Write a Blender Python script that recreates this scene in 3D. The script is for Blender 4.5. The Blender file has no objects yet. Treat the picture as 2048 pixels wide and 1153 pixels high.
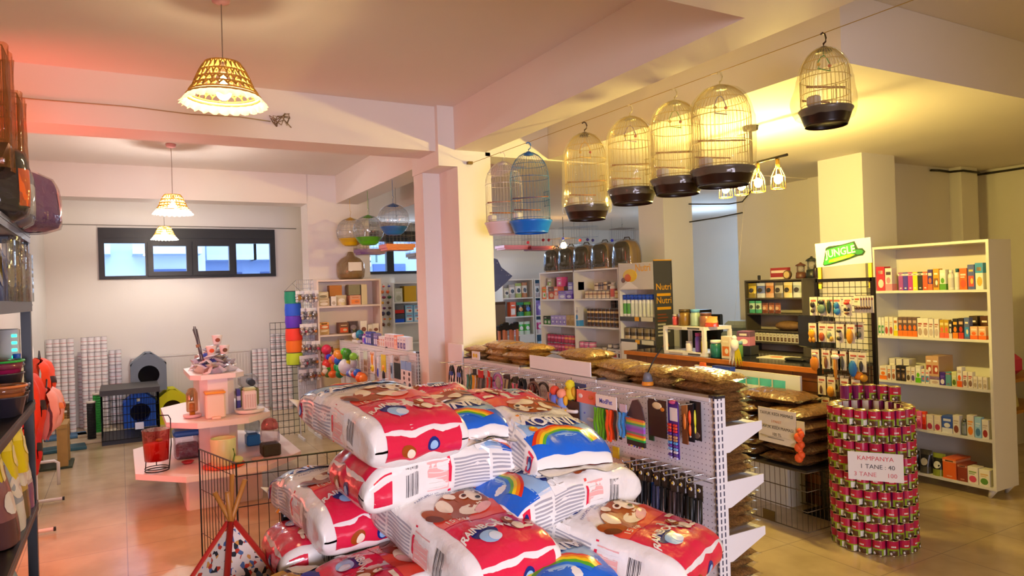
import bpy, bmesh, math, random
from mathutils import Vector, Matrix, noise

SC = bpy.context.scene
COL = SC.collection
PI = math.pi
random.seed(11)

# ---------------------------------------------------------------- camera
def make_camera():
    yaw, roll, pitch = math.radians(29.3), math.radians(1.9), math.radians(0.1)
    f = Vector((math.sin(yaw) * math.cos(pitch), math.cos(yaw) * math.cos(pitch), math.sin(pitch)))
    r0 = Vector((math.cos(yaw), -math.sin(yaw), 0))
    u0 = r0.cross(f)
    r = math.cos(roll) * r0 - math.sin(roll) * u0
    u = math.sin(roll) * r0 + math.cos(roll) * u0
    cd = bpy.data.cameras.new('camera')
    cd.sensor_width = 36.0
    cd.lens = 36.0 * 1400.0 / 2048.0
    cd.clip_start = 0.05
    cd.clip_end = 200
    c = bpy.data.objects.new('camera', cd)
    COL.objects.link(c)
    m = Matrix((r, u, -f)).transposed().to_4x4()
    m.translation = Vector((0, 0, 1.65))
    c.matrix_world = m
    SC.camera = c
make_camera()

# ---------------------------------------------------------------- sky, exposure, lamps
w = bpy.data.worlds.new('overcast_sky')
SC.world = w
w.use_nodes = True
bg = w.node_tree.nodes['Background']
bg.inputs[0].default_value = (0.60, 0.74, 1.0, 1)
bg.inputs[1].default_value = 5.0
SC.view_settings.view_transform = 'Standard'
SC.view_settings.look = 'None'
SC.view_settings.gamma = 1.0
SC.view_settings.use_curve_mapping = False
SC.view_settings.exposure = -0.08
SC.cycles.use_denoising = True
SC.cycles.max_bounces = 8
SC.cycles.diffuse_bounces = 4
SC.cycles.glossy_bounces = 3
SC.cycles.transmission_bounces = 6
SC.cycles.transparent_max_bounces = 24
SC.cycles.caustics_reflective = False
SC.cycles.caustics_refractive = False
SC.cycles.sample_clamp_indirect = 6.0

def lamp(name, kind, loc, power, color, size=0.05, target=None, size_y=None, spread=None):
    ld = bpy.data.lights.new(name, kind)
    ld.energy = power
    ld.color = color
    if kind == 'AREA':
        ld.shape = 'RECTANGLE'
        ld.size = size
        ld.size_y = size_y or size
        if spread: ld.spread = spread
    else:
        ld.shadow_soft_size = size
    o = bpy.data.objects.new(name, ld)
    COL.objects.link(o)
    o.location = loc
    if target is not None:
        o.rotation_euler = (Vector(target) - Vector(loc)).to_track_quat('-Z', 'Y').to_euler()
    return o

YEL = (1.0, 0.74, 0.20)
# the shop front behind the camera: cool daylight through its glass
lamp('shopfront_daylight', 'AREA', (-0.1, -3.3, 1.3), 72, (0.86, 0.80, 1.0), 2.6, (1.3, 2.6, 0.7), 1.8, 1.15)
# out of frame: added warm fill in front, then the right aisle light
lamp('front_fill_light', 'POINT', (0.5, -0.6, 2.3), 13, (1.0, 0.62, 0.24), 0.09)
lamp('right_aisle_light', 'POINT', (7.0, -0.6, 1.7), 26, YEL, 0.12)
# unseen red and pink source at the left, added as bare lamps
lamp('red_glow_light', 'AREA', (-0.70, 4.75, 2.05), 18, (1.0, 0.11, 0.08), 0.5, (0.7, 8.4, 2.9), 0.7)
lamp('red_glow_floor_light', 'AREA', (-0.78, 5.35, 1.0), 20, (1.0, 0.10, 0.08), 0.5, (0.5, 5.4, 0.0), 0.6)
lamp('pink_glow_light', 'POINT', (-0.55, 1.6, 2.2), 8, (1.0, 0.28, 0.18), 0.2)
# daylight through windows in the rear rooms
lamp('rear_room_daylight', 'POINT', (7.6, 7.6, 2.2), 45, (0.50, 0.72, 1.0), 0.4)
lamp('rear_shelves_daylight', 'AREA', (4.6, 10.6, 2.5), 26, (0.60, 0.78, 1.0), 2.4, (5.0, 8.5, 1.2), 0.4)
# ---------------------------------------------------------------- helpers
def lin(c):
    if isinstance(c, str):
        c = c.lstrip('#')
        c = tuple(int(c[i:i + 2], 16) / 255 for i in (0, 2, 4))
        return tuple(x / 12.92 if x <= 0.04045 else ((x + 0.055) / 1.055) ** 2.4 for x in c)
    return tuple(c)

_M = {}
def mat(c, rough=0.5, metal=0.0, spec=0.5, trans=0.0, alpha=None, emit=None, estr=0.0, noise_amt=0.0, nscale=8.0, bump=0.0, bscale=60.0, coat=0.0):
    key = (c if isinstance(c, str) else tuple(c), rough, metal, spec, trans, alpha, emit, estr, noise_amt, nscale, bump, bscale, coat)
    if key in _M: return _M[key]
    m = bpy.data.materials.new('paint_%d' % len(_M))
    m.use_nodes = True
    nt = m.node_tree
    p = nt.nodes['Principled BSDF']
    col = lin(c)
    p.inputs['Base Color'].default_value = (*col, 1)
    p.inputs['Roughness'].default_value = rough
    p.inputs['Metallic'].default_value = metal
    p.inputs['Specular IOR Level'].default_value = spec
    if coat: p.inputs['Coat Weight'].default_value = coat
    if emit:
        p.inputs['Emission Color'].default_value = (*lin(emit), 1)
        p.inputs['Emission Strength'].default_value = estr
    tc = None
    if noise_amt or bump:
        tc = nt.nodes.new('ShaderNodeTexCoord')
    if noise_amt:
        n = nt.nodes.new('ShaderNodeTexNoise'); n.inputs['Scale'].default_value = nscale; n.inputs['Detail'].default_value = 4
        nt.links.new(tc.outputs['Object'], n.inputs['Vector'])
        mx = nt.nodes.new('ShaderNodeMix'); mx.data_type = 'RGBA'
        mx.inputs[6].default_value = (*[x * (1 - noise_amt) for x in col], 1)
        mx.inputs[7].default_value = (*[min(1, x * (1 + noise_amt)) for x in col], 1)
        nt.links.new(n.outputs['Fac'], mx.inputs[0])
        nt.links.new(mx.outputs[2], p.inputs['Base Color'])
    if bump:
        n = nt.nodes.new('ShaderNodeTexNoise'); n.inputs['Scale'].default_value = bscale; n.inputs['Detail'].default_value = 3
        nt.links.new(tc.outputs['Object'], n.inputs['Vector'])
        b = nt.nodes.new('ShaderNodeBump'); b.inputs['Strength'].default_value = bump; b.inputs['Distance'].default_value = 0.01
        nt.links.new(n.outputs['Fac'], b.inputs['Height'])
        nt.links.new(b.outputs['Normal'], p.inputs['Normal'])
    if alpha is not None:
        p.inputs['Alpha'].default_value = alpha
    _M[key] = m
    return m

def film(c, tint=0.85, gloss=0.22, rough=0.08, body=0.0):
    """thin clear plastic: see-through with a tint, a sheen and a little milky body"""
    key = ('film', c, tint, gloss, rough, body)
    if key in _M: return _M[key]
    m = bpy.data.materials.new('film_%d' % len(_M))
    m.use_nodes = True
    nt = m.node_tree
    for n in list(nt.nodes): nt.nodes.remove(n)
    out = nt.nodes.new('ShaderNodeOutputMaterial')
    tr = nt.nodes.new('ShaderNodeBsdfTransparent'); cc = lin(c)
    tr.inputs[0].default_value = (*[1 - tint + tint * x for x in cc], 1)
    gl = nt.nodes.new('ShaderNodeBsdfGlossy'); gl.inputs['Roughness'].default_value = rough
    df = nt.nodes.new('ShaderNodeBsdfDiffuse'); df.inputs[0].default_value = (*cc, 1)
    m1 = nt.nodes.new('ShaderNodeMixShader'); m1.inputs[0].default_value = body
    tl = nt.nodes.new('ShaderNodeBsdfTranslucent'); tl.inputs[0].default_value = (*cc, 1)
    m0 = nt.nodes.new('ShaderNodeMixShader'); m0.inputs[0].default_value = 0.55
    nt.links.new(df.outputs[0], m0.inputs[1]); nt.links.new(tl.outputs[0], m0.inputs[2])
    nt.links.new(tr.outputs[0], m1.inputs[1]); nt.links.new(m0.outputs[0], m1.inputs[2])
    m2 = nt.nodes.new('ShaderNodeMixShader')
    lw = nt.nodes.new('ShaderNodeLayerWeight'); lw.inputs[0].default_value = 0.35
    mu = nt.nodes.new('ShaderNodeMath'); mu.operation = 'MULTIPLY_ADD'
    mu.inputs[1].default_value = gloss * 1.6; mu.inputs[2].default_value = gloss * 0.25
    nt.links.new(lw.outputs['Fresnel'], mu.inputs[0])
    nt.links.new(mu.outputs[0], m2.inputs[0])
    tc = nt.nodes.new('ShaderNodeTexCoord'); ns = nt.nodes.new('ShaderNodeTexNoise'); ns.inputs['Scale'].default_value = 14
    bp = nt.nodes.new('ShaderNodeBump'); bp.inputs['Strength'].default_value = 0.5; bp.inputs['Distance'].default_value = 0.02
    nt.links.new(tc.outputs['Object'], ns.inputs['Vector']); nt.links.new(ns.outputs['Fac'], bp.inputs['Height'])
    nt.links.new(bp.outputs['Normal'], gl.inputs['Normal'])
    nt.links.new(m1.outputs[0], m2.inputs[1]); nt.links.new(gl.outputs[0], m2.inputs[2])
    nt.links.new(m2.outputs[0], out.inputs[0])
    _M[key] = m
    return m

class MB:
    """collects shapes, each with its material, and links them as ONE mesh object"""
    def __init__(s):
        s.v = []; s.f = []; s.mi = []; s.sm = []; s.mats = []
    def _m(s, m):
        if isinstance(m, str): m = mat(m)
        if m not in s.mats: s.mats.append(m)
        return s.mats.index(m)
    def add(s, vs, fs, m, smooth=False):
        o = len(s.v); k = s._m(m)
        s.v += [tuple(x) for x in vs]
        for f in fs:
            s.f.append(tuple(o + i for i in f)); s.mi.append(k); s.sm.append(smooth)
        return s
    def box(s, x0, x1, y0, y1, z0, z1, m, M=None):
        vs = [Vector((x, y, z)) for z in (z0, z1) for y in (y0, y1) for x in (x0, x1)]
        if M is not None: vs = [M @ p for p in vs]
        return s.add(vs, [(0, 2, 3, 1), (4, 5, 7, 6), (0, 1, 5, 4), (2, 6, 7, 3), (0, 4, 6, 2), (1, 3, 7, 5)], m)
    def bbox(s, x0, x1, y0, y1, z0, z1, m, b=0.01, M=None):
        """box with chamfered vertical and horizontal edges"""
        b = min(b, (x1 - x0) * .49, (y1 - y0) * .49, (z1 - z0) * .49)
        def ring(x0, x1, y0, y1, z, c):
            return [(x0 + c, y0, z), (x1 - c, y0, z), (x1, y0 + c, z), (x1, y1 - c, z), (x1 - c, y1, z), (x0 + c, y1, z), (x0, y1 - c, z), (x0, y0 + c, z)]
        rs = [ring(x0 + b, x1 - b, y0 + b, y1 - b, z0, b * .5), ring(x0, x1, y0, y1, z0 + b, b), ring(x0, x1, y0, y1, z1 - b, b), ring(x0 + b, x1 - b, y0 + b, y1 - b, z1, b * .5)]
        vs = [Vector(p) for r in rs for p in r]
        if M is not None: vs = [M @ p for p in vs]
        fs = [tuple(reversed(range(8))), tuple(24 + i for i in range(8))]
        for k in range(3):
            for i in range(8):
                j = (i + 1) % 8
                fs.append((k * 8 + i, k * 8 + j, k * 8 + 8 + j, k * 8 + 8 + i))
        return s.add(vs, fs, m)
    def cyl(s, p0, p1, r0, m, r1=None, n=12, caps=True, smooth=True):
        p0 = Vector(p0); p1 = Vector(p1); r1 = r0 if r1 is None else r1
        d = (p1 - p0)
        q = d.to_track_quat('Z', 'Y') if d.length > 1e-9 else Matrix.Identity(3).to_quaternion()
        vs = []
        for p, r in ((p0, r0), (p1, r1)):
            for i in range(n):
                a = 2 * PI * i / n
                vs.append(p + q @ Vector((r * math.cos(a), r * math.sin(a), 0)))
        fs = [(i, (i + 1) % n, n + (i + 1) % n, n + i) for i in range(n)]
        s.add(vs, fs, m, smooth)
        if caps:
            k = len(s.v) - 2 * n; mi = s._m(m)
            s.f.append(tuple(k + i for i in reversed(range(n)))); s.mi.append(mi); s.sm.append(False)
            s.f.append(tuple(k + n + i for i in range(n))); s.mi.append(mi); s.sm.append(False)
        return s
    def tube(s, pts, r, m, n=6, closed=False):
        pts = [Vector(p) for p in pts]
        N = len(pts); vs = []
        up = Vector((0, 0, 1))
        for i, p in enumerate(pts):
            a = pts[(i - 1) % N] if (closed or i > 0) else p
            b = pts[(i + 1) % N] if (closed or i < N - 1) else p
            t = (b - a)
            if t.length < 1e-9: t = Vector((0, 0, 1))
            t.normalize()
            u = t.cross(up)
            if u.length < 0.05: u = t.cross(Vector((1, 0, 0)))
            u.normalize(); w_ = t.cross(u)
            for k in range(n):
                an = 2 * PI * k / n
                vs.append(p + r * (math.cos(an) * u + math.sin(an) * w_))
        fs = []
        for i in range(N if closed else N - 1):
            j = (i + 1) % N
            for k in range(n):
                l = (k + 1) % n
                fs.append((i * n + k, i * n + l, j * n + l, j * n + k))
        if not closed:
            fs.append(tuple(range(n))); fs.append(tuple((N - 1) * n + k for k in range(n)))
        return s.add(vs, fs, m, True)
    def ring(s, c, r, t, m, n=24, k=6, axis='Z', sy=1.0):
        pts = []
        for i in range(n):
            a = 2 * PI * i / n
            x, y = r * math.cos(a), r * sy * math.sin(a)
            pts.append(Vector(c) + (Vector((x, y, 0)) if axis == 'Z' else Vector((0, x, y)) if axis == 'X' else Vector((x, 0, y))))
        return s.tube(pts, t, m, k, True)
    def lathe(s, prof, m, c=(0, 0, 0), n=20, smooth=True, M=None, sx=1, sy=1):
        """prof: list of (r, z)"""
        vs = []
        for r, z in prof:
            for i in range(n):
                a = 2 * PI * i / n
                vs.append(Vector((r * math.cos(a) * sx, r * math.sin(a) * sy, z)))
        if M is not None: vs = [M @ p for p in vs]
        vs = [p + Vector(c) for p in vs]
        fs = []
        for k in range(len(prof) - 1):
            for i in range(n):
                j = (i + 1) % n
                fs.append((k * n + i, k * n + j, (k + 1) * n + j, (k + 1) * n + i))
        if prof[0][0] > 1e-6: fs.append(tuple(reversed(range(n))))
        if prof[-1][0] > 1e-6: fs.append(tuple((len(prof) - 1) * n + i for i in range(n)))
        return s.add(vs, fs, m, smooth)
    def shell(s, prof, m, c=(0, 0, 0), n=20, smooth=True, a0=0, a1=2 * PI):
        """open lathe without caps"""
        vs = []; full = abs(a1 - a0 - 2 * PI) < 1e-6
        N = n if full else n + 1
        for r, z in prof:
            for i in range(N):
                a = a0 + (a1 - a0) * i / n
                vs.append(Vector(c) + Vector((r * math.cos(a), r * math.sin(a), z)))
        fs = []
        for k in range(len(prof) - 1):
            for i in range(n):
                j = (i + 1) % N
                fs.append((k * N + i, k * N + j, (k + 1) * N + j, (k + 1) * N + i))
        return s.add(vs, fs, m, smooth)
    def ball(s, c, r, m, n=12, k=8, sz=1.0, sx=1.0, sy=1.0, M=None):
        prof = [(max(1e-7, r * math.sin(PI * i / k)), -r * sz * math.cos(PI * i / k)) for i in range(k + 1)]
        return s.lathe(prof, m, c, n, True, M, sx, sy)
    def grid(s, fn, nu, nv, m, smooth=True):
        vs = [fn(i / nu, j / nv) for j in range(nv + 1) for i in range(nu + 1)]
        fs = [(j * (nu + 1) + i, j * (nu + 1) + i + 1, (j + 1) * (nu + 1) + i + 1, (j + 1) * (nu + 1) + i) for j in range(nv) for i in range(nu)]
        return s.add(vs, fs, m, smooth)
    def prism(s, poly, z0, z1, m, M=None):
        """poly: (x, y) outline, extruded along z"""
        n = len(poly)
        vs = [Vector((x, y, z)) for z in (z0, z1) for x, y in poly]
        if M is not None: vs = [M @ p for p in vs]
        fs = [tuple(reversed(range(n))), tuple(n + i for i in range(n))] + [(i, (i + 1) % n, n + (i + 1) % n, n + i) for i in range(n)]
        return s.add(vs, fs, m)
    def quad(s, a, b, c, d, m):
        return s.add([a, b, c, d], [(0, 1, 2, 3)], m)
    def text(s, body, size, m, M, align='CENTER', sx=1.0, warp=None, bold=0.0, ext=0.0):
        """lettering as filled outlines; M places its XY plane"""
        me = text_mesh(body, align, bold)
        vs = [Vector((v[0] * size * sx, v[1] * size, ext)) for v in me[0]]
        vs = [warp(p) for p in vs] if warp else [M @ p for p in vs]
        return s.add(vs, me[1], m)
    def xform(s, M, start=0):
        for i in range(start, len(s.v)): s.v[i] = tuple(M @ Vector(s.v[i]))
        return s
    def build(s, name, parent=None, loc=None):
        me = bpy.data.meshes.new(name)
        me.from_pydata(s.v, [], s.f)
        for m in s.mats: me.materials.append(m)
        me.polygons.foreach_set('material_index', s.mi)
        me.polygons.foreach_set('use_smooth', s.sm)
        me.update()
        o = bpy.data.objects.new(name, me)
        COL.objects.link(o)
        if parent is not None: o.parent = parent
        if loc is not None: o.location = loc
        return o

_T = {}
def text_mesh(body, align='CENTER', bold=0.0):
    k = (body, align, bold)
    if k not in _T:
        cu = bpy.data.curves.new('lettering', 'FONT')
        cu.body = body; cu.size = 1.0; cu.align_x = align; cu.align_y = 'CENTER'
        cu.offset = bold; cu.resolution_u = 2
        o = bpy.data.objects.new('lettering', cu)
        COL.objects.link(o)
        dg = bpy.context.evaluated_depsgraph_get()
        me = bpy.data.meshes.new_from_object(o.evaluated_get(dg))
        _T[k] = ([tuple(v.co) for v in me.vertices], [tuple(p.vertices) for p in me.polygons])
        bpy.data.objects.remove(o); bpy.data.curves.remove(cu); bpy.data.meshes.remove(me)
    return _T[k]

_LAB = {}
def tag(o, label, cat, group=None, kind=None):
    o['label'] = label
    o['category'] = cat
    if group: o['group'] = group
    if kind: o['kind'] = kind
    _LAB.setdefault(label, []).append(group)
    return o
def thing(name, label, cat, loc=(0, 0, 0), rz=0.0, group=None):
    o = bpy.data.objects.new(name, None)
    o.empty_display_size = 0.05
    COL.objects.link(o)
    o.location = loc; o.rotation_euler = (0, 0, rz)
    return tag(o, label, cat, group)
def struct(mb, name):
    o = mb.build(name); o['kind'] = 'structure'
    return o
def dup(o, loc=None, rz=None, label=None, group=None, parent=None, rot=None):
    c = o.copy(); COL.objects.link(c)
    if parent is not None: c.parent = parent
    if loc is not None: c.location = loc
    if rz is not None: c.rotation_euler = (0, 0, rz)
    if rot is not None: c.rotation_euler = rot
    if label:
        c['label'] = label; _LAB.setdefault(label, []).append(group or c.get('group'))
    elif parent is None and 'label' in c: _LAB.setdefault(c['label'], []).append(c.get('group'))
    if group: c['group'] = group
    for ch in list(o.children): dup(ch, parent=c)
    return c
def R(ax, deg): return Matrix.Rotation(math.radians(deg), 4, ax)
def T(x, y, z): return Matrix.Translation((x, y, z))
def frame_of(o, xa, za):
    """matrix with origin o, x axis xa, z axis as near za as it can be"""
    x = Vector(xa).normalized(); z = Vector(za); z = (z - x * z.dot(x)).normalized(); y = z.cross(x)
    m = Matrix((x, y, z)).transposed().to_4x4(); m.translation = Vector(o)
    return m
ORD = ['first', 'second', 'third', 'fourth', 'fifth', 'sixth', 'seventh', 'eighth', 'ninth', 'tenth', 'eleventh', 'twelfth', 'thirteenth', 'fourteenth', 'fifteenth', 'sixteenth', 'seventeenth', 'eighteenth', 'nineteenth', 'twentieth', 'twenty-first', 'twenty-second', 'twenty-third', 'twenty-fourth', 'twenty-fifth', 'twenty-sixth', 'twenty-seventh', 'twenty-eighth']

WHITE = mat('#e9e6e2', 0.45)
BLACK = mat('#141416', 0.4)
# ---------------------------------------------------------------- the room
def plaster(c, amt=0.03):
    return mat(c, 0.75, noise_amt=amt, nscale=2.0, bump=0.06, bscale=35)
WALLM = plaster('#e6e1da')
CEILM = plaster('#e6ded6')

def floor_mat():
    m = bpy.data.materials.new('floor_tiles'); m.use_nodes = True
    nt = m.node_tree; p = nt.nodes['Principled BSDF']
    tc = nt.nodes.new('ShaderNodeTexCoord')
    mp = nt.nodes.new('ShaderNodeMapping'); nt.links.new(tc.outputs['Object'], mp.inputs[0])
    br = nt.nodes.new('ShaderNodeTexBrick')
    br.offset = 0.0
    br.inputs['Scale'].default_value = 1.0
    br.inputs['Brick Width'].default_value = 0.6; br.inputs['Row Height'].default_value = 0.6
    br.inputs['Mortar Size'].default_value = 0.003
    br.inputs['Color1'].default_value = (*lin('#cbb690'), 1); br.inputs['Color2'].default_value = (*lin('#c6b089'), 1)
    br.inputs['Mortar'].default_value = (*lin('#a08f78'), 1)
    nt.links.new(mp.outputs[0], br.inputs['Vector'])
    n = nt.nodes.new('ShaderNodeTexNoise'); n.inputs['Scale'].default_value = 3.5; n.inputs['Detail'].default_value = 6
    nt.links.new(tc.outputs['Object'], n.inputs['Vector'])
    mx = nt.nodes.new('ShaderNodeMix'); mx.data_type = 'RGBA'; mx.blend_type = 'MULTIPLY'
    rp = nt.nodes.new('ShaderNodeValToRGB'); rp.color_ramp.elements[0].color = (0.80, 0.78, 0.74, 1); rp.color_ramp.elements[1].color = (1, 1, 1, 1)
    rp.color_ramp.elements[0].position = 0.35; rp.color_ramp.elements[1].position = 0.65
    nt.links.new(n.outputs['Fac'], rp.inputs[0])
    mx.inputs[0].default_value = 1.0
    nt.links.new(br.outputs['Color'], mx.inputs[6]); nt.links.new(rp.outputs[0], mx.inputs[7])
    nt.links.new(mx.outputs[2], p.inputs['Base Color'])
    p.inputs['Roughness'].default_value = 0.2
    p.inputs['Specular IOR Level'].default_value = 0.55
    return m

XL, XR, YN, YB, ZC, ZB = -0.84, 8.0, -3.6, 11.0, 3.10, 2.75
fl = MB().box(XL - .2, 10.2, YN, YB + .2, -0.12, 0, floor_mat()); struct(fl, 'floor')
# ceiling slab, and the lower slab over the right-hand part of the shop
struct(MB().box(XL - .2, 10.2, YN, YB + .2, ZC, ZC + .15, CEILM), 'ceiling')
struct(MB().box(3.2, 10.2, 2.24, 11.0, 2.74, ZC - .001, CEILM), 'lowered_ceiling')
# walls
struct(MB().box(XL - .2, XL, YN, YB + .2, 0, ZC, WALLM), 'wall_left')
struct(MB().box(XR, XR + .2, YN, 4.05, 0, ZC, WALLM), 'wall_right')
m_ = MB()
m_.box(6.5, 6.62, 4.15, 6.0, 0, 2.74, WALLM)        # stub wall behind the counter
struct(m_, 'wall_counter')
struct(MB().box(6.1, XR + .2, 4.05, 4.2, 0, 2.74, WALLM), 'wall_rear_right')
m_ = MB()
m_.box(9.0, 9.2, 4.2, YB, 0, 2.74, WALLM)
struct(m_, 'wall_rear_room')
# back wall with two openings
m_ = MB()
def wall_with_holes(m_, x0, x1, z1, holes, y0, y1, M):
    xs = x0
    for (a, b, c, d) in holes:
        m_.box(xs, a, y0, y1, 0, z1, M)
        m_.box(a, b, y0, y1, 0, c, M); m_.box(a, b, y0, y1, d, z1, M)
        xs = b
    m_.box(xs, x1, y0, y1, 0, z1, M)
wall_with_holes(m_, XL, 9.2, ZC, [(-.23, 2.075, 1.965, 2.67), (3.30, 5.60, 1.965, 2.67)], YB, YB + .2, WALLM)
struct(m_, 'wall_back')
# shop front behind the camera
m_ = MB(); m_.box(XL, XR, YN - .2, YN, 0, ZC, WALLM); struct(m_, 'wall_front')
# beams and pillars
struct(MB().box(XL, 2.2, 5.05, 5.38, ZB, ZC, CEILM), 'beam_front_cross')
struct(MB().box(XL, 1.98, 8.44, 8.76, ZB, ZC, CEILM), 'beam_rear_cross')
struct(MB().box(2.33, 2.60, YN, 8.45, ZB + .01, ZC, CEILM), 'beam_long')
struct(MB().box(2.60, 9.0, 5.0, 5.3, ZB - .02, ZC, CEILM), 'beam_right_cross')
struct(MB().box(XL, 2.33, 1.55, 2.07, ZB + .01, ZC, CEILM), 'beam_near_cross')
struct(MB().box(2.6, XR, 1.2, 1.45, ZB + .3, ZC, CEILM), 'beam_near_right')
m_ = MB()
m_.box(2.35, 2.645, 5.0, 5.36, 0, ZB + .01, WALLM)
m_.box(2.2, 2.42, 5.36, 5.56, 0, ZB + .01, WALLM)
m_.box(2.19, 2.35, 5.0, 5.56, 2.63, ZC, WALLM)
struct(m_, 'pillar_centre')
struct(MB().box(1.98, 2.73, 8.45, 8.78, 0, ZC, WALLM), 'pillar_rear')
struct(MB().box(5.66, 6.13, 3.8, 4.24, 0, 2.74, WALLM), 'pillar_right')
struct(MB().box(5.70, 6.16, 6.4, 6.86, 0, 2.74, WALLM), 'pillar_middle')
struct(MB().box(7.45, 7.75, 3.93, 4.05, 0, 2.74, WALLM), 'pillar_wall_right')

# ---- windows: black frames, glass, sashes
FRAME = mat('#17191b', 0.45, noise_amt=0.2, nscale=20)
def glass_mat():
    m = bpy.data.materials.new('window_glass'); m.use_nodes = True; nt = m.node_tree
    for n in list(nt.nodes): nt.nodes.remove(n)
    out = nt.nodes.new('ShaderNodeOutputMaterial')
    tr = nt.nodes.new('ShaderNodeBsdfTransparent'); tr.inputs[0].default_value = (0.93, 0.97, 1, 1)
    gl = nt.nodes.new('ShaderNodeBsdfGlossy'); gl.inputs['Roughness'].default_value = 0.02
    fr = nt.nodes.new('ShaderNodeFresnel'); fr.inputs[0].default_value = 1.45
    mx = nt.nodes.new('ShaderNodeMixShader')
    nt.links.new(fr.outputs[0], mx.inputs[0]); nt.links.new(tr.outputs[0], mx.inputs[1]); nt.links.new(gl.outputs[0], mx.inputs[2])
    nt.links.new(mx.outputs[0], out.inputs[0])
    return m
GLASS = glass_mat()
def window(name, x0, x1, panes):
    r = bpy.data.objects.new(name, None); COL.objects.link(r); r['kind'] = 'structure'
    y0, y1, z0, z1 = YB - .03, YB + .06, 1.965, 2.67
    m = MB()
    m.box(x0, x1, y0, y1, panes[0][3] + .0, z1, FRAME)          # shutter box and head
    m.box(x0 + .02, x1 - .02, y0 - .012, y0, panes[0][3] + .07, z1 - .03, FRAME)
    m.box(x0, x1, y0, y1, z0, panes[0][2], FRAME)
    xs = x0
    for (a, b, c, d) in panes:
        m.box(xs, a, y0, y1, panes[0][2], panes[0][3], FRAME); xs = b
    m.box(xs, x1, y0, y1, panes[0][2], panes[0][3], FRAME)
    m.build('window_frame', r)
    for (a, b, c, d) in panes:
        if c > panes[0][2] + .01:
            s = MB(); t = .02
            s.box(a - .07, b + .07, y0 - .025, y0 - .001, d, d + .06, FRAME); s.box(a - .07, b + .07, y0 - .025, y0 - .001, c - .06, c, FRAME)
            s.box(a - .07, a, y0 - .025, y0 - .001, c, d, FRAME); s.box(b, b + .07, y0 - .025, y0 - .001, c, d, FRAME)
            s.box(a, b, y0, y0 + .05, d, panes[0][3], FRAME); s.box(a, b, y0, y0 + .05, panes[0][2], c, FRAME)
            s.build('window_sash', r)
        MB().box(a, b, YB + .01, YB + .016, c, d, GLASS).build('pane', r)
    return r
window('window_1', -.23, 2.075, [(-.16, .33, 2.01, 2.46), (.43, .85, 2.06, 2.42), (1.0, 1.42, 2.06, 2.42), (1.52, 2.0, 2.01, 2.46)])
window('window_2', 3.30, 5.60, [(3.38, 3.83, 2.01, 2.50), (3.95, 4.40, 2.01, 2.46), (4.52, 4.97, 2.06, 2.46), (5.05, 5.52, 2.01, 2.46)])
# ---- houses across the street, seen through the windows
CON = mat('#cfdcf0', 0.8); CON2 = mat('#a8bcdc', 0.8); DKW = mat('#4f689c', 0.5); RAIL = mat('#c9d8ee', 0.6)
def building(name, label, x0, x1, y, z1, cols, wallm):
    r = thing(name, label, 'building', ((x0 + x1) / 2, y, 0))
    dx = (x1 - x0) / 2
    m = MB().box(-dx, dx, 0, 6, 0, z1, wallm); m.build('facade', r)
    fl_ = 0
    z = 0.4
    while z + 2.6 < z1:
        for (a, b) in cols:
            MB().box(a, b, -.06, .02, z + .9, z + 2.3, DKW).build('window', r)
            bl = MB().box(a - .4, b + .4, -1.1, 0, z - .15, z + .05, CON).box(a - .4, b + .4, -1.1, -1.04, z + .05, z + .95, RAIL)
            bl.build('balcony', r)
        z += 2.9
    return r
building('apartment_building', 'pale apartment block with balconies seen through the long left window', -2.2, 2.6, 26, 8.6, [(-1.9, -.8), (.6, 1.8)], CON)
building('apartment_building', 'blue-grey apartment block beyond the right end of the long window', 2.9, 6.2, 30, 7.0, [(-1.2, -.2), (.5, 1.3)], CON2)
building('shop_building', 'low building with a sign across the street behind the second window', 7.2, 15.5, 24, 3.7, [(-3.5, -2.3), (2.6, 3.6)], CON2)
sg = thing('street_sign', 'white street sign with dark capitals across the street', 'sign', (7.08, 23.55, 2.95))
MB().box(-1.1, .55, -.05, .05, -.35, .33, mat('#f2f5f5', .6)).build('board', sg)
MB().text('MARKET', .62, mat('#54706a', .6), T(-.25, -.06, -.02) @ R('X', 90), bold=.01).build('lettering', sg)
struct(MB().box(-30, 40, 11.3, 60, -.4, -.1, mat('#8c9098', .9)), 'street')
# ---------------------------------------------------------------- pendant lamps
def thread_mat(c1, c2, f):
    m = bpy.data.materials.new('woven_thread'); m.use_nodes = True; nt = m.node_tree
    for n in list(nt.nodes): nt.nodes.remove(n)
    out = nt.nodes.new('ShaderNodeOutputMaterial')
    d = nt.nodes.new('ShaderNodeBsdfDiffuse'); d.inputs[0].default_value = (*lin(c1), 1)
    t = nt.nodes.new('ShaderNodeBsdfTranslucent'); t.inputs[0].default_value = (*lin(c2), 1)
    mx = nt.nodes.new('ShaderNodeMixShader'); mx.inputs[0].default_value = f
    nt.links.new(d.outputs[0], mx.inputs[1]); nt.links.new(t.outputs[0], mx.inputs[2]); nt.links.new(mx.outputs[0], out.inputs[0])
    return m
THREAD = thread_mat('#c49a4c', '#e8c070', .3); FRILL = thread_mat('#e6d6b0', '#f6ead0', .35)  # FRILL is paler to carry the bulb's white-hot glow in its colour
WARMB = mat('#fff1cf', 0.4, emit='#ffe2b0', estr=260)
CHANB = mat('#fff1cf', 0.4, emit='#ffdf76', estr=1500)
WARM2 = mat('#fff6e8', .4, emit='#fff3ea', estr=1100)
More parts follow.
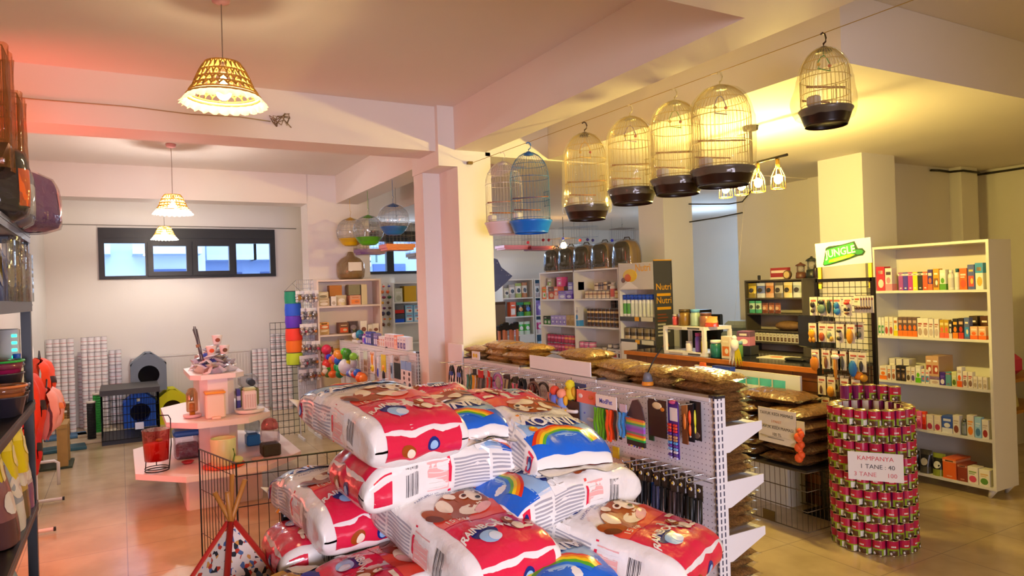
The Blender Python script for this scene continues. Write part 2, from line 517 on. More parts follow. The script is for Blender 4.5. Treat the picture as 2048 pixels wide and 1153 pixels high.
def make_pendant(label, loc, ceil, rad, h, bulb=WARMB):
    r = thing('pendant_lamp', label, 'lamp', loc, group='woven pendant lamps')
    prof = [(0.33, 1.0), (0.42, 0.97), (0.55, 0.75), (0.64, 0.55), (0.70, 0.40), (0.80, 0.24), (0.93, 0.07), (1.0, 0.0)]
    P = [(a * rad, b * h) for a, b in prof]
    def at(t):
        t = max(0, min(1, t)) * (len(P) - 1); i = min(int(t), len(P) - 2); f = t - i
        return (P[i][0] * (1 - f) + P[i + 1][0] * f, P[i][1] * (1 - f) + P[i + 1][1] * f)
    m = MB()
    tr = rad * 0.022
    for t in (0.13, 0.30, 0.44, 0.58, 0.72, 0.78):
        rr, z = at(t); m.ring((0, 0, z), rr, tr * 1.1, THREAD, 36, 5)
    for (ta, tb) in ((0.13, 0.30), (0.30, 0.44), (0.44, 0.58), (0.58, 0.72)):
        n = 26; pts = []
        for i in range(n * 4):                       # looped lace between the rings
            a = 2 * PI * i / (n * 4)
            q = i % 4
            t = (ta, (ta + tb) / 2, tb, (ta + tb) / 2)[q]
            rr, z = at(t); aa = a + (0.07 if q == 1 else -0.07 if q == 3 else 0)
            pts.append((rr * math.cos(aa), rr * math.sin(aa), z))
        m.tube(pts, tr * 1.25, THREAD, 5, True)
    # scalloped rim, pleated
    N = 96
    def frill(u, v):
        a = 2 * PI * u
        rr, z = at(0.74 + 0.26 * v)
        rr += 0.016 * rad / .19 * math.sin(a * 24) * v * .6; z -= v * 0.012 * abs(math.sin(a * 12))
        return Vector((rr * math.cos(a), rr * math.sin(a), z))
    m.grid(frill, N, 4, FRILL)
    m.shell([(0.02, h), (P[0][0], h * .995), at(0.13)], THREAD, n=30)
    m.build('lamp_shade', r)
    c = MB().tube([(0, 0, h * .98), (0.002, 0, h + .3), (0, 0, ceil - loc[2] - .02)], 0.0028, mat('#9a8a78', .6), 5)
    c.build('cord', r)
    MB().lathe([(0.045, ceil - loc[2] - .001), (0.04, ceil - loc[2] - .03), (0.01, ceil - loc[2] - .04)][::-1], mat('#d9a0a0', .5)).build('ceiling_rose', r)
    MB().cyl((0, 0, h * .55), (0, 0, h * .95), 0.018, WHITE).build('lamp_holder', r)
    MB().ball((0, 0, h * .30), 0.036, bulb, 14, 10, 1.2).build('bulb', r)
    return r
make_pendant('nearest and largest woven lace pendant lamp hanging before the front beam', (0.463, 3.58, 2.585), ZC, 0.193, 0.195)
make_pendant('middle woven pendant lamp hanging between the two cross beams', (0.455, 7.17, 2.455), ZC, 0.168, 0.175, WARM2)
make_pendant('farthest woven pendant lamp hanging in front of the long window', (0.52, 9.85, 2.43), ZC, 0.155, 0.16, WARM2)

# ---------------------------------------------------------------- chandelier
r = thing('chandelier', 'black bar chandelier with four wire cage lights below the low ceiling', 'lamp', (3.9, 3.45, 2.27))
BR = mat('#2a2420', .35, .6); GOLDW = mat('#c9a24a', .3, .8)
MB().lathe([(0.0001, .43), (.05, .44), (.055, .47)], BR).build('ceiling_rose', r)
MB().cyl((0, 0, .20), (0, 0, .45), .009, BR).build('stem', r)
MB().cyl((0, -.30, .215), (0, .34, .195), .010, BR).build('crossbar', r)
for i, y in enumerate((-.22, -.05, .10, .25)):
    g = MB()
    g.cyl((0, y, .135), (0, y, .20), .014, GOLDW)
    for k in range(6):
        a = 2 * PI * k / 6; a2 = 2 * PI * (k + 1) / 6
        p = lambda rr, z, a: (rr * math.cos(a), y + rr * math.sin(a), z)
        g.tube([p(.018, .14, a), p(.044, .085, a), p(.048, 0, a)], .0022, GOLDW, 4)
        g.tube([p(.048, 0, a), p(.048, 0, a2)], .0022, GOLDW, 4); g.tube([p(.044, .085, a), p(.044, .085, a2)], .0022, GOLDW, 4)
    s = g.build('lamp_shade', r)
    b = MB().ball((0, y, .065), .026, CHANB, 12, 8, 1.25).build('bulb', s)

# ---------------------------------------------------------------- bird cages on the wire
WIRE_Z = lambda y: 2.655 + (5.0 - y) * 0.060
WIRE_X = lambda y: 2.45 + (5.0 - y) * 0.1833
hw = MB().tube([(WIRE_X(y), y, WIRE_Z(y)) for y in (4.98, 4, 3, 2, 1.46)], .0022, mat('#b59a55', .4, .6), 5)
hw.box(2.43, 2.47, 4.965, 4.998, 2.65, 2.672, mat('#8a7440', .4, .6))
tag(hw.build('hanging_wire'), 'thin steel wire strung along the long beam with bird cages on it', 'wire')

def make_cage(label, x, y, ztop, zbot, rad, wire_c, tray_c, cover=None, group=None, hook_c='#3a2a20', swing=True, perch_c='#a8632f', name='bird_cage', bars=36, flare=0.0, tray_h=0.085, dome=0.32, cat='bird cage', rz=0.0, door=True):
    """round-topped cage standing on a deep tray, hung by its hook; z of hook top and tray foot"""
    H = ztop - zbot - .075
    r = thing(name, label, cat, (x, y, zbot), rz, group)
    wm = mat(wire_c, .35, .5) if not isinstance(wire_c, bpy.types.Material) else wire_c
    hb = H * (1 - dome)                       # where the dome starts
    prof = []
    for k in range(7):
        a = PI / 2 * k / 6
        prof.append((rad * .94 * math.cos(a) if k < 6 else .012, hb + (H - hb) * math.sin(a)))
    m = MB()
    for k in range(bars):
        a = 2 * PI * k / bars; c, s = math.cos(a), math.sin(a)
        pts = [(rad * .94 * c, rad * .94 * s, tray_h * .8)] + [(q * c, q * s, z) for q, z in prof]
        m.tube(pts, .0012, wm, 3)
    for z in (tray_h + .02, tray_h + (hb - tray_h) * .5, hb, hb + (H - hb) * .5):
        rr = rad * .94 if z <= hb else rad * .94 * math.cos(math.asin((z - hb) / (H - hb)))
        m.ring((0, 0, z), rr + .001, .0020, wm, 30, 5)
    b = m.build('bars', r)
    tm = mat(tray_c, .3)
    MB().shell([(rad * .80, .012), (rad * .82, 0), (rad * .80, 0), (rad * .84, .012), (rad * .99, tray_h * .85), (rad * 1.05, tray_h), (rad * 1.03, tray_h + .006), (rad * .96, tray_h * .9), (rad * .80, .012), (.0001, .012)], tm, n=30).build('tray', r)
    MB().lathe([(.0001, H + .008), (.014, H + .005), (.032, H - .012), (.038, H - .02)][::-1], mat(hook_c, .4)).build('cap', r)
    hp = [(0, 0, H), (0, 0, H + .02), (.016, 0, H + .032), (.02, 0, H + .05), (.012, 0, H + .068), (-.004, 0, H + .072), (-.017, 0, H + .062)]
    MB().tube(hp, .0045 if hook_c != '#d8d0d0' else .003, mat(hook_c, .4), 6).build('hook', r)
    pm = mat(perch_c, .6)
    MB().cyl((-rad * .9, .02, tray_h + H * .28), (rad * .9, -.03, tray_h + H * .31), .005, pm, n=6).build('perch', r)
    MB().cyl((-rad * .5, rad * .7, tray_h + H * .16), (rad * .8, rad * .4, tray_h + H * .16), .005, pm, n=6).build('perch', r)
    MB().bbox(-rad * .9, -rad * .55, -.03, .03, tray_h + .01, tray_h + .06, mat('#d9d4cc', .3), .008).build('feeder', r)
    if swing:
        sc = mat(swing if isinstance(swing, str) else '#4a9a40', .4)
        s = MB().tube([(-.04, 0, H * .72), (-.045, 0, H * .80), (-.02, 0, H * .88), (0, 0, H * .90), (.02, 0, H * .88), (.045, 0, H * .80), (.04, 0, H * .72)], .0028, sc, 5)
        s.tube([(-.045, 0, H * .72), (.045, 0, H * .72)], .004, sc, 5).tube([(0, 0, H * .90), (0, 0, H)], .0015, sc, 4)
        sw = s.build('swing', r)
        MB().ball((-.04, 0, H * .775), .009, mat('#e0b020', .4), 8, 6).build('bead', sw)
        MB().ball((.04, 0, H * .785), .009, mat('#d03030', .4), 8, 6).build('bead', sw)
    if door:
        d = MB()
        for i in range(5): d.tube([(rad * .95, -.035 + .0175 * i, tray_h + H * .2), (rad * .95, -.035 + .0175 * i, tray_h + H * .38)], .0016, wm, 4)
        for z in (.2, .38): d.tube([(rad * .955, -.04, tray_h + H * z), (rad * .955, .04, tray_h + H * z)], .002, wm, 4)
        d.build('cage_door', r)
    if cover is not None:
        def cov(u, v):
            a = 2 * PI * u
            t = v
            z = tray_h * .55 + (H - tray_h * .55) * t
            base = rad * 1.07
            if z > hb: base = max(.02, rad * 1.03 * math.sqrt(max(0, 1 - ((z - hb) / (H - hb + .004)) ** 2)))
            if z < tray_h: base = rad * (1.0 + .10 * z / tray_h)
            n = noise.noise(Vector((3 * math.cos(a) + x * 7, 3 * math.sin(a) + y * 5, 4 * t)))
            rr = base * (1 + .03 * n + .012 * math.sin(a * 9 + 5 * t)) + flare * math.exp(-((z - tray_h - .04) / .07) ** 2) * (.75 + .35 * math.sin(a * 3 + 1))
            return Vector((rr * math.cos(a), rr * math.sin(a), z + .004 * n))
        MB().grid(cov, 40, 22, cover).build('plastic_cover', r)
    return r
AMB = film('#fbf5d8', .25, .12, .12, .17)
YW = '#c9ad62'
G = 'bird cages hung along the wire'
make_cage('all-white uncovered bird cage at the pillar end of the wire', WIRE_X(4.58), 4.58, 2.68, 2.06, .145, '#d6cfd2', '#dccfd4', None, G, '#d8d0d0', False)
make_cage('bright blue uncovered bird cage with a blue tray on the wire', WIRE_X(4.29), 4.29, 2.70, 2.045, .148, '#2f6fb4', '#1272d8', None, G, '#2a6fc0', False, perch_c='#8a4a30')
make_cage('plastic-wrapped cage with dark tray just behind the blue cage, narrow shoulders', WIRE_X(3.74), 3.74, 2.73, 2.085, .145, YW, '#24100a', AMB, G, '#3a2418', '#e0b030', flare=.01)
make_cage('plastic-wrapped dark tray cage, second from the blue cage on the wire', WIRE_X(3.36), 3.36, 2.755, 2.145, .146, YW, '#24100a', AMB, G, '#d2c48e', '#8060a0')
make_cage('plastic-wrapped dark tray cage, third from the blue cage, green swing inside', WIRE_X(3.03), 3.03, 2.775, 2.16, .148, YW, '#24100a', AMB, G, '#d2c48e', '#7fae50')
make_cage('biggest plastic-wrapped cage in front of the chandelier, dark tray', WIRE_X(2.735), 2.735, 2.79, 2.17, .166, YW, '#200e08', AMB, G, '#d2c48e', '#6a5ea8', bars=44)
make_cage('small plastic-wrapped cage hanging nearest of all with bright green swing', WIRE_X(2.17), 2.17, 2.83, 2.38, .118, YW, '#1c0c08', AMB, G, '#3a2016', '#20a848', flare=.028, tray_h=.075, dome=.4)

# ---------------------------------------------------------------- globe cages by the far column
def make_globe(label, x, y, zc, rad, colr, cover=True):
    r = thing('globe_bird_cage', label, 'bird cage', (x, y, zc - rad), 0, 'globe cages under the long beam')
    wm = mat('#b8bcc4', .35, .5); m = MB()
    for k in range(20):
        a = 2 * PI * k / 20; c, s = math.cos(a), math.sin(a)
        m.tube([(rad * math.cos(t) * c, rad * math.cos(t) * s, rad + rad * math.sin(t)) for t in [(-.62 + 2.15 * i / 7) for i in range(8)]], .0013, wm, 3)
    for t in (-.3, .2, .7):
        m.ring((0, 0, rad + rad * math.sin(t)), rad * math.cos(t), .0018, wm, 24, 4)
    m.build('bars', r)
    cm = mat(colr, .35)
    MB().lathe([(rad * .45, 0), (rad * .62, rad * .12), (rad * .86, rad * .48), (rad * .88, rad * .52)], cm).build('tray', r)
    MB().shell([(.004, 2 * rad + .01), (.03, 2 * rad), (.06, 2 * rad - .02)], cm, n=16).build('cap', r)
    MB().tube([(0, 0, 2 * rad), (0, 0, 2 * rad + .05), (.012, 0, 2 * rad + .07), (0, 0, 2 * rad + .085)], .002, cm, 5).build('hook', r)
    MB().tube([(0, 0, 2 * rad + .08), (0, 0, ZB + .01 - zc + rad)], .002, cm, 4).build('hanging_cord', r)
    MB().ball((0, 0, rad), rad * 1.04, film('#f4f6fa', .25, .16, .1, .02), 24, 16).build('plastic_cover', r)
    return r
make_globe('blue round globe bird cage hanging below the long beam', 2.36, 6.53, 2.37, .150, '#1f6fc0')
make_globe('green round globe bird cage hanging between blue and yellow globes', 2.36, 7.32, 2.335, .158, '#5cb810')
make_globe('yellow round globe bird cage hanging nearest the far column', 2.36, 7.98, 2.375, .160, '#f0c400')
def hung_tray(label, x, y, z, rx, ry, c, hh=.3, wire='#9a9a98'):
    r = thing('bird_cage', label, 'bird cage', (x, y, z), 0, None)
    wm = mat(wire, .35, .5); m = MB()
    n = 9
    for i in range(n):
        t = -1 + 2 * i / (n - 1)
        for s in (-1, 1):
            m.tube([(rx * t, s * ry, .04), (rx * t, s * ry, hh)], .0014, wm, 3)
            m.tube([(s * rx, ry * t, .04), (s * rx, ry * t, hh)], .0014, wm, 3)
        m.tube([(rx * t, -ry, hh), (rx * t, ry, hh)], .0014, wm, 3)
    for z_ in (.06, hh * .5, hh):
        m.tube([(-rx, -ry, z_), (rx, -ry, z_), (rx, ry, z_), (-rx, ry, z_)], .002, wm, 4, True)
    m.build('bars', r)
    tm = mat(c, .35)
    MB().prism([(-rx, -ry), (rx, -ry), (rx, ry), (-rx, ry)], .01, .05, tm).box(-rx * .9, rx * .9, -ry * .9, ry * .9, -.012, .01, tm).build('tray', r)
    MB().tube([(0, 0, hh), (0, 0, hh + .06), (.015, 0, hh + .08)], .003, wm, 4).build('hook', r)
    return r
hung_tray('purple-trayed wire cage hanging low behind the green globe', 2.56, 7.9, 2.12, .16, .12, '#7a4a8c', .26)
hung_tray('orange-red trayed wire cage hanging low behind the blue globe', 2.56, 7.0, 2.11, .16, .12, '#e0582c', .28)
hung_tray('grey wire cage with pale blue tray hanging before the second window', 3.35, 8.1, 2.08, .22, .16, '#a9bccb', .42, '#5a5550')

for o_ in [o for o in COL.objects if o.name.startswith('bird_cage') and o.parent is None and o.get('group') is None]:
    z_ = o_.location.z; hh_ = .26 if 'purple' in o_['label'] else .28 if 'orange' in o_['label'] else .42
    MB().tube([(0, 0, hh_ + .07), (0, 0, (ZC if o_.location.x > 2.7 else ZB + .01) - z_)], .002, mat('#8a8a90', .5), 4).build('hanging_cord', o_)
# ---------------------------------------------------------------- product builders (front faces -Y, foot at z = 0)
def carton(w, d, h, base, accents=(), win=None, lid=None, rough=.4):
    """printed box: (y0, y1, colour) bands over the front and sides, small printed patches"""
    m = MB(); bm = mat(base, rough); m.bbox(-w / 2, w / 2, -d / 2, d / 2, 0, h, bm, .002)
    e = .0006
    for a in accents:
        x0, x1, z0, z1, c = a
        cm = mat(c, rough)
        if isinstance(x0, str):                       # ellipse blob
            cx, cz = x1
            n = 12
            m.add([(w * (cx + z0 * math.cos(2 * PI * i / n)), -d / 2 - e * 2, h * (cz + z1 * math.sin(2 * PI * i / n))) for i in range(n)], [tuple(range(n))], cm)
        else:
            m.quad((w * (x0 - .5), -d / 2 - e, h * z0), (w * (x1 - .5), -d / 2 - e, h * z0), (w * (x1 - .5), -d / 2 - e, h * z1), (w * (x0 - .5), -d / 2 - e, h * z1), cm)
            if x0 <= .02 and x1 >= .98:
                for s in (-1, 1):
                    m.quad((s * (w / 2 + e), -d / 2 + .002, h * z0), (s * (w / 2 + e), d / 2 - .002, h * z0), (s * (w / 2 + e), d / 2 - .002, h * z1), (s * (w / 2 + e), -d / 2 + .002, h * z1), cm)
    if lid: m.box(-w / 2 - e, w / 2 + e, -d / 2 - e, d / 2 + e, h * .93, h + e, mat(lid, rough))
    return m
def tin(r, h, bands, rim='#b9b9b9', n=16, patch=None):
    m = MB(); rm = mat(rim, .25, .9 if rim == '#b9b9b9' else .15)
    m.lathe([(r * .92, 0), (r, .003), (r, .006)], rm, n=n)
    z0 = .005
    for z1, c in bands:
        m.shell([(r * .985, z0 * 1.0 if z0 > .005 else .005), (r * .985, h * z1)], mat(c, .35), n=n); z0 = h * z1
    m.shell([(r * .985, h * .97), (r, h - .003), (r, h), (r * .92, h), (r * .90, h - .004), (.0001, h - .004)], rm, n=n)
    return m
def pouch(w, h, t, base, bands=(), blobs=(), seal=True, seed=0, lean=0, seal_c=None, rough=.25):
    """standing flat-bottomed bag with a sealed top"""
    m = MB(); bm = mat(base, rough)
    rnd = random.Random(seed)
    ph = rnd.random() * 10
    def S(u, v, s):
        x = (u - .5) * w; z = v * h
        k = (1 - v ** 2.2) * .92 + .03
        b = t / 2 * k * (1 - abs(2 * u - 1) ** 3) ** .6
        b += .004 * noise.noise(Vector((u * 4 + ph, v * 5, s))) * (1 if 0 < u < 1 else 0)
        wd = 1 - .05 * math.sin(PI * v)
        return Vector((x * wd, s * b - v * lean, z))
    nb = 8
    cuts = [(0.0, 1.0, bm)] if not bands else []
    if bands:
        z = 0
        for z1, c in bands: cuts.append((z, z1, mat(c, rough))); z = z1
    for z0, z1, cm in cuts:
        k = max(2, int(10 * (z1 - z0)))
        m.grid(lambda u, v: S(u, z0 + (z1 - z0) * v, -1), 8, k, cm)
        m.grid(lambda u, v: S(1 - u, z0 + (z1 - z0) * v, 1), 8, k, cm)
    m.grid(lambda u, v: S(u, 0, -1 + 2 * v), 8, 1, bm)
    for (cx, cz, rx, rz, c) in blobs:
        n = 12; vs = []
        for i in range(n):
            u = cx + rx * math.cos(2 * PI * i / n); v = cz + rz * math.sin(2 * PI * i / n)
            vs.append(S(u, v, -1) + Vector((0, -.002, 0)))
        vs.append(S(cx, cz, -1) + Vector((0, -.003, 0)))
        m.add(vs, [(i, (i + 1) % n, n) for i in range(n)], mat(c, rough))
    return m
def bottle(r, h, body, cap, label=None, neck=.55, cap_h=.16, n=14, cap_r=None):
    m = MB(); bm = mat(body, .3); zc = h * (1 - cap_h); cr = cap_r or r * neck
    m.lathe([(r * .9, 0), (r, .004), (r, zc * .86), (r * .85, zc * .93), (cr, zc)], bm, n=n)
    if label: m.shell([(r * 1.01, h * .12), (r * 1.01, h * .6)], mat(label, .4), n=n)
    return m, (cr, zc, h, cap)
def put_bottle(label, loc, r, h, body, cap, lab=None, group=None, name='bottle', cat='bottle', rz=0, **k):
    m, (cr, zc, hh, cc) = bottle(r, h, body, cap, lab, **k)
    t = thing(name, label, cat, loc, rz, group)
    m.build('body', t); MB().lathe([(cr * 1.15, zc - .002), (cr * 1.15, hh), (cr * .9, hh)], mat(cc, .35), n=14).build('cap', t)
    return t
def put(mb, name, label, cat, loc, rz=0.0, group=None, rot=None):
    o = mb.build(name); o.location = loc; o.rotation_euler = rot or (0, 0, rz)
    return tag(o, label, cat, group)
CLEAR = film('#eef2f6', .2, .30, .06, .05)

# ---------------------------------------------------------------- black rack on the left
r = thing('storage_rack', 'black metal storage rack full of pet goods along the wall, left edge', 'rack', (-.6, 3.2, 0))
RK = mat('#121214', .35, .3); RKS = mat('#5a5a5e', .4, .5)
X0, X1, Y0, Y1 = -.22, .22, -2.1, .97
for x in (X0 + .02, X1 - .02):
    for y in (Y0, Y1 - .03):
        MB().box(x - .02, x + .02, y - .02, y + .025, 0, 2.08, RK).build('post', r)
for z in (.19, .685, 1.18, 1.665, 2.0):
    m = MB(); m.box(X0, X1, Y0, Y1, z - .012, z, RK)
    m.box(X1 - .012, X1 + .004, Y0, Y1 + .004, z - .045, z + .004, RKS if z > 1.5 else RK)
    m.box(X1 - .003, X1 + .006, Y0, Y1 + .004, z - .018, z - .010, RKS)
    m.box(X0, X1, Y1 - .006, Y1 + .004, z - .045, z + .004, RKS if z > 1.5 else RK)
    m.build('shelf', r)
def rk(x, y, z): return (x, y, z)
# square cages wrapped in amber film, hung over the rack
for lab, x, y, z, h in (('tall amber-wrapped square cage hanging above the rack, nearest', -.47, 3.38, 2.19, .46), ('amber-wrapped square cage hanging above the rack, farther and lower', -.475, 3.86, 2.17, .42)):
    r = thing('square_bird_cage', lab, 'bird cage', (x, y, z), 0, 'amber-wrapped square cages')
    wm = mat('#b08c4a', .4, .4); m = MB(); a = .105
    for i in range(8):
        t = -a + 2 * a * i / 7
        for s in (-a, a): m.tube([(t, s, .07), (t, s, h)], .0014, wm, 3).tube([(s, t, .07), (s, t, h)], .0014, wm, 3)
    for z_ in (.1, h * .5, h): m.tube([(-a, -a, z_), (a, -a, z_), (a, a, z_), (-a, a, z_)], .002, wm, 4, True)
    m.build('bars', r)
    b = a * 1.12; k = a * .75
    m = MB(); vs = [(-k, -k, 0), (k, -k, 0), (k, k, 0), (-k, k, 0), (-b, -b, .085), (b, -b, .085), (b, b, .085), (-b, b, .085)]
    m.add(vs, [(3, 2, 1, 0), (4, 5, 6, 7)] + [(i, (i + 1) % 4, 4 + (i + 1) % 4, 4 + i) for i in range(4)], mat('#181210', .3)); m.build('tray', r)
    MB().tube([(0, 0, h), (0, 0, ZC - z)], .002, mat('#8a7a60', .5), 4).build('hanging_cord', r)
    MB().grid(lambda u, v: (lambda c: Vector((max(-1, min(1, 1.5 * math.cos(c))) * (b + .006 * math.sin(9 * c + 6 * v)), max(-1, min(1, 1.5 * math.sin(c))) * b, -.01 + (h + .02) * v)))(2 * PI * u), 40, 8, film('#e8a85a', .62, .18, .1, .22)).build('plastic_cover', r)
# bags on the top shelf
def carrier(label, loc, w, d, h, c1, c2, c3, rz=0, cover=True, name='pet_carrier_bag'):
    r = thing(name, label, 'carrier bag', loc, rz)
    def S(u, v):
        a = 2 * PI * u
        q = lambda t, p: math.copysign(abs(t) ** p, t)
        k = (1 - abs(2 * v - 1) ** 4) ** .3
        return Vector((w / 2 * q(math.cos(a), .5) * (.55 + .45 * k) * (1 - .25 * v * v), d / 2 * q(math.sin(a), .5) * (.55 + .45 * k), h * v))
    m = MB(); m.grid(S, 28, 12, mat(c1, .6)); m.lathe([(w * .26, 0), (w * .26, .004)], mat(c1, .6)); m.lathe([(w * .20, h - .004), (w * .20, h)], mat(c1, .6)); b = m.build('body', r)
    m = MB(); cm = mat(c2, .55)
    m.grid(lambda u, v: S(.55 + .4 * u, .18 + .5 * v) * 1.02 + Vector((0, -.002, 0)), 12, 8, cm); m.build('front_pocket', r)
    MB().tube([(-w * .18, 0, h), (-w * .12, 0, h + .05), (w * .12, 0, h + .05), (w * .18, 0, h)], .008, mat(c3, .6), 6).build('handle', r)
    if cover:
        MB().grid(lambda u, v: S(u, v) * 1.05 + Vector((0, 0, -.01)) + Vector((.006 * math.sin(40 * u + 9 * v), 0, 0)), 36, 12, CLEAR).build('plastic_cover', r)
    return r
carrier('black carrier bag with an orange ribbed panel, on top of the rack', (-.445, 3.52, 2.0), .24, .24, .30, '#17161a', '#f0661a', '#17161a', PI / 2 + .35)
carrier('light grey bag wrapped in clear plastic beside the orange-panelled bag', (-.42, 3.76, 2.0), .22, .2, .26, '#8f97b8', '#c9cfe0', '#54506a', PI / 2)
carrier('purple and pink carrier bag in clear plastic at the far end of the rack', (-.40, 4.0, 2.0), .27, .36, .28, '#6a3a86', '#e58ba6', '#3a2a4a', PI / 2 + 1.2)
carrier('brown domed carrier bag standing behind the purple bag', (-.62, 4.08, 2.005), .22, .2, .42, '#4a3436', '#7a8a30', '#2f2226', .4, True)
# the shelf below: plastic-packed goods
for i, (y, c, c2, w, h, what) in enumerate(((3.46, '#5a6aa8', '#e6e8f2', .16, .24, 'blue and white packet in clear plastic'), (3.66, '#6a5220', '#d8b24a', .17, .27, 'brown and gold packet in clear plastic'), (3.84, '#8a8fae', '#f1f1f6', .15, .25, 'silver-white packet in clear plastic'), (4.02, '#c9a9ae', '#e9edf6', .18, .22, 'pale pink packet in clear plastic'))):
    r = thing('wrapped_pet_bed', what + ' on the upper rack shelf', 'packet', (-.465, y, 1.666), PI / 2)
    pouch(w, h, .13, c, blobs=((.5, .5, .3, .25, c2),), seed=i).build('packet', r)
    MB().grid(lambda u, v: Vector(((u - .5) * w * 1.12, -.085 + .02 * math.sin(12 * u), v * h * 1.04)), 10, 6, CLEAR).build('plastic_cover', r)
# second shelf: bowls in plastic, router, bottle, boxes
def bowl_stack(label, x, y, z, r0, h, c, rim, n):
    t = thing('feeding_bowls', label, 'bowls', (x, y, z))
    for k in range(n):
        o = MB().shell([(r0 * .72, 0), (r0 * .78, 0), (r0, h), (r0 * 1.06, h), (r0 * 1.06, h + .006), (r0 * .95, h + .002), (r0 * .68, .012), (.0001, .012)], mat(c if k == n - 1 else '#4a4450', .3), n=20)
        b = o.build('bowl', t); b.location = (0, 0, k * h * .55)
    MB().ring((0, 0, (n - 1) * h * .55 + h + .004), r0 * 1.03, .006, mat(rim, .3), 20, 6).build('rim', t)
    MB().ball((0, 0, n * h * .55 + h * .3), r0 * 1.08, CLEAR, 16, 8, .35).build('plastic_cover', t)
    return t
bowl_stack('magenta feeding bowls with a green rim on the middle rack shelf', -.50, 3.98, 1.18, .10, .10, '#e0307a', '#30c050', 3)
bowl_stack('orange feeding bowls in clear plastic beside the magenta bowls', -.435, 3.66, 1.18, .075, .08, '#f08a4a', '#f08a4a', 2)
bowl_stack('small grey-violet feeding bowls in clear plastic behind the orange ones', -.475, 3.83, 1.18, .055, .07, '#6a6690', '#8f8fc0', 2)
bowl_stack('dark feeding bowls in clear plastic next to the rack end post', -.43, 4.03, 1.18, .045, .06, '#35323e', '#7f80a8', 2)
MB_ = MB().box(-.20, .14, -.16, .16, 0, .40, mat('#1f3a1a', .8, noise_amt=.3)); put(MB_, 'pet_bed_box', 'dark green fabric box at the back of the middle shelf', 'box', (-.62, 3.72, 1.18))
MB_ = MB().bbox(-.06, .06, -.07, .07, 0, .12, mat('#2a62c0', .4), .01); put(MB_, 'storage_tub', 'small blue plastic tub before the dark green fabric box', 'tub', (-.56, 3.62, 1.18))
r = thing('internet_router', 'white router on the rack with a row of green lights', 'router', (-.475, 4.12, 1.30))
MB().bbox(-.05, .05, -.02, .02, 0, .24, mat('#d9dde0', .4), .006).build('body', r)
lt = MB()
for i in range(6): lt.box(.020, .040, -.0215, -.020, .03 + .034 * i, .042 + .034 * i, mat('#20e0a0', .4, emit='#20ffa0', estr=6.0))
lt.build('status_lights', r)
MB().box(-.07, .07, -.035, .05, -.12, 0, mat('#35302c', .5)).build('stand', r)
put_bottle('white spray bottle with blue cap beside the router', (-.435, 4.08, 1.18), .026, .24, '#e8ecf2', '#2a6ae0')
# third shelf: yellow packets, silver food bags
for i, y in enumerate((3.50, 3.70, 3.88)):
    put(pouch(.17, .30 - .03 * i, .10, '#e0c800', ((.6, '#e3cf10'), (1, '#f3e35a')), ((.5, .5, .28, .18, '#f7efb0'),), seed=20 + i), 'treat_packet', ('yellow plastic packet hanging highest over the silver bags', 'yellow plastic packet behind the first yellow one', 'yellow packet farthest along the rack')[i], 'packet', (-.47 + .02 * i, y, 1.165 - .30 + .03 * i - .03), PI / 2, rot=(0, .1, PI / 2))
for i, (y, c, c2, h) in enumerate(((3.48, '#8a5a5a', '#5a3a3a', .30), (3.67, '#9fb0d0', '#dfe6f4', .34), (3.86, '#b9a24a', '#6a5a30', .36), (4.04, '#c9c0d8', '#7a4a8a', .33))):
    put(pouch(.20, h, .15, c, ((.35, c2), (1, c)), ((.5, .55, .3, .15, '#e6e6ee'),), seed=40 + i, rough=.18), 'pet_food_bag', ('reddish food bag, nearest on the low rack shelf', 'shiny blue-silver food bag on the low rack shelf', 'gold-topped food bag on the low rack shelf', 'lilac food bag beside the end post of the rack')[i], 'food bag', (-.455, y, .69), PI / 2 - .2)
put(pouch(.24, .34, .2, '#5f8fb8', ((.5, '#4f7fae'), (1, '#8fb6d0')), seed=50), 'pet_food_bag', 'light blue bag on the lowest rack shelf', 'food bag', (-.48, 3.8, .19), PI / 2)
for i in range(2):
    put(carton(.3, .3, .35, '#c02a20' if i else '#2a2a30', ((0, 1, .2, .4, '#e8e0d0'),)), 'storage_box', ('dark box on the lowest rack shelf', 'red box on the lowest rack shelf, nearest')[i], 'box', (-.6, 3.4 - .5 * i, .19))

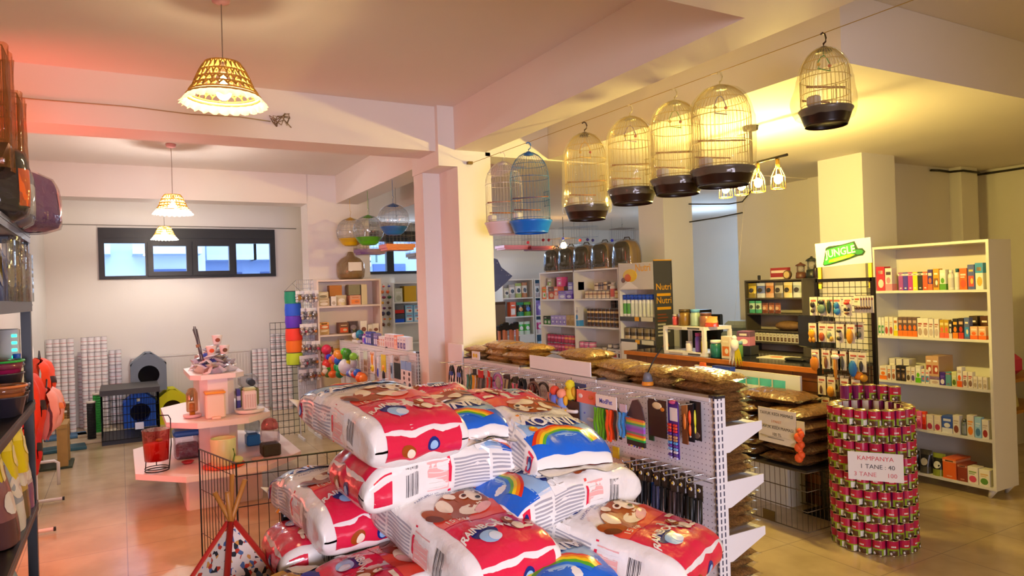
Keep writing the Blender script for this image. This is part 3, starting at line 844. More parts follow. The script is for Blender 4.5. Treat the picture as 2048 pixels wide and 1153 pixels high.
# ---------------------------------------------------------------- red coat rail and wooden pieces beyond the rack
r = thing('clothes_rail', 'pink-lit white tube rail with feet on the floor beyond the rack', 'rail', (-.66, 6.7, 0))
PT = mat('#e8e0dc', .35)
for y in (-.65, .25):
    MB().tube([(-.1, y, .03), (.20, y, .03), (.21, y, .03)], .014, PT, 8).cyl((.2, y, .03), (.215, y, .03), .016, BLACK).build('foot', r)
    MB().tube([(.02, y, .03), (.02, y, 1.3)], .013, PT, 8).build('upright', r)
MB().tube([(.02, -.65, 1.3), (.02, .25, 1.3)], .013, PT, 8).build('hanging_bar', r)
MB().tube([(-.05, .95, .22), (.1, .95, .22), (.13, .95, .2), (.13, .95, .0)], .014, PT, 8).tube([(.02, .25, .22), (-.05, .95, .22)], .012, PT, 6).build('brace', r)
def cloth(label, y, z, w, h, c, c2, x=-.56):
    r = thing('dog_coat', label, 'dog coat', (x - .065, y, z - .13), 0, None)
    rnd = random.Random(int(y * 100))
    def S(u, v, s):
        f = .03 * math.sin(u * 9 + v * 3) + .02 * noise.noise(Vector((u * 5, v * 5, y)))
        t = .07 * math.sin(PI * v) ** .5 * (1 - abs(2 * u - 1) ** 4) ** .5 + .01
        return Vector((f + s * t, (u - .5) * w * (1 - .2 * v * (1 - v)), -h * v + .05 * math.sin(PI * u)))
    m = MB(); m.grid(lambda u, v: S(u, v, 1), 14, 12, mat(c, .55)); m.grid(lambda u, v: S(1 - u, v, -1), 14, 12, mat(c, .55))
    m.build('body', r)
    MB().grid(lambda u, v: S(.1 + .8 * u, .4 + .14 * v, 1) + Vector((.004, 0, 0)), 10, 3, mat(c2, .5)).build('trim_band', r)
    MB().tube([(0, -.1, .0), (0, 0, .10), (0, .1, .0)], .006, BLACK, 5).build('hanger', r)
    return r
cloth('bright red dog coat hanging behind the rack post', 6.45, 1.22, .42, .55, '#e23a1a', '#2a1a18')
cloth('orange-red padded dog coat at the end of the rail', 6.9, 1.30, .40, .40, '#f0481c', '#3a1a14', -.52)
cloth('pale pink dog coat hanging below the orange-red one', 6.72, 1.08, .34, .36, '#f0a8a0', '#f07a40', -.46)
cloth('orange fleece dog coat hanging nearest the tins', 7.05, 1.04, .30, .34, '#f08a3a', '#c04a20', -.47)
cloth('deep red dog coat hanging low on the rail', 6.3, .88, .34, .45, '#d01a14', '#1a1a1a', -.58)
WOOD = mat('#a9813f', .55, noise_amt=.25, nscale=14)
r = thing('wooden_stool', 'low wooden bench with thick square legs behind the rail', 'bench', (-.66, 8.55, 0))
MB().box(-.17, .17, -.20, .20, .40, .44, WOOD).build('seat', r)
for x in (-.12, .12):
    for y in (-.15, .15): MB().box(x - .045, x + .045, y - .045, y + .045, 0.02, .40, WOOD).build('leg', r)
MB().box(-.18, .2, -.22, .22, 0, .02, mat('#2f3a22', .6)).build('base', r)
def post(label, x, y, h, c, bc, w=.09):
    r = thing('scratching_post', label, 'scratching post', (x, y, 0), .1)
    MB().bbox(-.22, .22, -.14, .14, 0, .035, mat(bc, .6), .006).build('base', r)
    m = MB().cyl((0, 0, .035), (0, 0, h), w / 2, mat(c, .8, noise_amt=.3, nscale=60), n=16)
    for k in range(int(h / .03)): m.ring((0, 0, .04 + .03 * k), w / 2, .004, mat(c, .8, noise_amt=.3, nscale=60), 16, 4)
    m.build('post', r)
    MB().cyl((0, 0, h), (0, 0, h + .02), w / 2 + .004, mat('#d8d0c0', .6), n=16).build('cap', r)
    return r
post('black scratching post on a pale board, in front of the green one', -.33, 9.75, .46, '#1c1c1e', '#c8b89c')
post('green scratching post behind the black one', -.28, 10.2, .50, '#2f9a40', '#d0c4a8')
post('brown wrapped scratching post on a blue-green board', -.60, 9.4, .42, '#8a6a34', '#2a5a6a')
post('brown scratching post at the back beside the tins', -.62, 10.25, .42, '#6a4a2a', '#4a78a0')

# ---------------------------------------------------------------- white tins stacked against the back wall
t0 = tin(.0365, .1, ((.10, '#c8b4b8'), (.40, '#f2eef0'), (.50, '#d8a8ac'), (.58, '#f2eef0'), (.95, '#ece8ec')), n=12, rim='#d8d4da')
tin0 = t0.build('white_tin'); first = [True]
def tin_at(x, y, z, lab, g):
    if first[0]:
        first[0] = False; tin0.location = (x, y, z); tag(tin0, lab, 'tin', g)
    else:
        c = dup(tin0, (x, y, z), random.random() * 6, lab, g)
def tin_stack(x0, y0, cols, rows, lab, g, dx=.0755, top_gap=0):
    for r_ in range(rows):
        for c in range(cols):
            if r_ == rows - 1 and c < top_gap: continue
            tin_at(x0 + dx * c + random.uniform(-.002, .002), y0 + random.uniform(-.004, .004), .1005 * r_, lab, g)
tin_stack(-.79, 10.62, 4, 12, 'white-labelled tin in the wide stack standing in the left corner', 'white tins stacked in the corner')
tin_stack(-.47, 10.93, 2, 10, 'white-labelled tin in the recessed stack between the two tall stacks', 'white tins in the recessed stack')
tin_stack(-.42, 10.72, 4, 12, 'white-labelled tin in the tall stack next to the dog crate', 'white tins stacked by the crate')
tin_stack(-.11, 10.93, 2, 10, 'white-labelled tin in the narrow stack behind the dog crate', 'white tins behind the crate')
tin_stack(1.69, 10.72, 3, 9, 'white-labelled tin in the nearer half of the stack right of the radiator', 'white tins right of the radiator')
tin_stack(1.93, 10.62, 4, 9, 'white-labelled tin in the stack behind the rainbow windsock', 'white tins behind the windsock')
tin_stack(1.96, 10.80, 3, 11, 'white-labelled tin in the taller rear stack behind the windsock', 'white tins in the taller rear stack')
# radiator
r = thing('radiator', 'white ribbed panel radiator on the back wall behind the cat houses', 'radiator', (.89, 10.93, .30))
RAD = mat('#e4dfd8', .4); m = MB().box(-.77, .77, -.03, .03, 0, .57, RAD)
for i in range(38): m.box(-.755 + i * .04, -.735 + i * .04, -.038, -.03, .02, .55, RAD)
m.build('panel', r); MB().box(-.78, .78, -.04, .05, .57, .585, RAD).build('top_grille', r)
for x in (-.6, .6): MB().box(x - .02, x + .02, -.01, .06, -.30, 0.1, RAD).build('bracket', r)
# ---------------------------------------------------------------- cat houses and wire crate
def cat_house(label, x, y, z, c, hole_c, w=.40, h=.46, rf=.14):
    r = thing('cat_house', label, 'cat house', (x, y, z), 0)
    cm = mat(c, .7, bump=.1, bscale=200); d = .36
    pts = [(-w / 2, 0), (w / 2, 0), (w / 2, h - rf), (.035, h), (-.035, h), (-w / 2, h - rf)]
    N = 24; hr = w * .30; hz = h * .42
    # front panel with a round doorway
    outer = []
    for i in range(N):
        a = 2 * PI * i / N; dx, dz = math.cos(a), math.sin(a)
        t = 9
        for k in range(len(pts)):
            (ax, az), (bx, bz) = pts[k], pts[(k + 1) % len(pts)]
            ex, ez = bx - ax, bz - az; den = dx * ez - dz * ex
            if abs(den) < 1e-9: continue
            s = ((ax) * ez - (az - hz) * ex) / den; q = (ax * dz - (az - hz) * dx) / den
            if s > 0 and -1e-6 <= q <= 1 + 1e-6: t = min(t, s)
        outer.append((dx * t, hz + dz * t))
    m = MB(); vs = []
    for y_ in (-d / 2, -d / 2 + .02):
        vs += [(x_, y_, z_) for x_, z_ in outer]
        vs += [(hr * math.cos(2 * PI * i / N), y_, hz + hr * math.sin(2 * PI * i / N)) for i in range(N)]
    fs = []
    for i in range(N):
        j = (i + 1) % N
        fs += [(i, j, N + j, N + i), (2 * N + j, 2 * N + i, 3 * N + i, 3 * N + j), (N + i, N + j, 3 * N + j, 3 * N + i)]
    m.add(vs, fs, cm)
    n = len(pts)
    vs = [(px, y_, pz) for y_ in (-d / 2, d / 2) for px, pz in pts]
    m.add(vs, [(i, n + i, n + (i + 1) % n, (i + 1) % n) for i in range(n)] + [tuple(n + i for i in range(n))], cm)
    m.build('shell', r)
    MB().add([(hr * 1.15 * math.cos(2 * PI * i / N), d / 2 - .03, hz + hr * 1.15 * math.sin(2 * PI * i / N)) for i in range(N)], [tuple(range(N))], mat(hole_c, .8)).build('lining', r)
    return r
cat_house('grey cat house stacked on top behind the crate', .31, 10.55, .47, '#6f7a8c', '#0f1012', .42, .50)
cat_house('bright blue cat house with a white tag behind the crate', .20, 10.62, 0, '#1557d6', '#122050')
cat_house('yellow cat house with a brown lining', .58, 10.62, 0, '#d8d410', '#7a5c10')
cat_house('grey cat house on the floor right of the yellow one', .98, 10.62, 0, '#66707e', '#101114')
MB_ = MB().box(-.018, .018, -.002, .002, -.02, .02, WHITE); put(MB_, 'price_tag', 'small white tag near the peak of the blue cat house', 'tag', (.18, 10.436, .36))
r = thing('dog_crate', 'black wire dog crate with a solid dark tray', 'crate', (.08, 9.70, 0))
CR = mat('#15161a', .4, .4); m = MB(); hx, hy, hz = .30, .34, .62
for i in range(17):
    x = -hx + 2 * hx * i / 16
    for y in (-hy, hy): m.tube([(x, y, .05), (x, y, hz)], .0025, CR, 3)
    m.tube([(x, -hy, hz), (x, hy, hz)], .0025, CR, 3)
for i in range(15):
    y = -hy + 2 * hy * i / 14
    for x in (-hx, hx): m.tube([(x, y, .05), (x, y, hz)], .0025, CR, 3)
for z in (.05, .24, .43, hz): m.tube([(-hx, -hy, z), (hx, -hy, z), (hx, hy, z), (-hx, hy, z)], .0045, CR, 4, True)
m.build('wire_panel', r)
MB().box(-hx, hx, -hy, hy, 0, .05, CR).build('tray', r)
m = MB().box(-hx - .01, hx + .01, -hy - .01, hy + .01, hz, hz + .012, mat('#2a2c30', .5)); m.box(-hx - .01, hx + .01, -hy - .012, -hy, hz - .05, hz + .01, mat('#2a2c30', .5)); m.build('cover', r)
MB().box(.04, .13, -hy - .012, -hy - .004, .15, .23, mat('#b8bcc4', .3, .6)).build('latch', r)

# ---------------------------------------------------------------- white three-tier display
r = thing('display_stand', 'white three-tier octagonal display stand in the left aisle', 'display stand', (.70, 6.70, 0))
PW = mat('#efe2de', .35)
def octo(hx, hy, c, cx=0, cy=0): return [(cx - hx, cy - hy + c), (cx - hx + c * .95, cy - hy), (cx + hx - c * .95, cy - hy), (cx + hx, cy - hy + c), (cx + hx, cy + hy - c), (cx + hx - c * .95, cy + hy), (cx - hx + c * .95, cy + hy), (cx - hx, cy + hy - c)]
MB().prism(octo(.285, .66, .02), 0, .27, PW).build('base', r)
MB().prism(octo(.63, .87, .35), .27, .315, PW).build('tier', r)
MB().prism(octo(.15, .38, .08), .315, .63, PW).build('column', r)
MB().prism(octo(.40, .66, .22), .63, .675, PW).build('tier', r)
MB().prism(octo(.135, .34, .06), .675, .985, PW).build('column', r)
MB().prism(octo(.21, .42, .08), .985, 1.025, PW).build('tier', r)
# on the lowest tier
r = thing('cat_food_dispenser', 'red clear-walled bucket on a black wire ring stand, lowest tier', 'dispenser', (.22, 6.16, .316))
MB().shell([(.075, .09), (.085, .09), (.10, .33), (.103, .33)], film('#e02020', .75, .25, .08, .12), n=24).build('bucket', r)
MB().lathe([(.078, .092), (.092, .22)], mat('#f04010', .4)).build('contents', r)
m = MB(); m.ring((0, 0, .012), .085, .005, BLACK, 24).ring((0, 0, .03), .085, .004, BLACK, 24); m.tube([(.085, 0, .012), (.105, 0, .2), (.105, 0, .40), (.09, 0, .43), (.03, 0, .435)], .005, BLACK, 6); m.tube([(-.08, 0, .03), (-.075, 0, .09)], .004, BLACK, 5).tube([(0, .085, .03), (0, .075, .09)], .004, BLACK, 5); m.build('wire_stand', r)
MB().ball((.02, -.02, .245), .028, mat('#b0d020', .4), 10, 6, .5).build('toy', r)
r = thing('storage_tub', 'clear tub with a blue lid and reddish contents, lowest tier', 'tub', (.47, 6.55, .316))
MB().bbox(-.105, .105, -.09, .09, 0, .19, film('#d8c8e8', .3, .3, .06, .12), .02).build('body', r)
MB().bbox(-.09, .09, -.075, .075, .005, .12, mat('#7a2f3a', .6, noise_amt=.4, nscale=40), .02).build('contents', r)
MB().bbox(-.112, .112, -.097, .097, .19, .24, mat('#1f5aa8', .4), .015).build('lid', r)
r = thing('water_fountain', 'pale green drinking fountain pot with a leaf, on an orange ring', 'fountain', (.69, 6.02, .316))
MB().lathe([(.10, .0), (.16, .004), (.16, .012)], mat('#e2501a', .4)).build('base_ring', r)
MB().lathe([(.088, .012), (.092, .02), (.098, .22), (.094, .225), (.088, .222), (.088, .2)], mat('#d4dea8', .35)).build('body', r)
MB().ball((.09, -.06, .05), .05, mat('#cfe09a', .35), 12, 6, .6).tube([(.05, -.10, .03), (.07, -.105, .10), (.06, -.105, .15)], .006, mat('#3f8a3a', .4), 5).build('leaf', r)
r = thing('hamster_carrier', 'small clear blue carrier with a blue base, lowest tier', 'carrier', (1.02, 6.72, .316))
MB().bbox(-.06, .06, -.07, .07, 0, .10, mat('#2f86d8', .35), .012).build('base', r)
MB().bbox(-.06, .06, -.07, .07, .10, .23, film('#b8d4f0', .4, .3, .06, .1), .02).build('lid', r)
r = thing('terrarium_tank', 'clear domed tank with a dark soil tray and pink lid, lowest tier', 'tank', (1.08, 6.20, .316))
MB().bbox(-.075, .075, -.08, .08, 0, .10, mat('#3f4028', .5, noise_amt=.4, nscale=30), .012).build('base', r)
MB().bbox(-.07, .07, -.075, .075, .10, .22, film('#e8dce0', .3, .3, .06, .12), .02).build('clear_wall', r)
MB().lathe([(.07, .22), (.068, .26), (.05, .295), (.02, .31), (.0001, .312)], film('#f08a90', .6, .25, .1, .35), sx=1, sy=1).build('lid', r)
for i, (x, y, c) in enumerate(((.45, 6.30, '#c83a40'), (.95, 6.05, '#e8c0b8'))):
    put(MB().lathe([(.03, 0), (.05, .018), (.046, .02), (.03, .006)], mat(c, .4)), 'feeding_dish', ('small red dish beside the red bucket', 'pale dish on the lowest tier front')[i], 'dish', (x, y, .316))
# middle tier
r = thing('cat_feeder', 'pale pink automatic feeder with an orange lid, middle tier', 'feeder', (.66, 6.22, .676))
MB().bbox(-.075, .075, -.06, .06, 0, .20, mat('#ecd6c2', .4), .012).build('body', r)
MB().bbox(-.079, .079, -.064, .064, .20, .218, mat('#f0a020', .4), .006).build('lid', r); MB().bbox(-.035, .035, -.10, -.06, .0, .022, mat('#f0cdb8', .4), .006).build('bowl', r)
r = thing('bottle_waterer', 'clear bottle waterer with gold liquid on a pink dish, middle tier', 'waterer', (.50, 6.36, .676))
MB().lathe([(.04, .05), (.045, .06), (.045, .20), (.03, .235), (.015, .245)], film('#e8c080', .6, .3, .06, .18)).build('bottle', r)
MB().lathe([(.05, 0), (.07, .01), (.072, .03), (.066, .03), (.04, .012)], mat('#e6c0bc', .4)).build('dish', r); MB().cyl((0, 0, .02), (0, 0, .12), .022, mat('#c88a20', .4)).build('contents', r)
r = thing('litter_scoop_tray', 'white ribbed waterer tower on a round white dish, middle tier', 'waterer', (.94, 6.30, .676))
MB().bbox(-.055, .055, -.05, .05, .03, .19, mat('#f1ecea', .4), .01).build('tower', r)
m = MB()
for i in range(5): m.box(-.042 + .019 * i, -.032 + .019 * i, -.053, -.05, .05, .16, mat('#d9c6c4', .5))
m.build('ribs', r); MB().lathe([(.09, 0), (.12, .012), (.122, .035), (.115, .035), (.08, .015)], mat('#f0eae6', .4)).build('dish', r); MB().bbox(-.05, .05, -.045, .045, .19, .215, mat('#c6d8a0', .4), .01).build('lid', r)
r = thing('small_animal_cage', 'clear hamster cage with an olive base behind the white waterer, middle tier', 'cage', (1.00, 6.75, .676))
MB().bbox(-.08, .08, -.08, .08, 0, .16, mat('#8f9658', .5), .012).build('base', r); MB().bbox(-.08, .08, -.08, .08, .16, .28, film('#dfe6f2', .3, .3, .06, .1), .03).build('clear_top', r); MB().cyl((.02, -.10, .21), (.02, .06, .21), .03, mat('#30323a', .4)).build('wheel', r)
put(carton(.03, .09, .19, '#4a3fa0', ((0, 1, .5, .7, '#e8e6f2'),)), 'product_box', 'slim violet box leaning on the display column, middle tier', 'box', (.872, 6.46, .676))
# heap of small packs on the top tier
rnd = random.Random(5)
PACKC = [('#d8d4da', '#c06a50'), ('#b8a89c', '#6a4a40'), ('#d9dbe4', '#4a4a9a'), ('#c8b8a8', '#e08040'), ('#e0dcdc', '#8a5a50'), ('#a9a4b8', '#3a2f4a'), ('#e4e0e4', '#c8503a'), ('#cfc8d0', '#3040a8')]
packs = []
for i, (a, b) in enumerate(PACKC):
    m = MB(); w, h = .11, .075
    def Q(u, v, s): return Vector(((u - .5) * w, (v - .5) * h, s * .014 * (1 - abs(2 * u - 1) ** 2.5) * (1 - abs(2 * v - 1) ** 2.5) ** .7))
    m.grid(lambda u, v: Q(u, v, 1), 8, 6, mat(a, .18)); m.grid(lambda u, v: Q(1 - u, v, -1), 8, 6, mat(a, .18))
    m.grid(lambda u, v: Q(.25 + .5 * u, .2 + .6 * v, 1) + Vector((0, 0, .001)), 6, 4, mat(b, .2))
    o = m.build('snack_pack'); packs.append(o)
used = [False] * len(packs)
def pack(i, loc, rot, lab, g):
    if not used[i]:
        used[i] = True; packs[i].location = loc; packs[i].rotation_euler = rot; tag(packs[i], lab, 'snack pack', g)
    else: dup(packs[i], loc, None, lab, g, rot=rot)
GP = 'snack packs heaped on the display stand'
k = 0
for ring_, (n, hx, hy, z) in enumerate(((18, .16, .36, 1.045), (14, .14, .30, 1.085), (12, .12, .24, 1.125), (8, .08, .17, 1.165), (4, .04, .08, 1.20), (1, 0, .0, 1.235))):
    for i in range(n):
        a = 2 * PI * i / n + ring_ * .4
        q = rnd.uniform(.75, 1)
        pack(k % 8, (.70 + hx * q * math.cos(a), 6.66 + hy * q * math.sin(a) - .05 * (ring_ > 2), z + rnd.uniform(-.006, .006)), (rnd.uniform(-.9, .9), rnd.uniform(-.5, .5), rnd.uniform(0, 6)), 'small shiny snack pack in the heap on the top tier', GP); k += 1
for i, (x, y, z) in enumerate(((.66, 6.36, 1.20), (.76, 6.34, 1.20), (.71, 6.38, 1.285))):
    r = thing('snack_cup', ('white snack cup with an orange print, lower left of the three', 'white snack cup with a brown print, lower right of the three', 'white snack cup crowning the heap of packs')[i], 'cup', (x, y, z - .015), 0, 'white cups on the heap')
    MB().lathe([(.030, 0), (.042, .07), (.044, .075)], mat('#eeeaea', .4)).build('cup', r)
    m = MB(); m.add([(.02 * math.cos(2 * PI * j / 10), -.0375 - .006 * (j in (1, 2, 3, 4)) , .035 + .018 * math.sin(2 * PI * j / 10)) for j in range(10)], [tuple(range(10))], mat(('#d86030', '#6a4a30', '#8a4a30')[i], .5)); m.build('print', r)
r = thing('stick_bundle', 'bundle of grey chew sticks leaning out of the heap', 'sticks', (.60, 6.5, 1.12))
m = MB()
for i in range(7): m.cyl((.012 * math.cos(i * 2.1), .012 * math.sin(i * 2.1), 0), (-.05 + .016 * math.cos(i), .016 * math.sin(i * 1.3), .28 + .012 * (i % 3)), .004, mat('#5c5a60', .6), n=5)
m.build('stick', r); MB().cyl((-.025, 0, .125), (-.03, 0, .15), .018, mat('#a08060', .6), n=10).build('band', r)
# ---------------------------------------------------------------- cat litter bags
BWH = mat('#f0ece4', .20, spec=.6, coat=.3, bump=.45, bscale=22); RED = mat('#e02448', .20, coat=.3, bump=.4, bscale=22); CORAL = mat('#f0503a', .22, coat=.3); BLUE = mat('#1668d8', .2, coat=.3, bump=.4, bscale=22)
SKY = mat('#9cc4ea', .22); PALE = mat('#d7e4f2', .22); NAVY = mat('#1c2c78', .22); BRN = mat('#a34a14', .3); BRN2 = mat('#6a2a0c', .3); CREAM = mat('#f6e6c8', .25); GREYP = mat('#a9a7ac', .3); PINKP = mat('#f0b4ac', .3); INK = mat('#26242c', .3)
RBW = [mat(c, .22) for c in ('#e2341c', '#f08a1c', '#f5d21e', '#58b030', '#2a78d0')]
def litter_mesh(seed, L=.68, W=.385, T=.19, bend=.03):
    m = MB(); n_ = 4.2
    rnd = random.Random(seed); off = Vector((seed * 3.7, seed * 1.3, 0))
    def dims(u):
        k = max(0.0, 1 - abs(u) ** (5 if u > 0 else 10)) ** .5
        return W / 2 * (.985 + .03 * k), max(.004, T / 2 * k)
    def D(u, x, z):
        y = u * L / 2
        p = Vector((x, y, z))
        d = noise.noise(p * 7 + off) * .012 + noise.noise(p * 19 + off) * .005 + abs(noise.noise(Vector((x * 30, y * 9, z * 9)) + off)) * .005
        e = abs(u) ** 4
        p.z += d * (1 - .3 * e) * (1 if z >= 0 else .5) + (noise.noise(Vector((x * 14, seed, u))) * .012 * e) - bend * u * u
        s = 1 if x > 0 else -1
        p.x += s * noise.noise(Vector((y * 11, z * 22, 3)) + off) * .008 * min(1, abs(x) / (W / 2)) ** 3
        return p
    def surf(u, a):
        wx, tz = dims(u); c, s = math.cos(a), math.sin(a); e = 2 / n_
        return D(u, wx * math.copysign(abs(c) ** e, c), tz * math.copysign(abs(s) ** e, s))
    def top(u, v, k=1):
        wx, tz = dims(u)
        p = D(u, v * wx, tz * max(0, 1 - abs(v) ** n_) ** (1 / n_))
        ux = .5 * v ** 3
        return p + Vector((ux, .4 * u ** 5, 1)).normalized() * (.0014 * k + (.005 * abs(u) ** 8 if u < 0 else 0))
    def side(u, s, sg, k=1):
        wx, tz = dims(u)
        return D(u, sg * wx * max(0, 1 - abs(s) ** n_) ** (1 / n_), s * tz) + Vector((sg * .0014 * k, 0, 0))
    U = lambda i, n: math.copysign(1 - (1 - abs(2 * i - 1)) ** 1.6, 2 * i - 1)
    m.grid(lambda i, j: surf(U(j, 1), -2 * PI * i), 56, 48, BWH)
    for sg in (1,):                                   # sealed flap at the top end
        def flap(i, j):
            v = 2 * i - 1; e = D(sg, v * W / 2 * .985, 0)
            return e + Vector((v * .012 * j, sg * .06 * j, .010 * j * math.sin(5 * v + seed) + .012 * j))
        m.grid(flap, 20, 4, BWH)
        m.grid(lambda i, j: flap(1 - i, j) - Vector((0, 0, .003)), 20, 4, BWH)
    def rect(u0, u1, v0, v1, mt, k=1, nu=16, nv=16, ch=top, cut=None):
        def fn(i, j):
            v = v0 + (v1 - v0) * i; ua, ub = u0, u1
            if cut: ua, ub = cut(v)
            return ch(ua + (ub - ua) * j, v, k)
        m.grid(fn, nv, nu, mt)
    def disc(cu, cv, ru, rv, mt, k, rot=0, n=18, ch=top):
        vs = [ch(cu, cv, k)]
        for r_ in (.5, 1):
            for i in range(n):
                a = 2 * PI * i / n; x, y = r_ * rv * math.cos(a), r_ * ru * math.sin(a)
                vs.append(ch(cu + (x * math.sin(rot) + y * math.cos(rot)), cv + (x * math.cos(rot) - y * math.sin(rot)), k))
        fs = [(0, 1 + i, 1 + (i + 1) % n) for i in range(n)] + [(1 + i, 1 + n + i, 1 + n + (i + 1) % n, 1 + (i + 1) % n) for i in range(n)]
        m.add(vs, fs, mt, True)
    def arc(cu, cv, r0, r1, a0, a1, mt, k, n=22, asp=.6):
        m.grid(lambda i, j: top(cu + (r0 + (r1 - r0) * j) * math.sin(a0 + (a1 - a0) * i) * asp, cv + (r0 + (r1 - r0) * j) * math.cos(a0 + (a1 - a0) * i), k), n, 2, mt)
    def words(t, cu, cv, size, mt, k, bold=.0, curve=0, ch=top):
        def wp(p):
            v = cv + p[0] / (W / 2); u = cu + p[1] / (L / 2) - curve * (v - cv) ** 2
            return ch(u, v, k)
        m.text(t, size, mt, None, warp=wp, bold=bold)
    # red field at the foot, white corners
    rect(-.9, 0, -.76, .86, RED, 1, 34, 24, cut=lambda v: (-.955, -.06 + .10 * math.cos(v * 2.2) - .12 * max(0, -v)))
    rect(-.05, 0, -.76, .86, CORAL, 2, 6, 20, cut=lambda v: (-.34, -.06 + .10 * math.cos(v * 2.2) - .12 * max(0, -v)))
    rect(0, 1, -.94, .94, PALE, 1, 12, 20, cut=lambda v: (.40 + .05 * math.sin(5 * v), .78))
    rect(.74, .93, -.96, .96, BLUE, 2, 6, 20, cut=lambda v: (.70 + .05 * math.cos(3 * v), .95))
    rect(.6, .74, -.9, .9, SKY, 2, 6, 20, cut=lambda v: (.50 + .05 * math.sin(4 * v + 1), .72 + .05 * math.cos(3 * v)))
    words('15 kg', -.28, -.45, .036, CREAM, 3, .01)
    # small logo with a cloud, and a lying puppy
    disc(-.62, -.28, .10, .26, NAVY, 2); disc(-.70, -.26, .09, .20, SKY, 3); disc(-.72, -.18, .06, .12, PALE, 4)
    words('RAINBOW', -.54, -.26, .042, BWH, 5, .03, curve=.5)
    disc(-.62, .34, .10, .17, BRN, 3); disc(-.66, .40, .07, .11, CREAM, 4); disc(-.52, .36, .075, .10, BRN, 4); disc(-.51, .40, .05, .06, CREAM, 5); disc(-.50, .38, .012, .012, INK, 6); disc(-.70, .58, .022, .12, CREAM, 4); disc(-.64, .68, .03, .09, PINKP, 3); disc(-.60, .72, .03, .05, BRN, 4)
    rect(-.44, -.38, .55, .80, CREAM, 3, 2, 4)
    # big puppy
    disc(-.02, -.10, .22, .52, BRN, 3, .2); disc(-.10, -.62, .10, .22, BRN, 4, -.5); disc(-.14, -.70, .06, .13, BRN2, 5, -.5)
    disc(-.14, .12, .10, .30, CREAM, 4); disc(-.17, .30, .06, .22, PINKP, 5, .2); disc(.05, .30, .17, .30, BRN, 4, -.2); disc(.06, .36, .13, .12, CREAM, 5, .4)
    for v in (.20, .50): disc(.10, v, .05, .085, CREAM, 6); disc(.10, v, .028, .045, BRN2, 7); disc(.105, v, .014, .02, INK, 8)
    disc(-.01, .38, .028, .05, INK, 7); disc(.0, -.35, .12, .16, CREAM, 4, .3); disc(.16, -.05, .05, .14, CREAM, 5)
    words('PARFUMLU BENTONIT KEDI KUMU', .30, .0, .017, NAVY, 3, 0, curve=.1); words('FRESH AND CLEAN', .25, .05, .013, NAVY, 3, 0, curve=.1)
    # big logo
    disc(.46, 0, .09, .78, NAVY, 3); disc(.42, -.45, .07, .2, NAVY, 3); disc(.50, .45, .06, .2, NAVY, 3)
    words('RAINBOW', .46, 0, .082, BWH, 5, .03, curve=.10)
    for q, mt in enumerate(RBW): arc(.98, .1, .86 - .07 * q, .93 - .07 * q, PI + .42, 2 * PI - .42, mt, 3 + q * .1, asp=.46)
    disc(.62, .72, .05, .09, RBW[1], 6); disc(.60, .72, .025, .05, RBW[2], 7); disc(.28, .72, .02, .04, RBW[1], 4)
    # gussets: small print, a table with a red rule, bar code, little logo at the foot
    for sg in (-1, 1):
        ch = lambda u, s, k, sg=sg: side(u, s, sg, k)
        for q in range(9): rect(.02, .46, -.62 + .14 * q, -.55 + .14 * q, GREYP, 1, 6, 1, ch)
        for q in range(7): rect(.50, .74, -.60 + .18 * q, -.52 + .18 * q, GREYP, 1, 4, 1, ch)
        rect(-.30, -.05, -.55, .6, PINKP, 1, 4, 2, ch); rect(-.055, -.02, -.7, .75, RED, 2, 2, 3, ch)
        for q in range(5): rect(-.29, -.08, -.45 + .2 * q, -.42 + .2 * q, BWH, 2, 3, 1, ch)
        for q in range(9): rect(-.55 + .017 * q, -.55 + .017 * q + (.006, .010, .004)[q % 3], -.5, .55, INK, 1, 1, 3, ch)
        rect(-.90, -.70, -.9, .9, RED, 1, 5, 5, ch) if sg > 0 else None
        rect(.80, .9, -.8, .8, RED, 1, 4, 5, ch)
        disc(.86, 0, .035, .4, NAVY, 2, ch=ch); disc(.86, -.1, .02, .25, SKY, 3, ch=ch)
    # foot end: red with the small logo
    def foot(u, v, k):                                # u across, v up
        uu = -(1 - min(.92, v * v)) ** (1 / 10)
        wx, tz = dims(-.9)
        p = D(uu, u * wx * .93, v * tz * .92)
        return p + Vector((0, -.007 - .0015 * k, 0))
    m.grid(lambda i, j: foot(-.80 + 1.66 * i, .88 - 1.7 * j, 0), 16, 10, RED)
    m.grid(lambda i, j: foot(-.80 + 1.66 * i, .97 - .07 * j, 1), 16, 2, BWH)
    m.grid(lambda i, j: foot(.10 + .7 * i, .5 - .7 * j, 1) if False else foot(.2 + .14 * math.cos(2 * PI * i) * j, -.05 + .4 * math.sin(2 * PI * i) * j, 1), 14, 2, NAVY)
    m.grid(lambda i, j: foot(.2 + .09 * math.cos(2 * PI * i) * j, -.1 + .25 * math.sin(2 * PI * i) * j, 2), 14, 2, SKY)
    m.grid(lambda i, j: foot(-.35 + .16 * math.cos(2 * PI * i) * j, -.1 + .35 * math.sin(2 * PI * i) * j, 1), 14, 2, BRN)
    m.grid(lambda i, j: foot(-.30 + .09 * math.cos(2 * PI * i) * j, -.2 + .25 * math.sin(2 * PI * i) * j, 2), 14, 2, CREAM)
    return m
lm = [litter_mesh(s, bend=b) for s, b in ((1, .02), (2, .035), (3, .0))]
lobj = [m.build('litter_bag') for m in lm]; lused = [False] * 3
LG = 'cat litter bags piled in the aisle'
def litter(i, loc, rot, label, cat='litter bag'):
    rot = tuple(math.radians(a) for a in rot)
    if not lused[i]:
        lused[i] = True; o = lobj[i]; o.location = loc; o.rotation_euler = rot; tag(o, label, cat, LG)
    else: o = dup(lobj[i], loc, None, label, LG, rot=rot)
    return o
litter(0, (.86, 2.62, 1.175), (7, 0, 9), 'topmost litter bag with its plain red foot and 15 kg print toward the aisle')
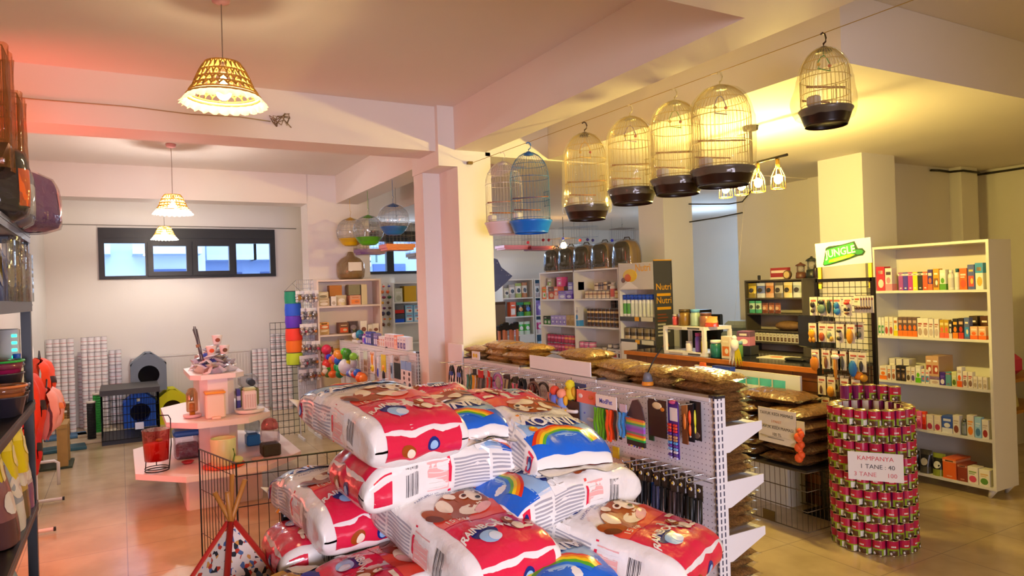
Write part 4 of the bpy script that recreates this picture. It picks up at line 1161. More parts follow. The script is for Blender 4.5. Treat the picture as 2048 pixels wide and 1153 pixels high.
litter(1, (1.03, 2.54, .995), (0, 2, -86), 'litter bag lying crosswise just under the topmost bag, bar code and small print facing out')
litter(2, (1.03, 2.29, .80), (12, 0, 11), 'front litter bag at mid height showing a small logo and lying puppy')
litter(1, (.76, 2.86, .82), (3, 0, 6), 'litter bag at the left of the pile, its printed flank facing the display stand')
litter(0, (1.49, 2.56, 1.06), (-14, -6, 186), 'litter bag with a big puppy face, upside-down lettering and a blue end')
litter(2, (1.18, 2.76, 1.10), (-6, 4, 172), 'litter bag with a blue end wedged between the top bag and the puppy-face bag')
litter(1, (1.47, 2.37, .865), (0, -3, 101), 'litter bag lying crosswise under the puppy-face bag, bar code at its right end')
litter(0, (1.45, 2.82, .87), (0, 0, 92), 'litter bag at the rear right of the pile under the puppy-face bag')
litter(2, (1.61, 2.12, .70), (9, -3, 24), 'lowest red litter bag in view at the right, white flank toward the pegboard')
litter(1, (1.25, 2.20, .64), (4, 0, 180), 'litter bag with a blue end beside the lowest red bag at the right')
litter(0, (.90, 2.40, .62), (0, 0, -84), 'crosswise litter bag just beneath the front bag, red end to the left')
litter(2, (.82, 2.84, .64), (0, 0, -90), 'crosswise litter bag low in the pile, rear left')
litter(1, (1.48, 2.66, .66), (0, 0, 90), 'crosswise litter bag low in the pile, rear right')
for z in (.435, .235):
    for j, (x, y, rz) in enumerate(((.82, 2.60, 3), (1.22, 2.58, -2), (1.62, 2.56, 4))):
        wh = {.435: 'upper', .235: 'lowest'}[z]
        litter((j + int(z * 100)) % 3, (x + .02 * math.sin(z * 60), y, z), (0, 0, rz), 'litter bag in the %s hidden layer of the pile, %s side' % (wh, ('left', 'centre', 'right')[j]))
r = thing('wooden_pallet', 'wooden pallet under the pile of litter bags', 'pallet', (1.22, 2.55, 0))
for y in (-.3, 0, .3): MB().box(-.62, .62, y - .05, y + .05, 0, .10, WOOD).build('bearer', r)
for x in (-.55, -.28, 0, .28, .55): MB().box(x - .06, x + .06, -.38, .38, .10, .125, WOOD).build('board', r)

# ---------------------------------------------------------------- teepee, playpen, food bags by the litter
r = thing('pet_teepee', 'small patterned pet teepee with wooden poles and red seams', 'pet tent', (.355, 2.93, .28))
za, hb = .50, .35
TF = None
def tent_mat():
    m = bpy.data.materials.new('tent_cloth'); m.use_nodes = True; nt = m.node_tree; p = nt.nodes['Principled BSDF']; p.inputs['Roughness'].default_value = .8
    tc = nt.nodes.new('ShaderNodeTexCoord'); vo = nt.nodes.new('ShaderNodeTexVoronoi'); vo.inputs['Scale'].default_value = 62; nz = nt.nodes.new('ShaderNodeTexNoise'); nz.inputs['Scale'].default_value = 12
    nt.links.new(tc.outputs['Object'], vo.inputs['Vector']); nt.links.new(tc.outputs['Object'], nz.inputs['Vector'])
    rp = nt.nodes.new('ShaderNodeValToRGB'); rp.color_ramp.interpolation = 'CONSTANT'
    e = rp.color_ramp.elements; e[0].position = 0; e[0].color = (*lin('#e8ded0'), 1); e[1].position = .52; e[1].color = (*lin('#4a6a9a'), 1)
    for pos, c in ((.60, '#e8ded0'), (.72, '#c23a24'), (.80, '#20242c'), (.86, '#d89a4a'), (.92, '#e8ded0')): k = e.new(pos); k.color = (*lin(c), 1)
    nt.links.new(vo.outputs['Color'], rp.inputs[0]); nt.links.new(rp.outputs[0], p.inputs['Base Color'])
    return m
TENT = tent_mat(); SEAM = mat('#b81e14', .6)
cor = [(hb * math.cos(a), hb * math.sin(a)) for a in (PI / 4 + .5 + PI / 2 * i for i in range(4))]
for i in range(4):
    (ax, ay), (bx, by) = cor[i], cor[(i + 1) % 4]
    def S(u, v):
        x, y = ax + (bx - ax) * u, ay + (by - ay) * u
        k = 1 - v * .97; sag = 1 - .06 * math.sin(PI * u) * (1 - v)
        return Vector((x * k * sag, y * k * sag, za * v))
    MB().grid(S, 10, 10, TENT).build('cloth_panel', r)
    MB().tube([(ax * 1.01, ay * 1.01, 0), (ax * .03, ay * .03, za)], .012, SEAM, 6).build('seam', r)
PO = mat('#b5742c', .5, noise_amt=.2, nscale=20)
for (ax, ay), dx, dz in zip(cor, (.09, .055, -.05, -.075), (.13, .16, .17, .12)):
    MB().tube([(ax, ay, 0), (0, 0, za), (-ax * .16 - 0, -ay * .16, za + dz)], .0095, PO, 7).build('pole', r)
MB_ = MB().bbox(-.27, .27, -.27, .27, 0, .28, mat('#b08a58', .7, noise_amt=.1), .004); put(MB_, 'cardboard_box', 'brown cardboard box carrying the patterned pet teepee', 'box', (.36, 2.94, 0), .2)
r = thing('playpen', 'black wire playpen panel standing behind the teepee', 'playpen', (.66, 3.38, 0), -.08)
WB = mat('#2a2a2c', .4, .4)
def pen(m, x0, x1, z1, n=12, zs=(.02, .25, .48, .70)):
    for i in range(n + 1):
        x = x0 + (x1 - x0) * i / n; m.tube([(x, 0, .02), (x, 0, z1)], .0018 if 0 < i < n else .004, WB, 4)
    for z in list(zs) + [z1 - .06, z1]: m.tube([(x0, 0, z), (x1, 0, z)], .0022 if z < z1 else .004, WB, 4)
    return m
pen(MB(), -.22, .32, .90).build('wire_panel', r)
p2 = pen(MB(), 0, .46, .90).build('wire_panel', r); p2.location = (-.22, 0, 0); p2.rotation_euler = (0, 0, 1.9)
r = thing('folded_board', 'white triangular display tray with an orange edge between pen and litter bags', 'tray', (.66, 3.02, .0), .1)
m = MB(); m.add([(-.12, 0, .76), (.16, -.02, .76), (.16, -.02, .90), (.02, 0, .93), (-.12, .02, .76), (.16, .02, .76), (.16, .02, .90), (.02, .02, .93)], [(0, 1, 2, 3), (7, 6, 5, 4), (0, 3, 7, 4), (3, 2, 6, 7), (1, 0, 4, 5), (2, 1, 5, 6)], WHITE); m.build('board', r)
MB().tube([(-.12, -.002, .76), (.02, -.002, .93)], .006, mat('#e07a1c', .5), 5).build('edge_strip', r)
MB().tube([(-.10, -.01, .73), (.16, -.03, .75)], .008, BLACK, 5).tube([(-.10, -.01, .70), (.16, -.03, .715)], .008, BLACK, 5).tube([(-.10, -.01, .69), (-.10, -.01, .76)], .007, BLACK, 5).tube([(0, -.015, .70), (0, -.015, .77)], .007, BLACK, 5).build('rack_rail', r)
MB().box(-.10, .14, .005, .012, 0, .76, WHITE).build('support', r)
FB = (('shiny navy dog food bag on top of the small heap beside the teepee', .70, '#1c1e3c', '#c89a3a', .60), ('dark dog food bag with a red flash under the navy one', .52, '#2a2430', '#c83a28', .45), ('dark dog food bag low in the heap beside the teepee', .36, '#201c28', '#e6c8b0', .3), ('lowest dark dog food bag beside the teepee', .18, '#242030', '#d05a3a', .12))
for i, (lab, zt, c, c2, z) in enumerate(FB):
    m = MB(); w, l, t = .28, .36, .16
    def S(u, v, s):
        k = (1 - abs(2 * u - 1) ** 4) ** .5 * (1 - abs(2 * v - 1) ** 5) ** .5
        return Vector(((u - .5) * w, (v - .5) * l, s * t / 2 * k + .012 * noise.noise(Vector((u * 8, v * 8, s + i * 3)))))
    m.grid(lambda u, v: S(u, v, 1), 16, 16, mat(c, .18)); m.grid(lambda u, v: S(1 - u, v, -1), 16, 16, mat(c, .18))
    for (a, b, cc, d, cl) in ((.1, .9, .12, .3, '#d8d4e0'), (.2, .7, .34, .6, c2), (.55, .9, .5, .85, '#3a3a88'), (.1, .5, .65, .9, '#e6e0d0')):
        m.grid(lambda u, v: S(a + (b - a) * u, cc + (d - cc) * v, 1) + Vector((0, 0, .002)), 6, 6, mat(cl, .2))
    put(m, 'dog_food_bag', lab, 'food bag', (.485 + .006 * i, 2.48 - .006 * i, z), -1.08 + .08 * i, 'dog food bags beside the teepee')

# ---------------------------------------------------------------- the long gondola with pegboard
def peg_mat():
    m = bpy.data.materials.new('pegboard'); m.use_nodes = True; nt = m.node_tree; p = nt.nodes['Principled BSDF']
    p.inputs['Roughness'].default_value = .28
    tc = nt.nodes.new('ShaderNodeTexCoord'); sp = nt.nodes.new('ShaderNodeSeparateXYZ'); nt.links.new(tc.outputs['Object'], sp.inputs[0])
    def fr(o):
        a = nt.nodes.new('ShaderNodeMath'); a.operation = 'MULTIPLY'; a.inputs[1].default_value = 40; nt.links.new(o, a.inputs[0])
        b = nt.nodes.new('ShaderNodeMath'); b.operation = 'FRACT'; nt.links.new(a.outputs[0], b.inputs[0])
        c = nt.nodes.new('ShaderNodeMath'); c.operation = 'SUBTRACT'; c.inputs[1].default_value = .5; nt.links.new(b.outputs[0], c.inputs[0])
        d = nt.nodes.new('ShaderNodeMath'); d.operation = 'POWER'; d.inputs[1].default_value = 2; nt.links.new(c.outputs[0], d.inputs[0]); return d.outputs[0]
    s = nt.nodes.new('ShaderNodeMath'); s.operation = 'ADD'; nt.links.new(fr(sp.outputs['Y']), s.inputs[0]); nt.links.new(fr(sp.outputs['Z']), s.inputs[1])
    l = nt.nodes.new('ShaderNodeMath'); l.operation = 'LESS_THAN'; l.inputs[1].default_value = .012; nt.links.new(s.outputs[0], l.inputs[0])
    mx = nt.nodes.new('ShaderNodeMix'); mx.data_type = 'RGBA'; mx.inputs[6].default_value = (*lin('#ece8ec'), 1); mx.inputs[7].default_value = (*lin('#7a7280'), 1)
    nt.links.new(l.outputs[0], mx.inputs[0]); nt.links.new(mx.outputs[2], p.inputs['Base Color'])
    return m
PEG = peg_mat(); GW = mat('#e3e0de', .35); SLOT = mat('#3a3a50', .5)
def gondola(label, loc, y0, mods, mw, top, shelves, x_shelf, depth_end=.27, both=True):
    r = thing('gondola_shelving', label, 'shelving', loc)
    L = mods * mw
    for i in range(mods):
        for k in range(3):
            z1 = top - .02 - k * .36
            MB().box(0, .012, y0 + i * mw + .004, y0 + (i + 1) * mw - .004, max(.08, z1 - .355), z1, PEG).build('pegboard_panel', r)
    for i in range(mods + 1):
        y = y0 + i * mw
        m = MB().box(.004, .05, y - .016, y + .016, 0, top, GW)
        if i == 0:
            m.box(-.006, .056, y - .022, y - .016, 0, top, GW); m.box(.0, .05, y - .03, y + .02, top, top + .012, mat('#2a2830', .5))
            for k in range(int(top / .03)): m.box(.008, .014, y - .0235, y - .0215, .02 + k * .03, .04 + k * .03, SLOT).box(.03, .036, y - .0235, y - .0215, .02 + k * .03, .04 + k * .03, SLOT)
            for k in range(int(top / .03)): m.box(-.0075, -.0055, y - .020, y - .012, .02 + k * .03, .04 + k * .03, SLOT)
        else: m.box(.0, .05, y - .01, y + .01, top, top + .010, mat('#4a4448', .5))
        m.build('upright_post', r)
    for i in range(mods): MB().box(-.004, .06, y0 + i * mw + .012, y0 + (i + 1) * mw - .012, top - .018, top, GW).build('top_rail', r)
    MB().box(-.006, .30, y0, y0 + L, 0, .08, GW).build('base', r)
    for z in shelves:
        for i in range(mods):
            a, b = y0 + i * mw, y0 + (i + 1) * mw
            MB().box(.05, x_shelf, a + .004, b - .004, z - .022, z, GW).build('shelf', r)
        br = MB().add([(.05, y0 - .008, z - .11), (.09, y0 - .008, z - .11), (x_shelf, y0 - .008, z - .03), (x_shelf, y0 - .008, z + .008), (.05, y0 - .008, z + .008)] + [(.05, y0, z - .11), (.09, y0, z - .11), (x_shelf, y0, z - .03), (x_shelf, y0, z + .008), (.05, y0, z + .008)], [(0, 1, 2, 3, 4), (9, 8, 7, 6, 5)] + [(i, 5 + i, 5 + (i + 1) % 5, (i + 1) % 5) for i in range(5)], GW)
        br.build('bracket', r)
    return r
gon = gondola('long white pegboard gondola hung with leashes and collars', (2.26, 0, 0), 2.265, 3, .845, 1.14, (1.0, .755, .515, .275), .30)
# seed bags
def seed_mat(c1, c2):
    key = ('seed', c1, c2)
    if key in _M: return _M[key]
    m = bpy.data.materials.new('seed_bag'); m.use_nodes = True; nt = m.node_tree; p = nt.nodes['Principled BSDF']
    tc = nt.nodes.new('ShaderNodeTexCoord'); vo = nt.nodes.new('ShaderNodeTexVoronoi'); vo.inputs['Scale'].default_value = 170
    nt.links.new(tc.outputs['Object'], vo.inputs['Vector'])
    mx = nt.nodes.new('ShaderNodeMix'); mx.data_type = 'RGBA'; mx.inputs[6].default_value = (*lin(c1), 1); mx.inputs[7].default_value = (*lin(c2), 1)
    sp = nt.nodes.new('ShaderNodeSeparateColor'); nt.links.new(vo.outputs['Color'], sp.inputs[0]); nt.links.new(sp.outputs[0], mx.inputs[0])
    nt.links.new(mx.outputs[2], p.inputs['Base Color']); p.inputs['Roughness'].default_value = .5
    p.inputs['Coat Weight'].default_value = .9; p.inputs['Coat Roughness'].default_value = .12
    nz = nt.nodes.new('ShaderNodeTexNoise'); nz.inputs['Scale'].default_value = 22; nt.links.new(tc.outputs['Object'], nz.inputs['Vector'])
    bp = nt.nodes.new('ShaderNodeBump'); bp.inputs['Strength'].default_value = .8; bp.inputs['Distance'].default_value = .02
    nt.links.new(nz.outputs['Fac'], bp.inputs['Height']); nt.links.new(bp.outputs['Normal'], p.inputs['Coat Normal']); nt.links.new(bp.outputs['Normal'], p.inputs['Normal'])
    _M[key] = m
    return m
def seed_bag_mesh(w, l, t, c1, c2, seed):
    m = MB(); sm = seed_mat(c1, c2)
    def S(u, v, s):
        k = (1 - abs(2 * u - 1) ** 3) ** .55 * (1 - abs(2 * v - 1) ** 4) ** .5
        return Vector(((u - .5) * w, (v - .5) * l, s * t / 2 * k + .006 * noise.noise(Vector((u * 7, v * 7, s + seed)))))
    m.grid(lambda u, v: S(u, v, 1), 14, 16, sm); m.grid(lambda u, v: S(1 - u, v, -1), 14, 16, sm)
    for e in (0, 1): m.grid(lambda u, v: S(u, e, 0) + Vector((0, (.028 if e else -.028) * v, .006 * v * math.sin(9 * u + seed))), 10, 2, film('#e8d8a8', .3, .35, .1, .25))
    return m
SB = [seed_bag_mesh(.23, .30, .062, '#8a5e20', '#c89a48', 1), seed_bag_mesh(.22, .28, .058, '#5a3a1a', '#8a6030', 2), seed_bag_mesh(.23, .30, .062, '#6e4c28', '#b08a58', 3), seed_bag_mesh(.34, .46, .085, '#4a2e14', '#7a5226', 4)]
SBO = [m.build('seed_bag') for m in SB]; sbu = [False] * 4
def seed_bag(i, loc, rz, lab, g, tilt=(0, 0)):
    if not sbu[i]:
        sbu[i] = True; o = SBO[i]; o.location = loc; o.rotation_euler = (tilt[0], tilt[1], rz); tag(o, lab, 'seed bag', g)
    else: dup(SBO[i], loc, None, lab, g, rot=(tilt[0], tilt[1], rz))
rnd = random.Random(3)
lev = {1.0: 'top', .755: 'second', .515: 'third', .275: 'fourth'}
for z in (1.0, .755, .515, .275):
    n = {1.0: 4, .755: 4, .515: 4, .275: 3}[z]
    for k in range(n):
        seed_bag(1, (2.435 + rnd.uniform(-.01, .012), 2.44 + rnd.uniform(-.01, .01), z + .03 + .044 * k), PI + rnd.uniform(-.1, .1), 'clear bag of brown seed in the stack on the %s shelf at the gondola end' % lev[z], 'seed bags at the gondola end')
seed_bag(0, (2.43, 2.46, 1.21), .12, 'golden seed bag crowning the stack at the near end of the gondola', None, (.05, .03))
for j, (y, n) in enumerate(((2.78, 5), (3.10, 5), (3.46, 6), (3.80, 4), (4.12, 6), (4.45, 6), (4.74, 5))):
    for k in range(n):
        i = (2, 0)[k == n - 1 or j in (2, 4, 5)]
        top_ = k == n - 1
        seed_bag(i, (2.43 + rnd.uniform(-.02, .02), y + rnd.uniform(-.02, .02), 1.03 + .043 * k), rnd.uniform(-.15, .15) + (PI if k % 2 else 0), ('uppermost seed bag' if top_ else 'seed bag') + ' of the %s stack from the near end along the gondola top' % ORD[j + 1], None if top_ else 'seed bags in the %s stack' % ORD[j + 1], (rnd.uniform(-.04, .04), rnd.uniform(-.05, .05)))
put(MB().box(-.003, .003, -.33, .33, 0, .085, mat('#f0ebe8', .4)).box(-.003, .04, -.33, .33, -.001, .003, mat('#f0ebe8', .4)), 'blank_sign_board', 'blank white board standing on the gondola top before the seed bags', 'sign', (2.275, 3.52, 1.142))
put(MB().box(-.004, .004, -.06, .06, 0, .06, WHITE).add([(-.0045, -.045 + .018 * math.cos(2 * PI * i / 12) + dy, .03 + .016 * math.sin(2 * PI * i / 12)) for dy in (.03, .07) for i in range(12)], [tuple(range(12)), tuple(range(12, 24))], mat('#e0c020', .5)), 'picture_card', 'small white card with two yellow discs on the far end of the gondola', 'card', (2.27, 4.62, 1.142))
r = thing('wand_holder', 'small grey and orange holder with a dark wand on the gondola top', 'holder', (2.30, 2.74, 1.145))
MB().lathe([(.028, 0), (.03, .006), (.027, .02)], mat('#e08a20', .5)).build('base', r); MB().lathe([(.027, .02), (.02, .05), (.012, .065)], mat('#6a6c74', .5)).build('body', r)
MB().tube([(0, 0, .06), (.03, -.02, .13), (.06, -.05, .19)], .0035, BLACK, 5).build('wand', r)
put(MB().box(-.008, .008, -.13, .13, 0, 1.24, mat('#ece6ea', .4)), 'leaning_board', 'tall narrow white board leaning at the far end of the gondola', 'board', (2.27, 5.04 - .09 + .02, 0))
# pegs
def peg_hook(y, z, l=.16):
    MB().tube([(-.0, y, z), (-l, y, z + .004), (-l - .006, y, z + .018)], .0028, mat('#c9ccd2', .25, .8), 5).build('peg_hook', gon)
# ---- things hung on the pegs; builders face -X with the hole at the origin
def hang(mb, name, label, cat, x, y, z, group=None, tilt=0.0, extra=None):
    return put(mb, name, label, cat, (x, y, z), 0, group, (0, tilt, -PI / 2))
def card_m(w, h, head, body, blobs=(), t=.006, head_h=.3, hole=True):
    m = MB(); m.box(-w / 2, w / 2, -t / 2, t / 2, -h * head_h, 0.008, mat(head, .35)); m.box(-w / 2, w / 2, -t / 2, t / 2, -h, -h * head_h, mat(body, .35))
    for b in blobs:
        x, z, rx, rz, c = b[:5]; n = 12; d = b[5] if len(b) > 5 else .012
        m.ball((x * w, -t / 2, -h * z), 1, mat(c, .4), 10, 6, rz * h, rx * w, d)
    return m
def strips_m(w, h, cols, head, head_h=.16, t=.03, wav=.004):
    m = MB(); m.box(-w / 2, w / 2, -.003, .003, -h * head_h, .008, mat(head, .35))
    n = len(cols)
    for i, c in enumerate(cols):
        x = -w / 2 + w * (i + .5) / n
        m.grid(lambda u, v: Vector((x + (u - .5) * w / n * .94, -t / 2 - .004 * math.sin(PI * u) + wav * math.sin(9 * v + i), -h * head_h - (h - h * head_h) * v)), 3, 8, mat(c, .45))
        m.grid(lambda u, v: Vector((x - (u - .5) * w / n * .94, t / 2 + wav * math.sin(9 * v + i), -h * head_h - (h - h * head_h) * v)), 3, 8, mat(c, .45))
        m.ball((x, -t / 2, -h), w / n * .22, mat('#c8a860', .3, .6), 6, 4)
    return m
def leash_m(h, c, c2, w=.07, loops=2, seed=0):
    m = MB(); cm = mat(c, .5); rnd = random.Random(seed)
    for k in range(loops):
        a = w * (.3 + .35 * k / max(1, loops)); dy = -.012 * k
        pts = []
        for i in range(17):
            t = 2 * PI * i / 16
            pts.append((a * math.sin(t) * (1 + .15 * math.sin(2 * t)) + rnd.uniform(-.003, .003), dy + rnd.uniform(-.003, .003), -h * .5 + h * .5 * math.cos(t)))
        m.tube(pts[:-1], .006, cm, 6, True)
    m.box(-.022, .022, -.02, -.008, -h * .34, -h * .2, mat(c2, .4))
    m.tube([(0, -.015, -h * .98), (0, -.015, -h * 1.12), (.012, -.015, -h * 1.16), (0, -.015, -h * 1.2)], .004, mat('#b8b8bc', .25, .9), 5)
    return m
def harness_m(h, c, c2, w=.09):
    m = MB(); cm = mat(c, .5)
    m.ring((0, 0, -h * .28), h * .26, .008, cm, 16, 6, 'Y'); m.ring((0, -.02, -h * .66), h * .24, .008, cm, 16, 6, 'Y')
    m.bbox(-w * .22, w * .22, -.03, -.008, -h * .62, -h * .40, mat(c2, .5), .006)
    m.tube([(0, 0, 0), (0, 0, -h * .06)], .004, mat('#b8b8bc', .25, .9), 5); m.tube([(-.03, -.02, -h * .86), (-.03, -.02, -h)], .006, cm, 5).tube([(.03, -.02, -h * .86), (.03, -.02, -h * .97)], .006, cm, 5)
    return m
for y in (4.86, 4.70, 4.58, 4.46, 4.33, 4.2, 4.06, 3.9, 3.76, 3.62, 3.48, 3.34, 3.2, 3.04, 2.92, 2.78, 2.64, 2.50, 2.34): peg_hook(y, 1.11, .17 if y > 2.6 else .12)
H1 = [
 ('leash', leash_m(.20, '#16161a', '#3a4a9a', .09, 2, 1), 'black leash with a loop handle at the far end of the pegboard', 'leash', 4.70),
 ('leash', leash_m(.22, '#1b1b22', '#6a7ac8', .08, 2, 2), 'black leash with a blue tag, second from the far end', 'leash', 4.60),
 ('leash', strips_m(.05, .24, ('#2f5a2a', '#3a6a30'), '#d8d4c8'), 'hanging green webbing strap between black leash and yellow strap', 'strap', 4.46),
 ('leash', strips_m(.03, .24, ('#2a8a80',), '#d8d4c8'), 'narrow teal webbing strap beside the green one', 'strap', 4.40),
 ('leash', strips_m(.045, .25, ('#e2a81c',), '#2a2a2a'), 'hanging golden yellow webbing strap', 'strap', 4.345),
 ('leash', strips_m(.04, .24, ('#17171a',), '#17171a'), 'black webbing strap right of the yellow one', 'strap', 4.28),
 ('leash', strips_m(.07, .23, ('#6a625c', '#3a3634', '#7a726a'), '#c8201c', .2), 'grey braided leads under a red header card', 'leads', 4.20),
 ('leash', strips_m(.03, .22, ('#d8261c',), '#d8261c'), 'bright red strap next to the lilac harness', 'strap', 4.11),
 ('harness', harness_m(.24, '#8f86c8', '#d8c8e0', .12), 'lilac printed harness with a pink strap over it', 'harness', 4.02),
 ('harness', harness_m(.20, '#b05a8a', '#8a7ac0', .10), 'pink and violet patterned harness behind the lilac one', 'harness', 3.93),
 ('harness', strips_m(.08, .20, ('#a89a60', '#4a4640', '#a09468'), '#2a2826', .12), 'khaki and black striped leads in the middle of the board', 'leads', 3.84),
 ('harness', harness_m(.22, '#5a5a30', '#2a2a24', .10), 'olive harness beside the khaki leads', 'harness', 3.75),
 ('leash', strips_m(.05, .22, ('#d85a78', '#5a4448'), '#2a2420'), 'pink and brown collar strips on a dark card', 'collar', 3.68),
 ('leash', leash_m(.22, '#141417', '#1c1c20', .07, 3, 5), 'thick black leash coil in the middle of the pegboard', 'leash', 3.60),
 ('leash', strips_m(.05, .20, ('#b04a3a', '#6a4a40'), '#3a2a28'), 'rust red collar strips right of the black coil', 'collar', 3.53),
 ('harness', harness_m(.27, '#6a4a3a', '#d8c8a8', .14), 'brown leather harness with cream fittings', 'harness', 3.44),
 ('harness', harness_m(.24, '#2a2424', '#e6dccc', .10), 'black harness with a pale patch, right of the brown one', 'harness', 3.36),
 ('leash', leash_m(.24, '#e0dadc', '#d0c8cc', .08, 2, 7), 'white rope leash beside the red and pink toys', 'leash', 3.29),
 ('leash', strips_m(.06, .26, ('#e08a78', '#c8302a'), '#e8e0dc'), 'pink and red collar strips left of the stuffed toys', 'collar', 3.22),
]
for i, (nm, m, lab, cat, y) in enumerate(H1):
    hang(m, {'strap': 'webbing_strap', 'leads': 'braided_lead', 'collar': 'collar_strip'}.get(cat, nm), lab, cat, 2.13 + .02 * (i % 3), y + .03 + .08 * (4.7 - y), 1.10)
# stuffed toys cluster
def plush(cols, label, y, z, x=2.12, s=1.0):
    y += .15; z += .045
    r = thing('plush_toy', label, 'toy', (x, y, z), -PI / 2)
    MB().ball((0, 0, -.07 * s), .035 * s, mat(cols[0], .7), 12, 8, 1.3).build('body', r); MB().ball((0, -.01, -.02 * s), .028 * s, mat(cols[1], .7), 12, 8).build('head', r)
    for sx in (-1, 1):
        MB().ball((sx * .036 * s, -.01, -.055 * s), .014 * s, mat(cols[2], .7), 8, 6, 2.0).build('arm', r); MB().ball((sx * .02 * s, -.01, -.125 * s), .015 * s, mat(cols[3], .7), 8, 6, 2.0).build('leg', r)
    MB().tube([(0, 0, 0), (0, 0, .02)], .002, BLACK, 4).build('loop', r)
plush(('#6a7ad8', '#e04a30', '#6a7ad8', '#e8a81c'), 'plush toy with red head, blue body and yellow feet', 3.16, 1.05)
plush(('#7f9ae0', '#f09a78', '#e8a81c', '#e0b020'), 'plush toy with peach head and blue body beside the red-headed one', 3.09, 1.04)
plush(('#e8c830', '#e8d820', '#d8a020', '#303030'), 'yellow plush toy hanging over the blue header cards', 3.05, 1.09, 2.15)
def tags(m, n=6, w=.14, z=-.2):
    for i in range(n): m.ball((-w / 2 + w * (i + .5) / n, -.006, z), .005, mat(('#8a1a3a', '#c8a830', '#3a3a9a', '#20202a')[i % 4], .3), 6, 4)
    return m
H2 = [
 ('header_card', card_m(.16, .10, '#243a78', '#b03a7a', ((-.3, .35, .10, .12, '#e6e6f2', .003), (.2, .7, .2, .12, '#2a86d0', .003), (.35, .3, .12, .10, '#d8d0e6', .003))), 'dark blue and pink galaxy header card', 'card', 3.00, 1.085, 2.16),
 ('cat_collar', None, 'brown collars with white bands and yellow bells on a card', 'collars', 3.00, 1.0, 2.12),
 ('collar_card', tags(card_m(.17, .20, '#f07a68', '#8fb4e6', ((-.3, .12, .12, .06, '#e8d8d0', .003), (.25, .12, .14, .06, '#e0703a', .003), (-.1, .55, .05, .03, '#5a6ac0', .003), (.2, .7, .2, .05, '#b8c8e8', .003))), 5, .12, -.205), 'salmon header card with a pale blue sheet of cat bells', 'collars', 2.90, 1.06, 2.13),
 ('blank', None, '', '', 0, 0, 0),
 ('comb_strip', strips_m(.09, .17, ('#5ab01c', '#6abf20', '#58a81a', '#4f9c18'), '#3a3aa0', .03), 'green collars on the white header card', 'collars', 2.785, 1.005, 2.115),
 ('comb_strip', strips_m(.05, .16, ('#f0561c', '#ee4a18'), '#3a3aa0', .03), 'orange collars right of the green ones', 'collars', 2.72, 1.005, 2.115),
 ('comb_strip', strips_m(.025, .15, ('#2a2420',), '#2a2420', .03), 'thin black collar right of the orange ones', 'collars', 2.685, 1.005, 2.12),
 ('comb_strip', strips_m(.05, .15, ('#4aa0e6', '#2f8ad8'), '#c8b8c8', .2), 'sky blue collars right of the orange ones', 'collars', 2.645, 1.03, 2.12),
 ('collar_card', None, 'card of rainbow-striped collars with a brown shaped header', 'collars', 2.575, 1.06, 2.14),
 ('collar_card', card_m(.035, .18, '#20201e', '#26402a', ()), 'narrow dark green card behind the black sheet', 'card', 2.50, 1.06, 2.17),
 ('collar_card', card_m(.12, .165, '#1a1714', '#0c0c0d', ((0, .12, .28, .10, '#d8c89a', .003), (.3, .2, .12, .06, '#c87a20', .003)), .004, .42), 'black card with a cream window hung on a long hook', 'card', 2.43, 1.075, 2.15),
 ('collar_card', None, 'long purple card of small coloured bows', 'bows', 2.345, 1.085, 2.17),
 ('collar_card', card_m(.035, .17, '#b8743a', '#8a5028', ((0, .4, .3, .22, '#e07a28', .006),)), 'brown card with an orange item left of the black cards', 'card', 2.315, 1.06, 2.21),
 ('pen_card', card_m(.045, .165, '#17171a', '#1d1c1e', ((0, .34, .18, .2, '#f0521c', .008), (0, .68, .16, .18, '#e8641c', .008), (0, .86, .14, .03, '#d8c8b8', .004))), 'black card holding an orange stick', 'card', 2.285, 1.07, 2.215),
 ('pen_card', card_m(.065, .165, '#141416', '#1a191b', ((0, .42, .09, .24, '#d8d020', .008), (0, .72, .07, .12, '#e0d83a', .006), (0, .86, .42, .10, '#6a5a4e', .002))), 'black card holding a yellow stick, nearest the end post', 'card', 2.262 - .0, 1.08, 2.225),
]
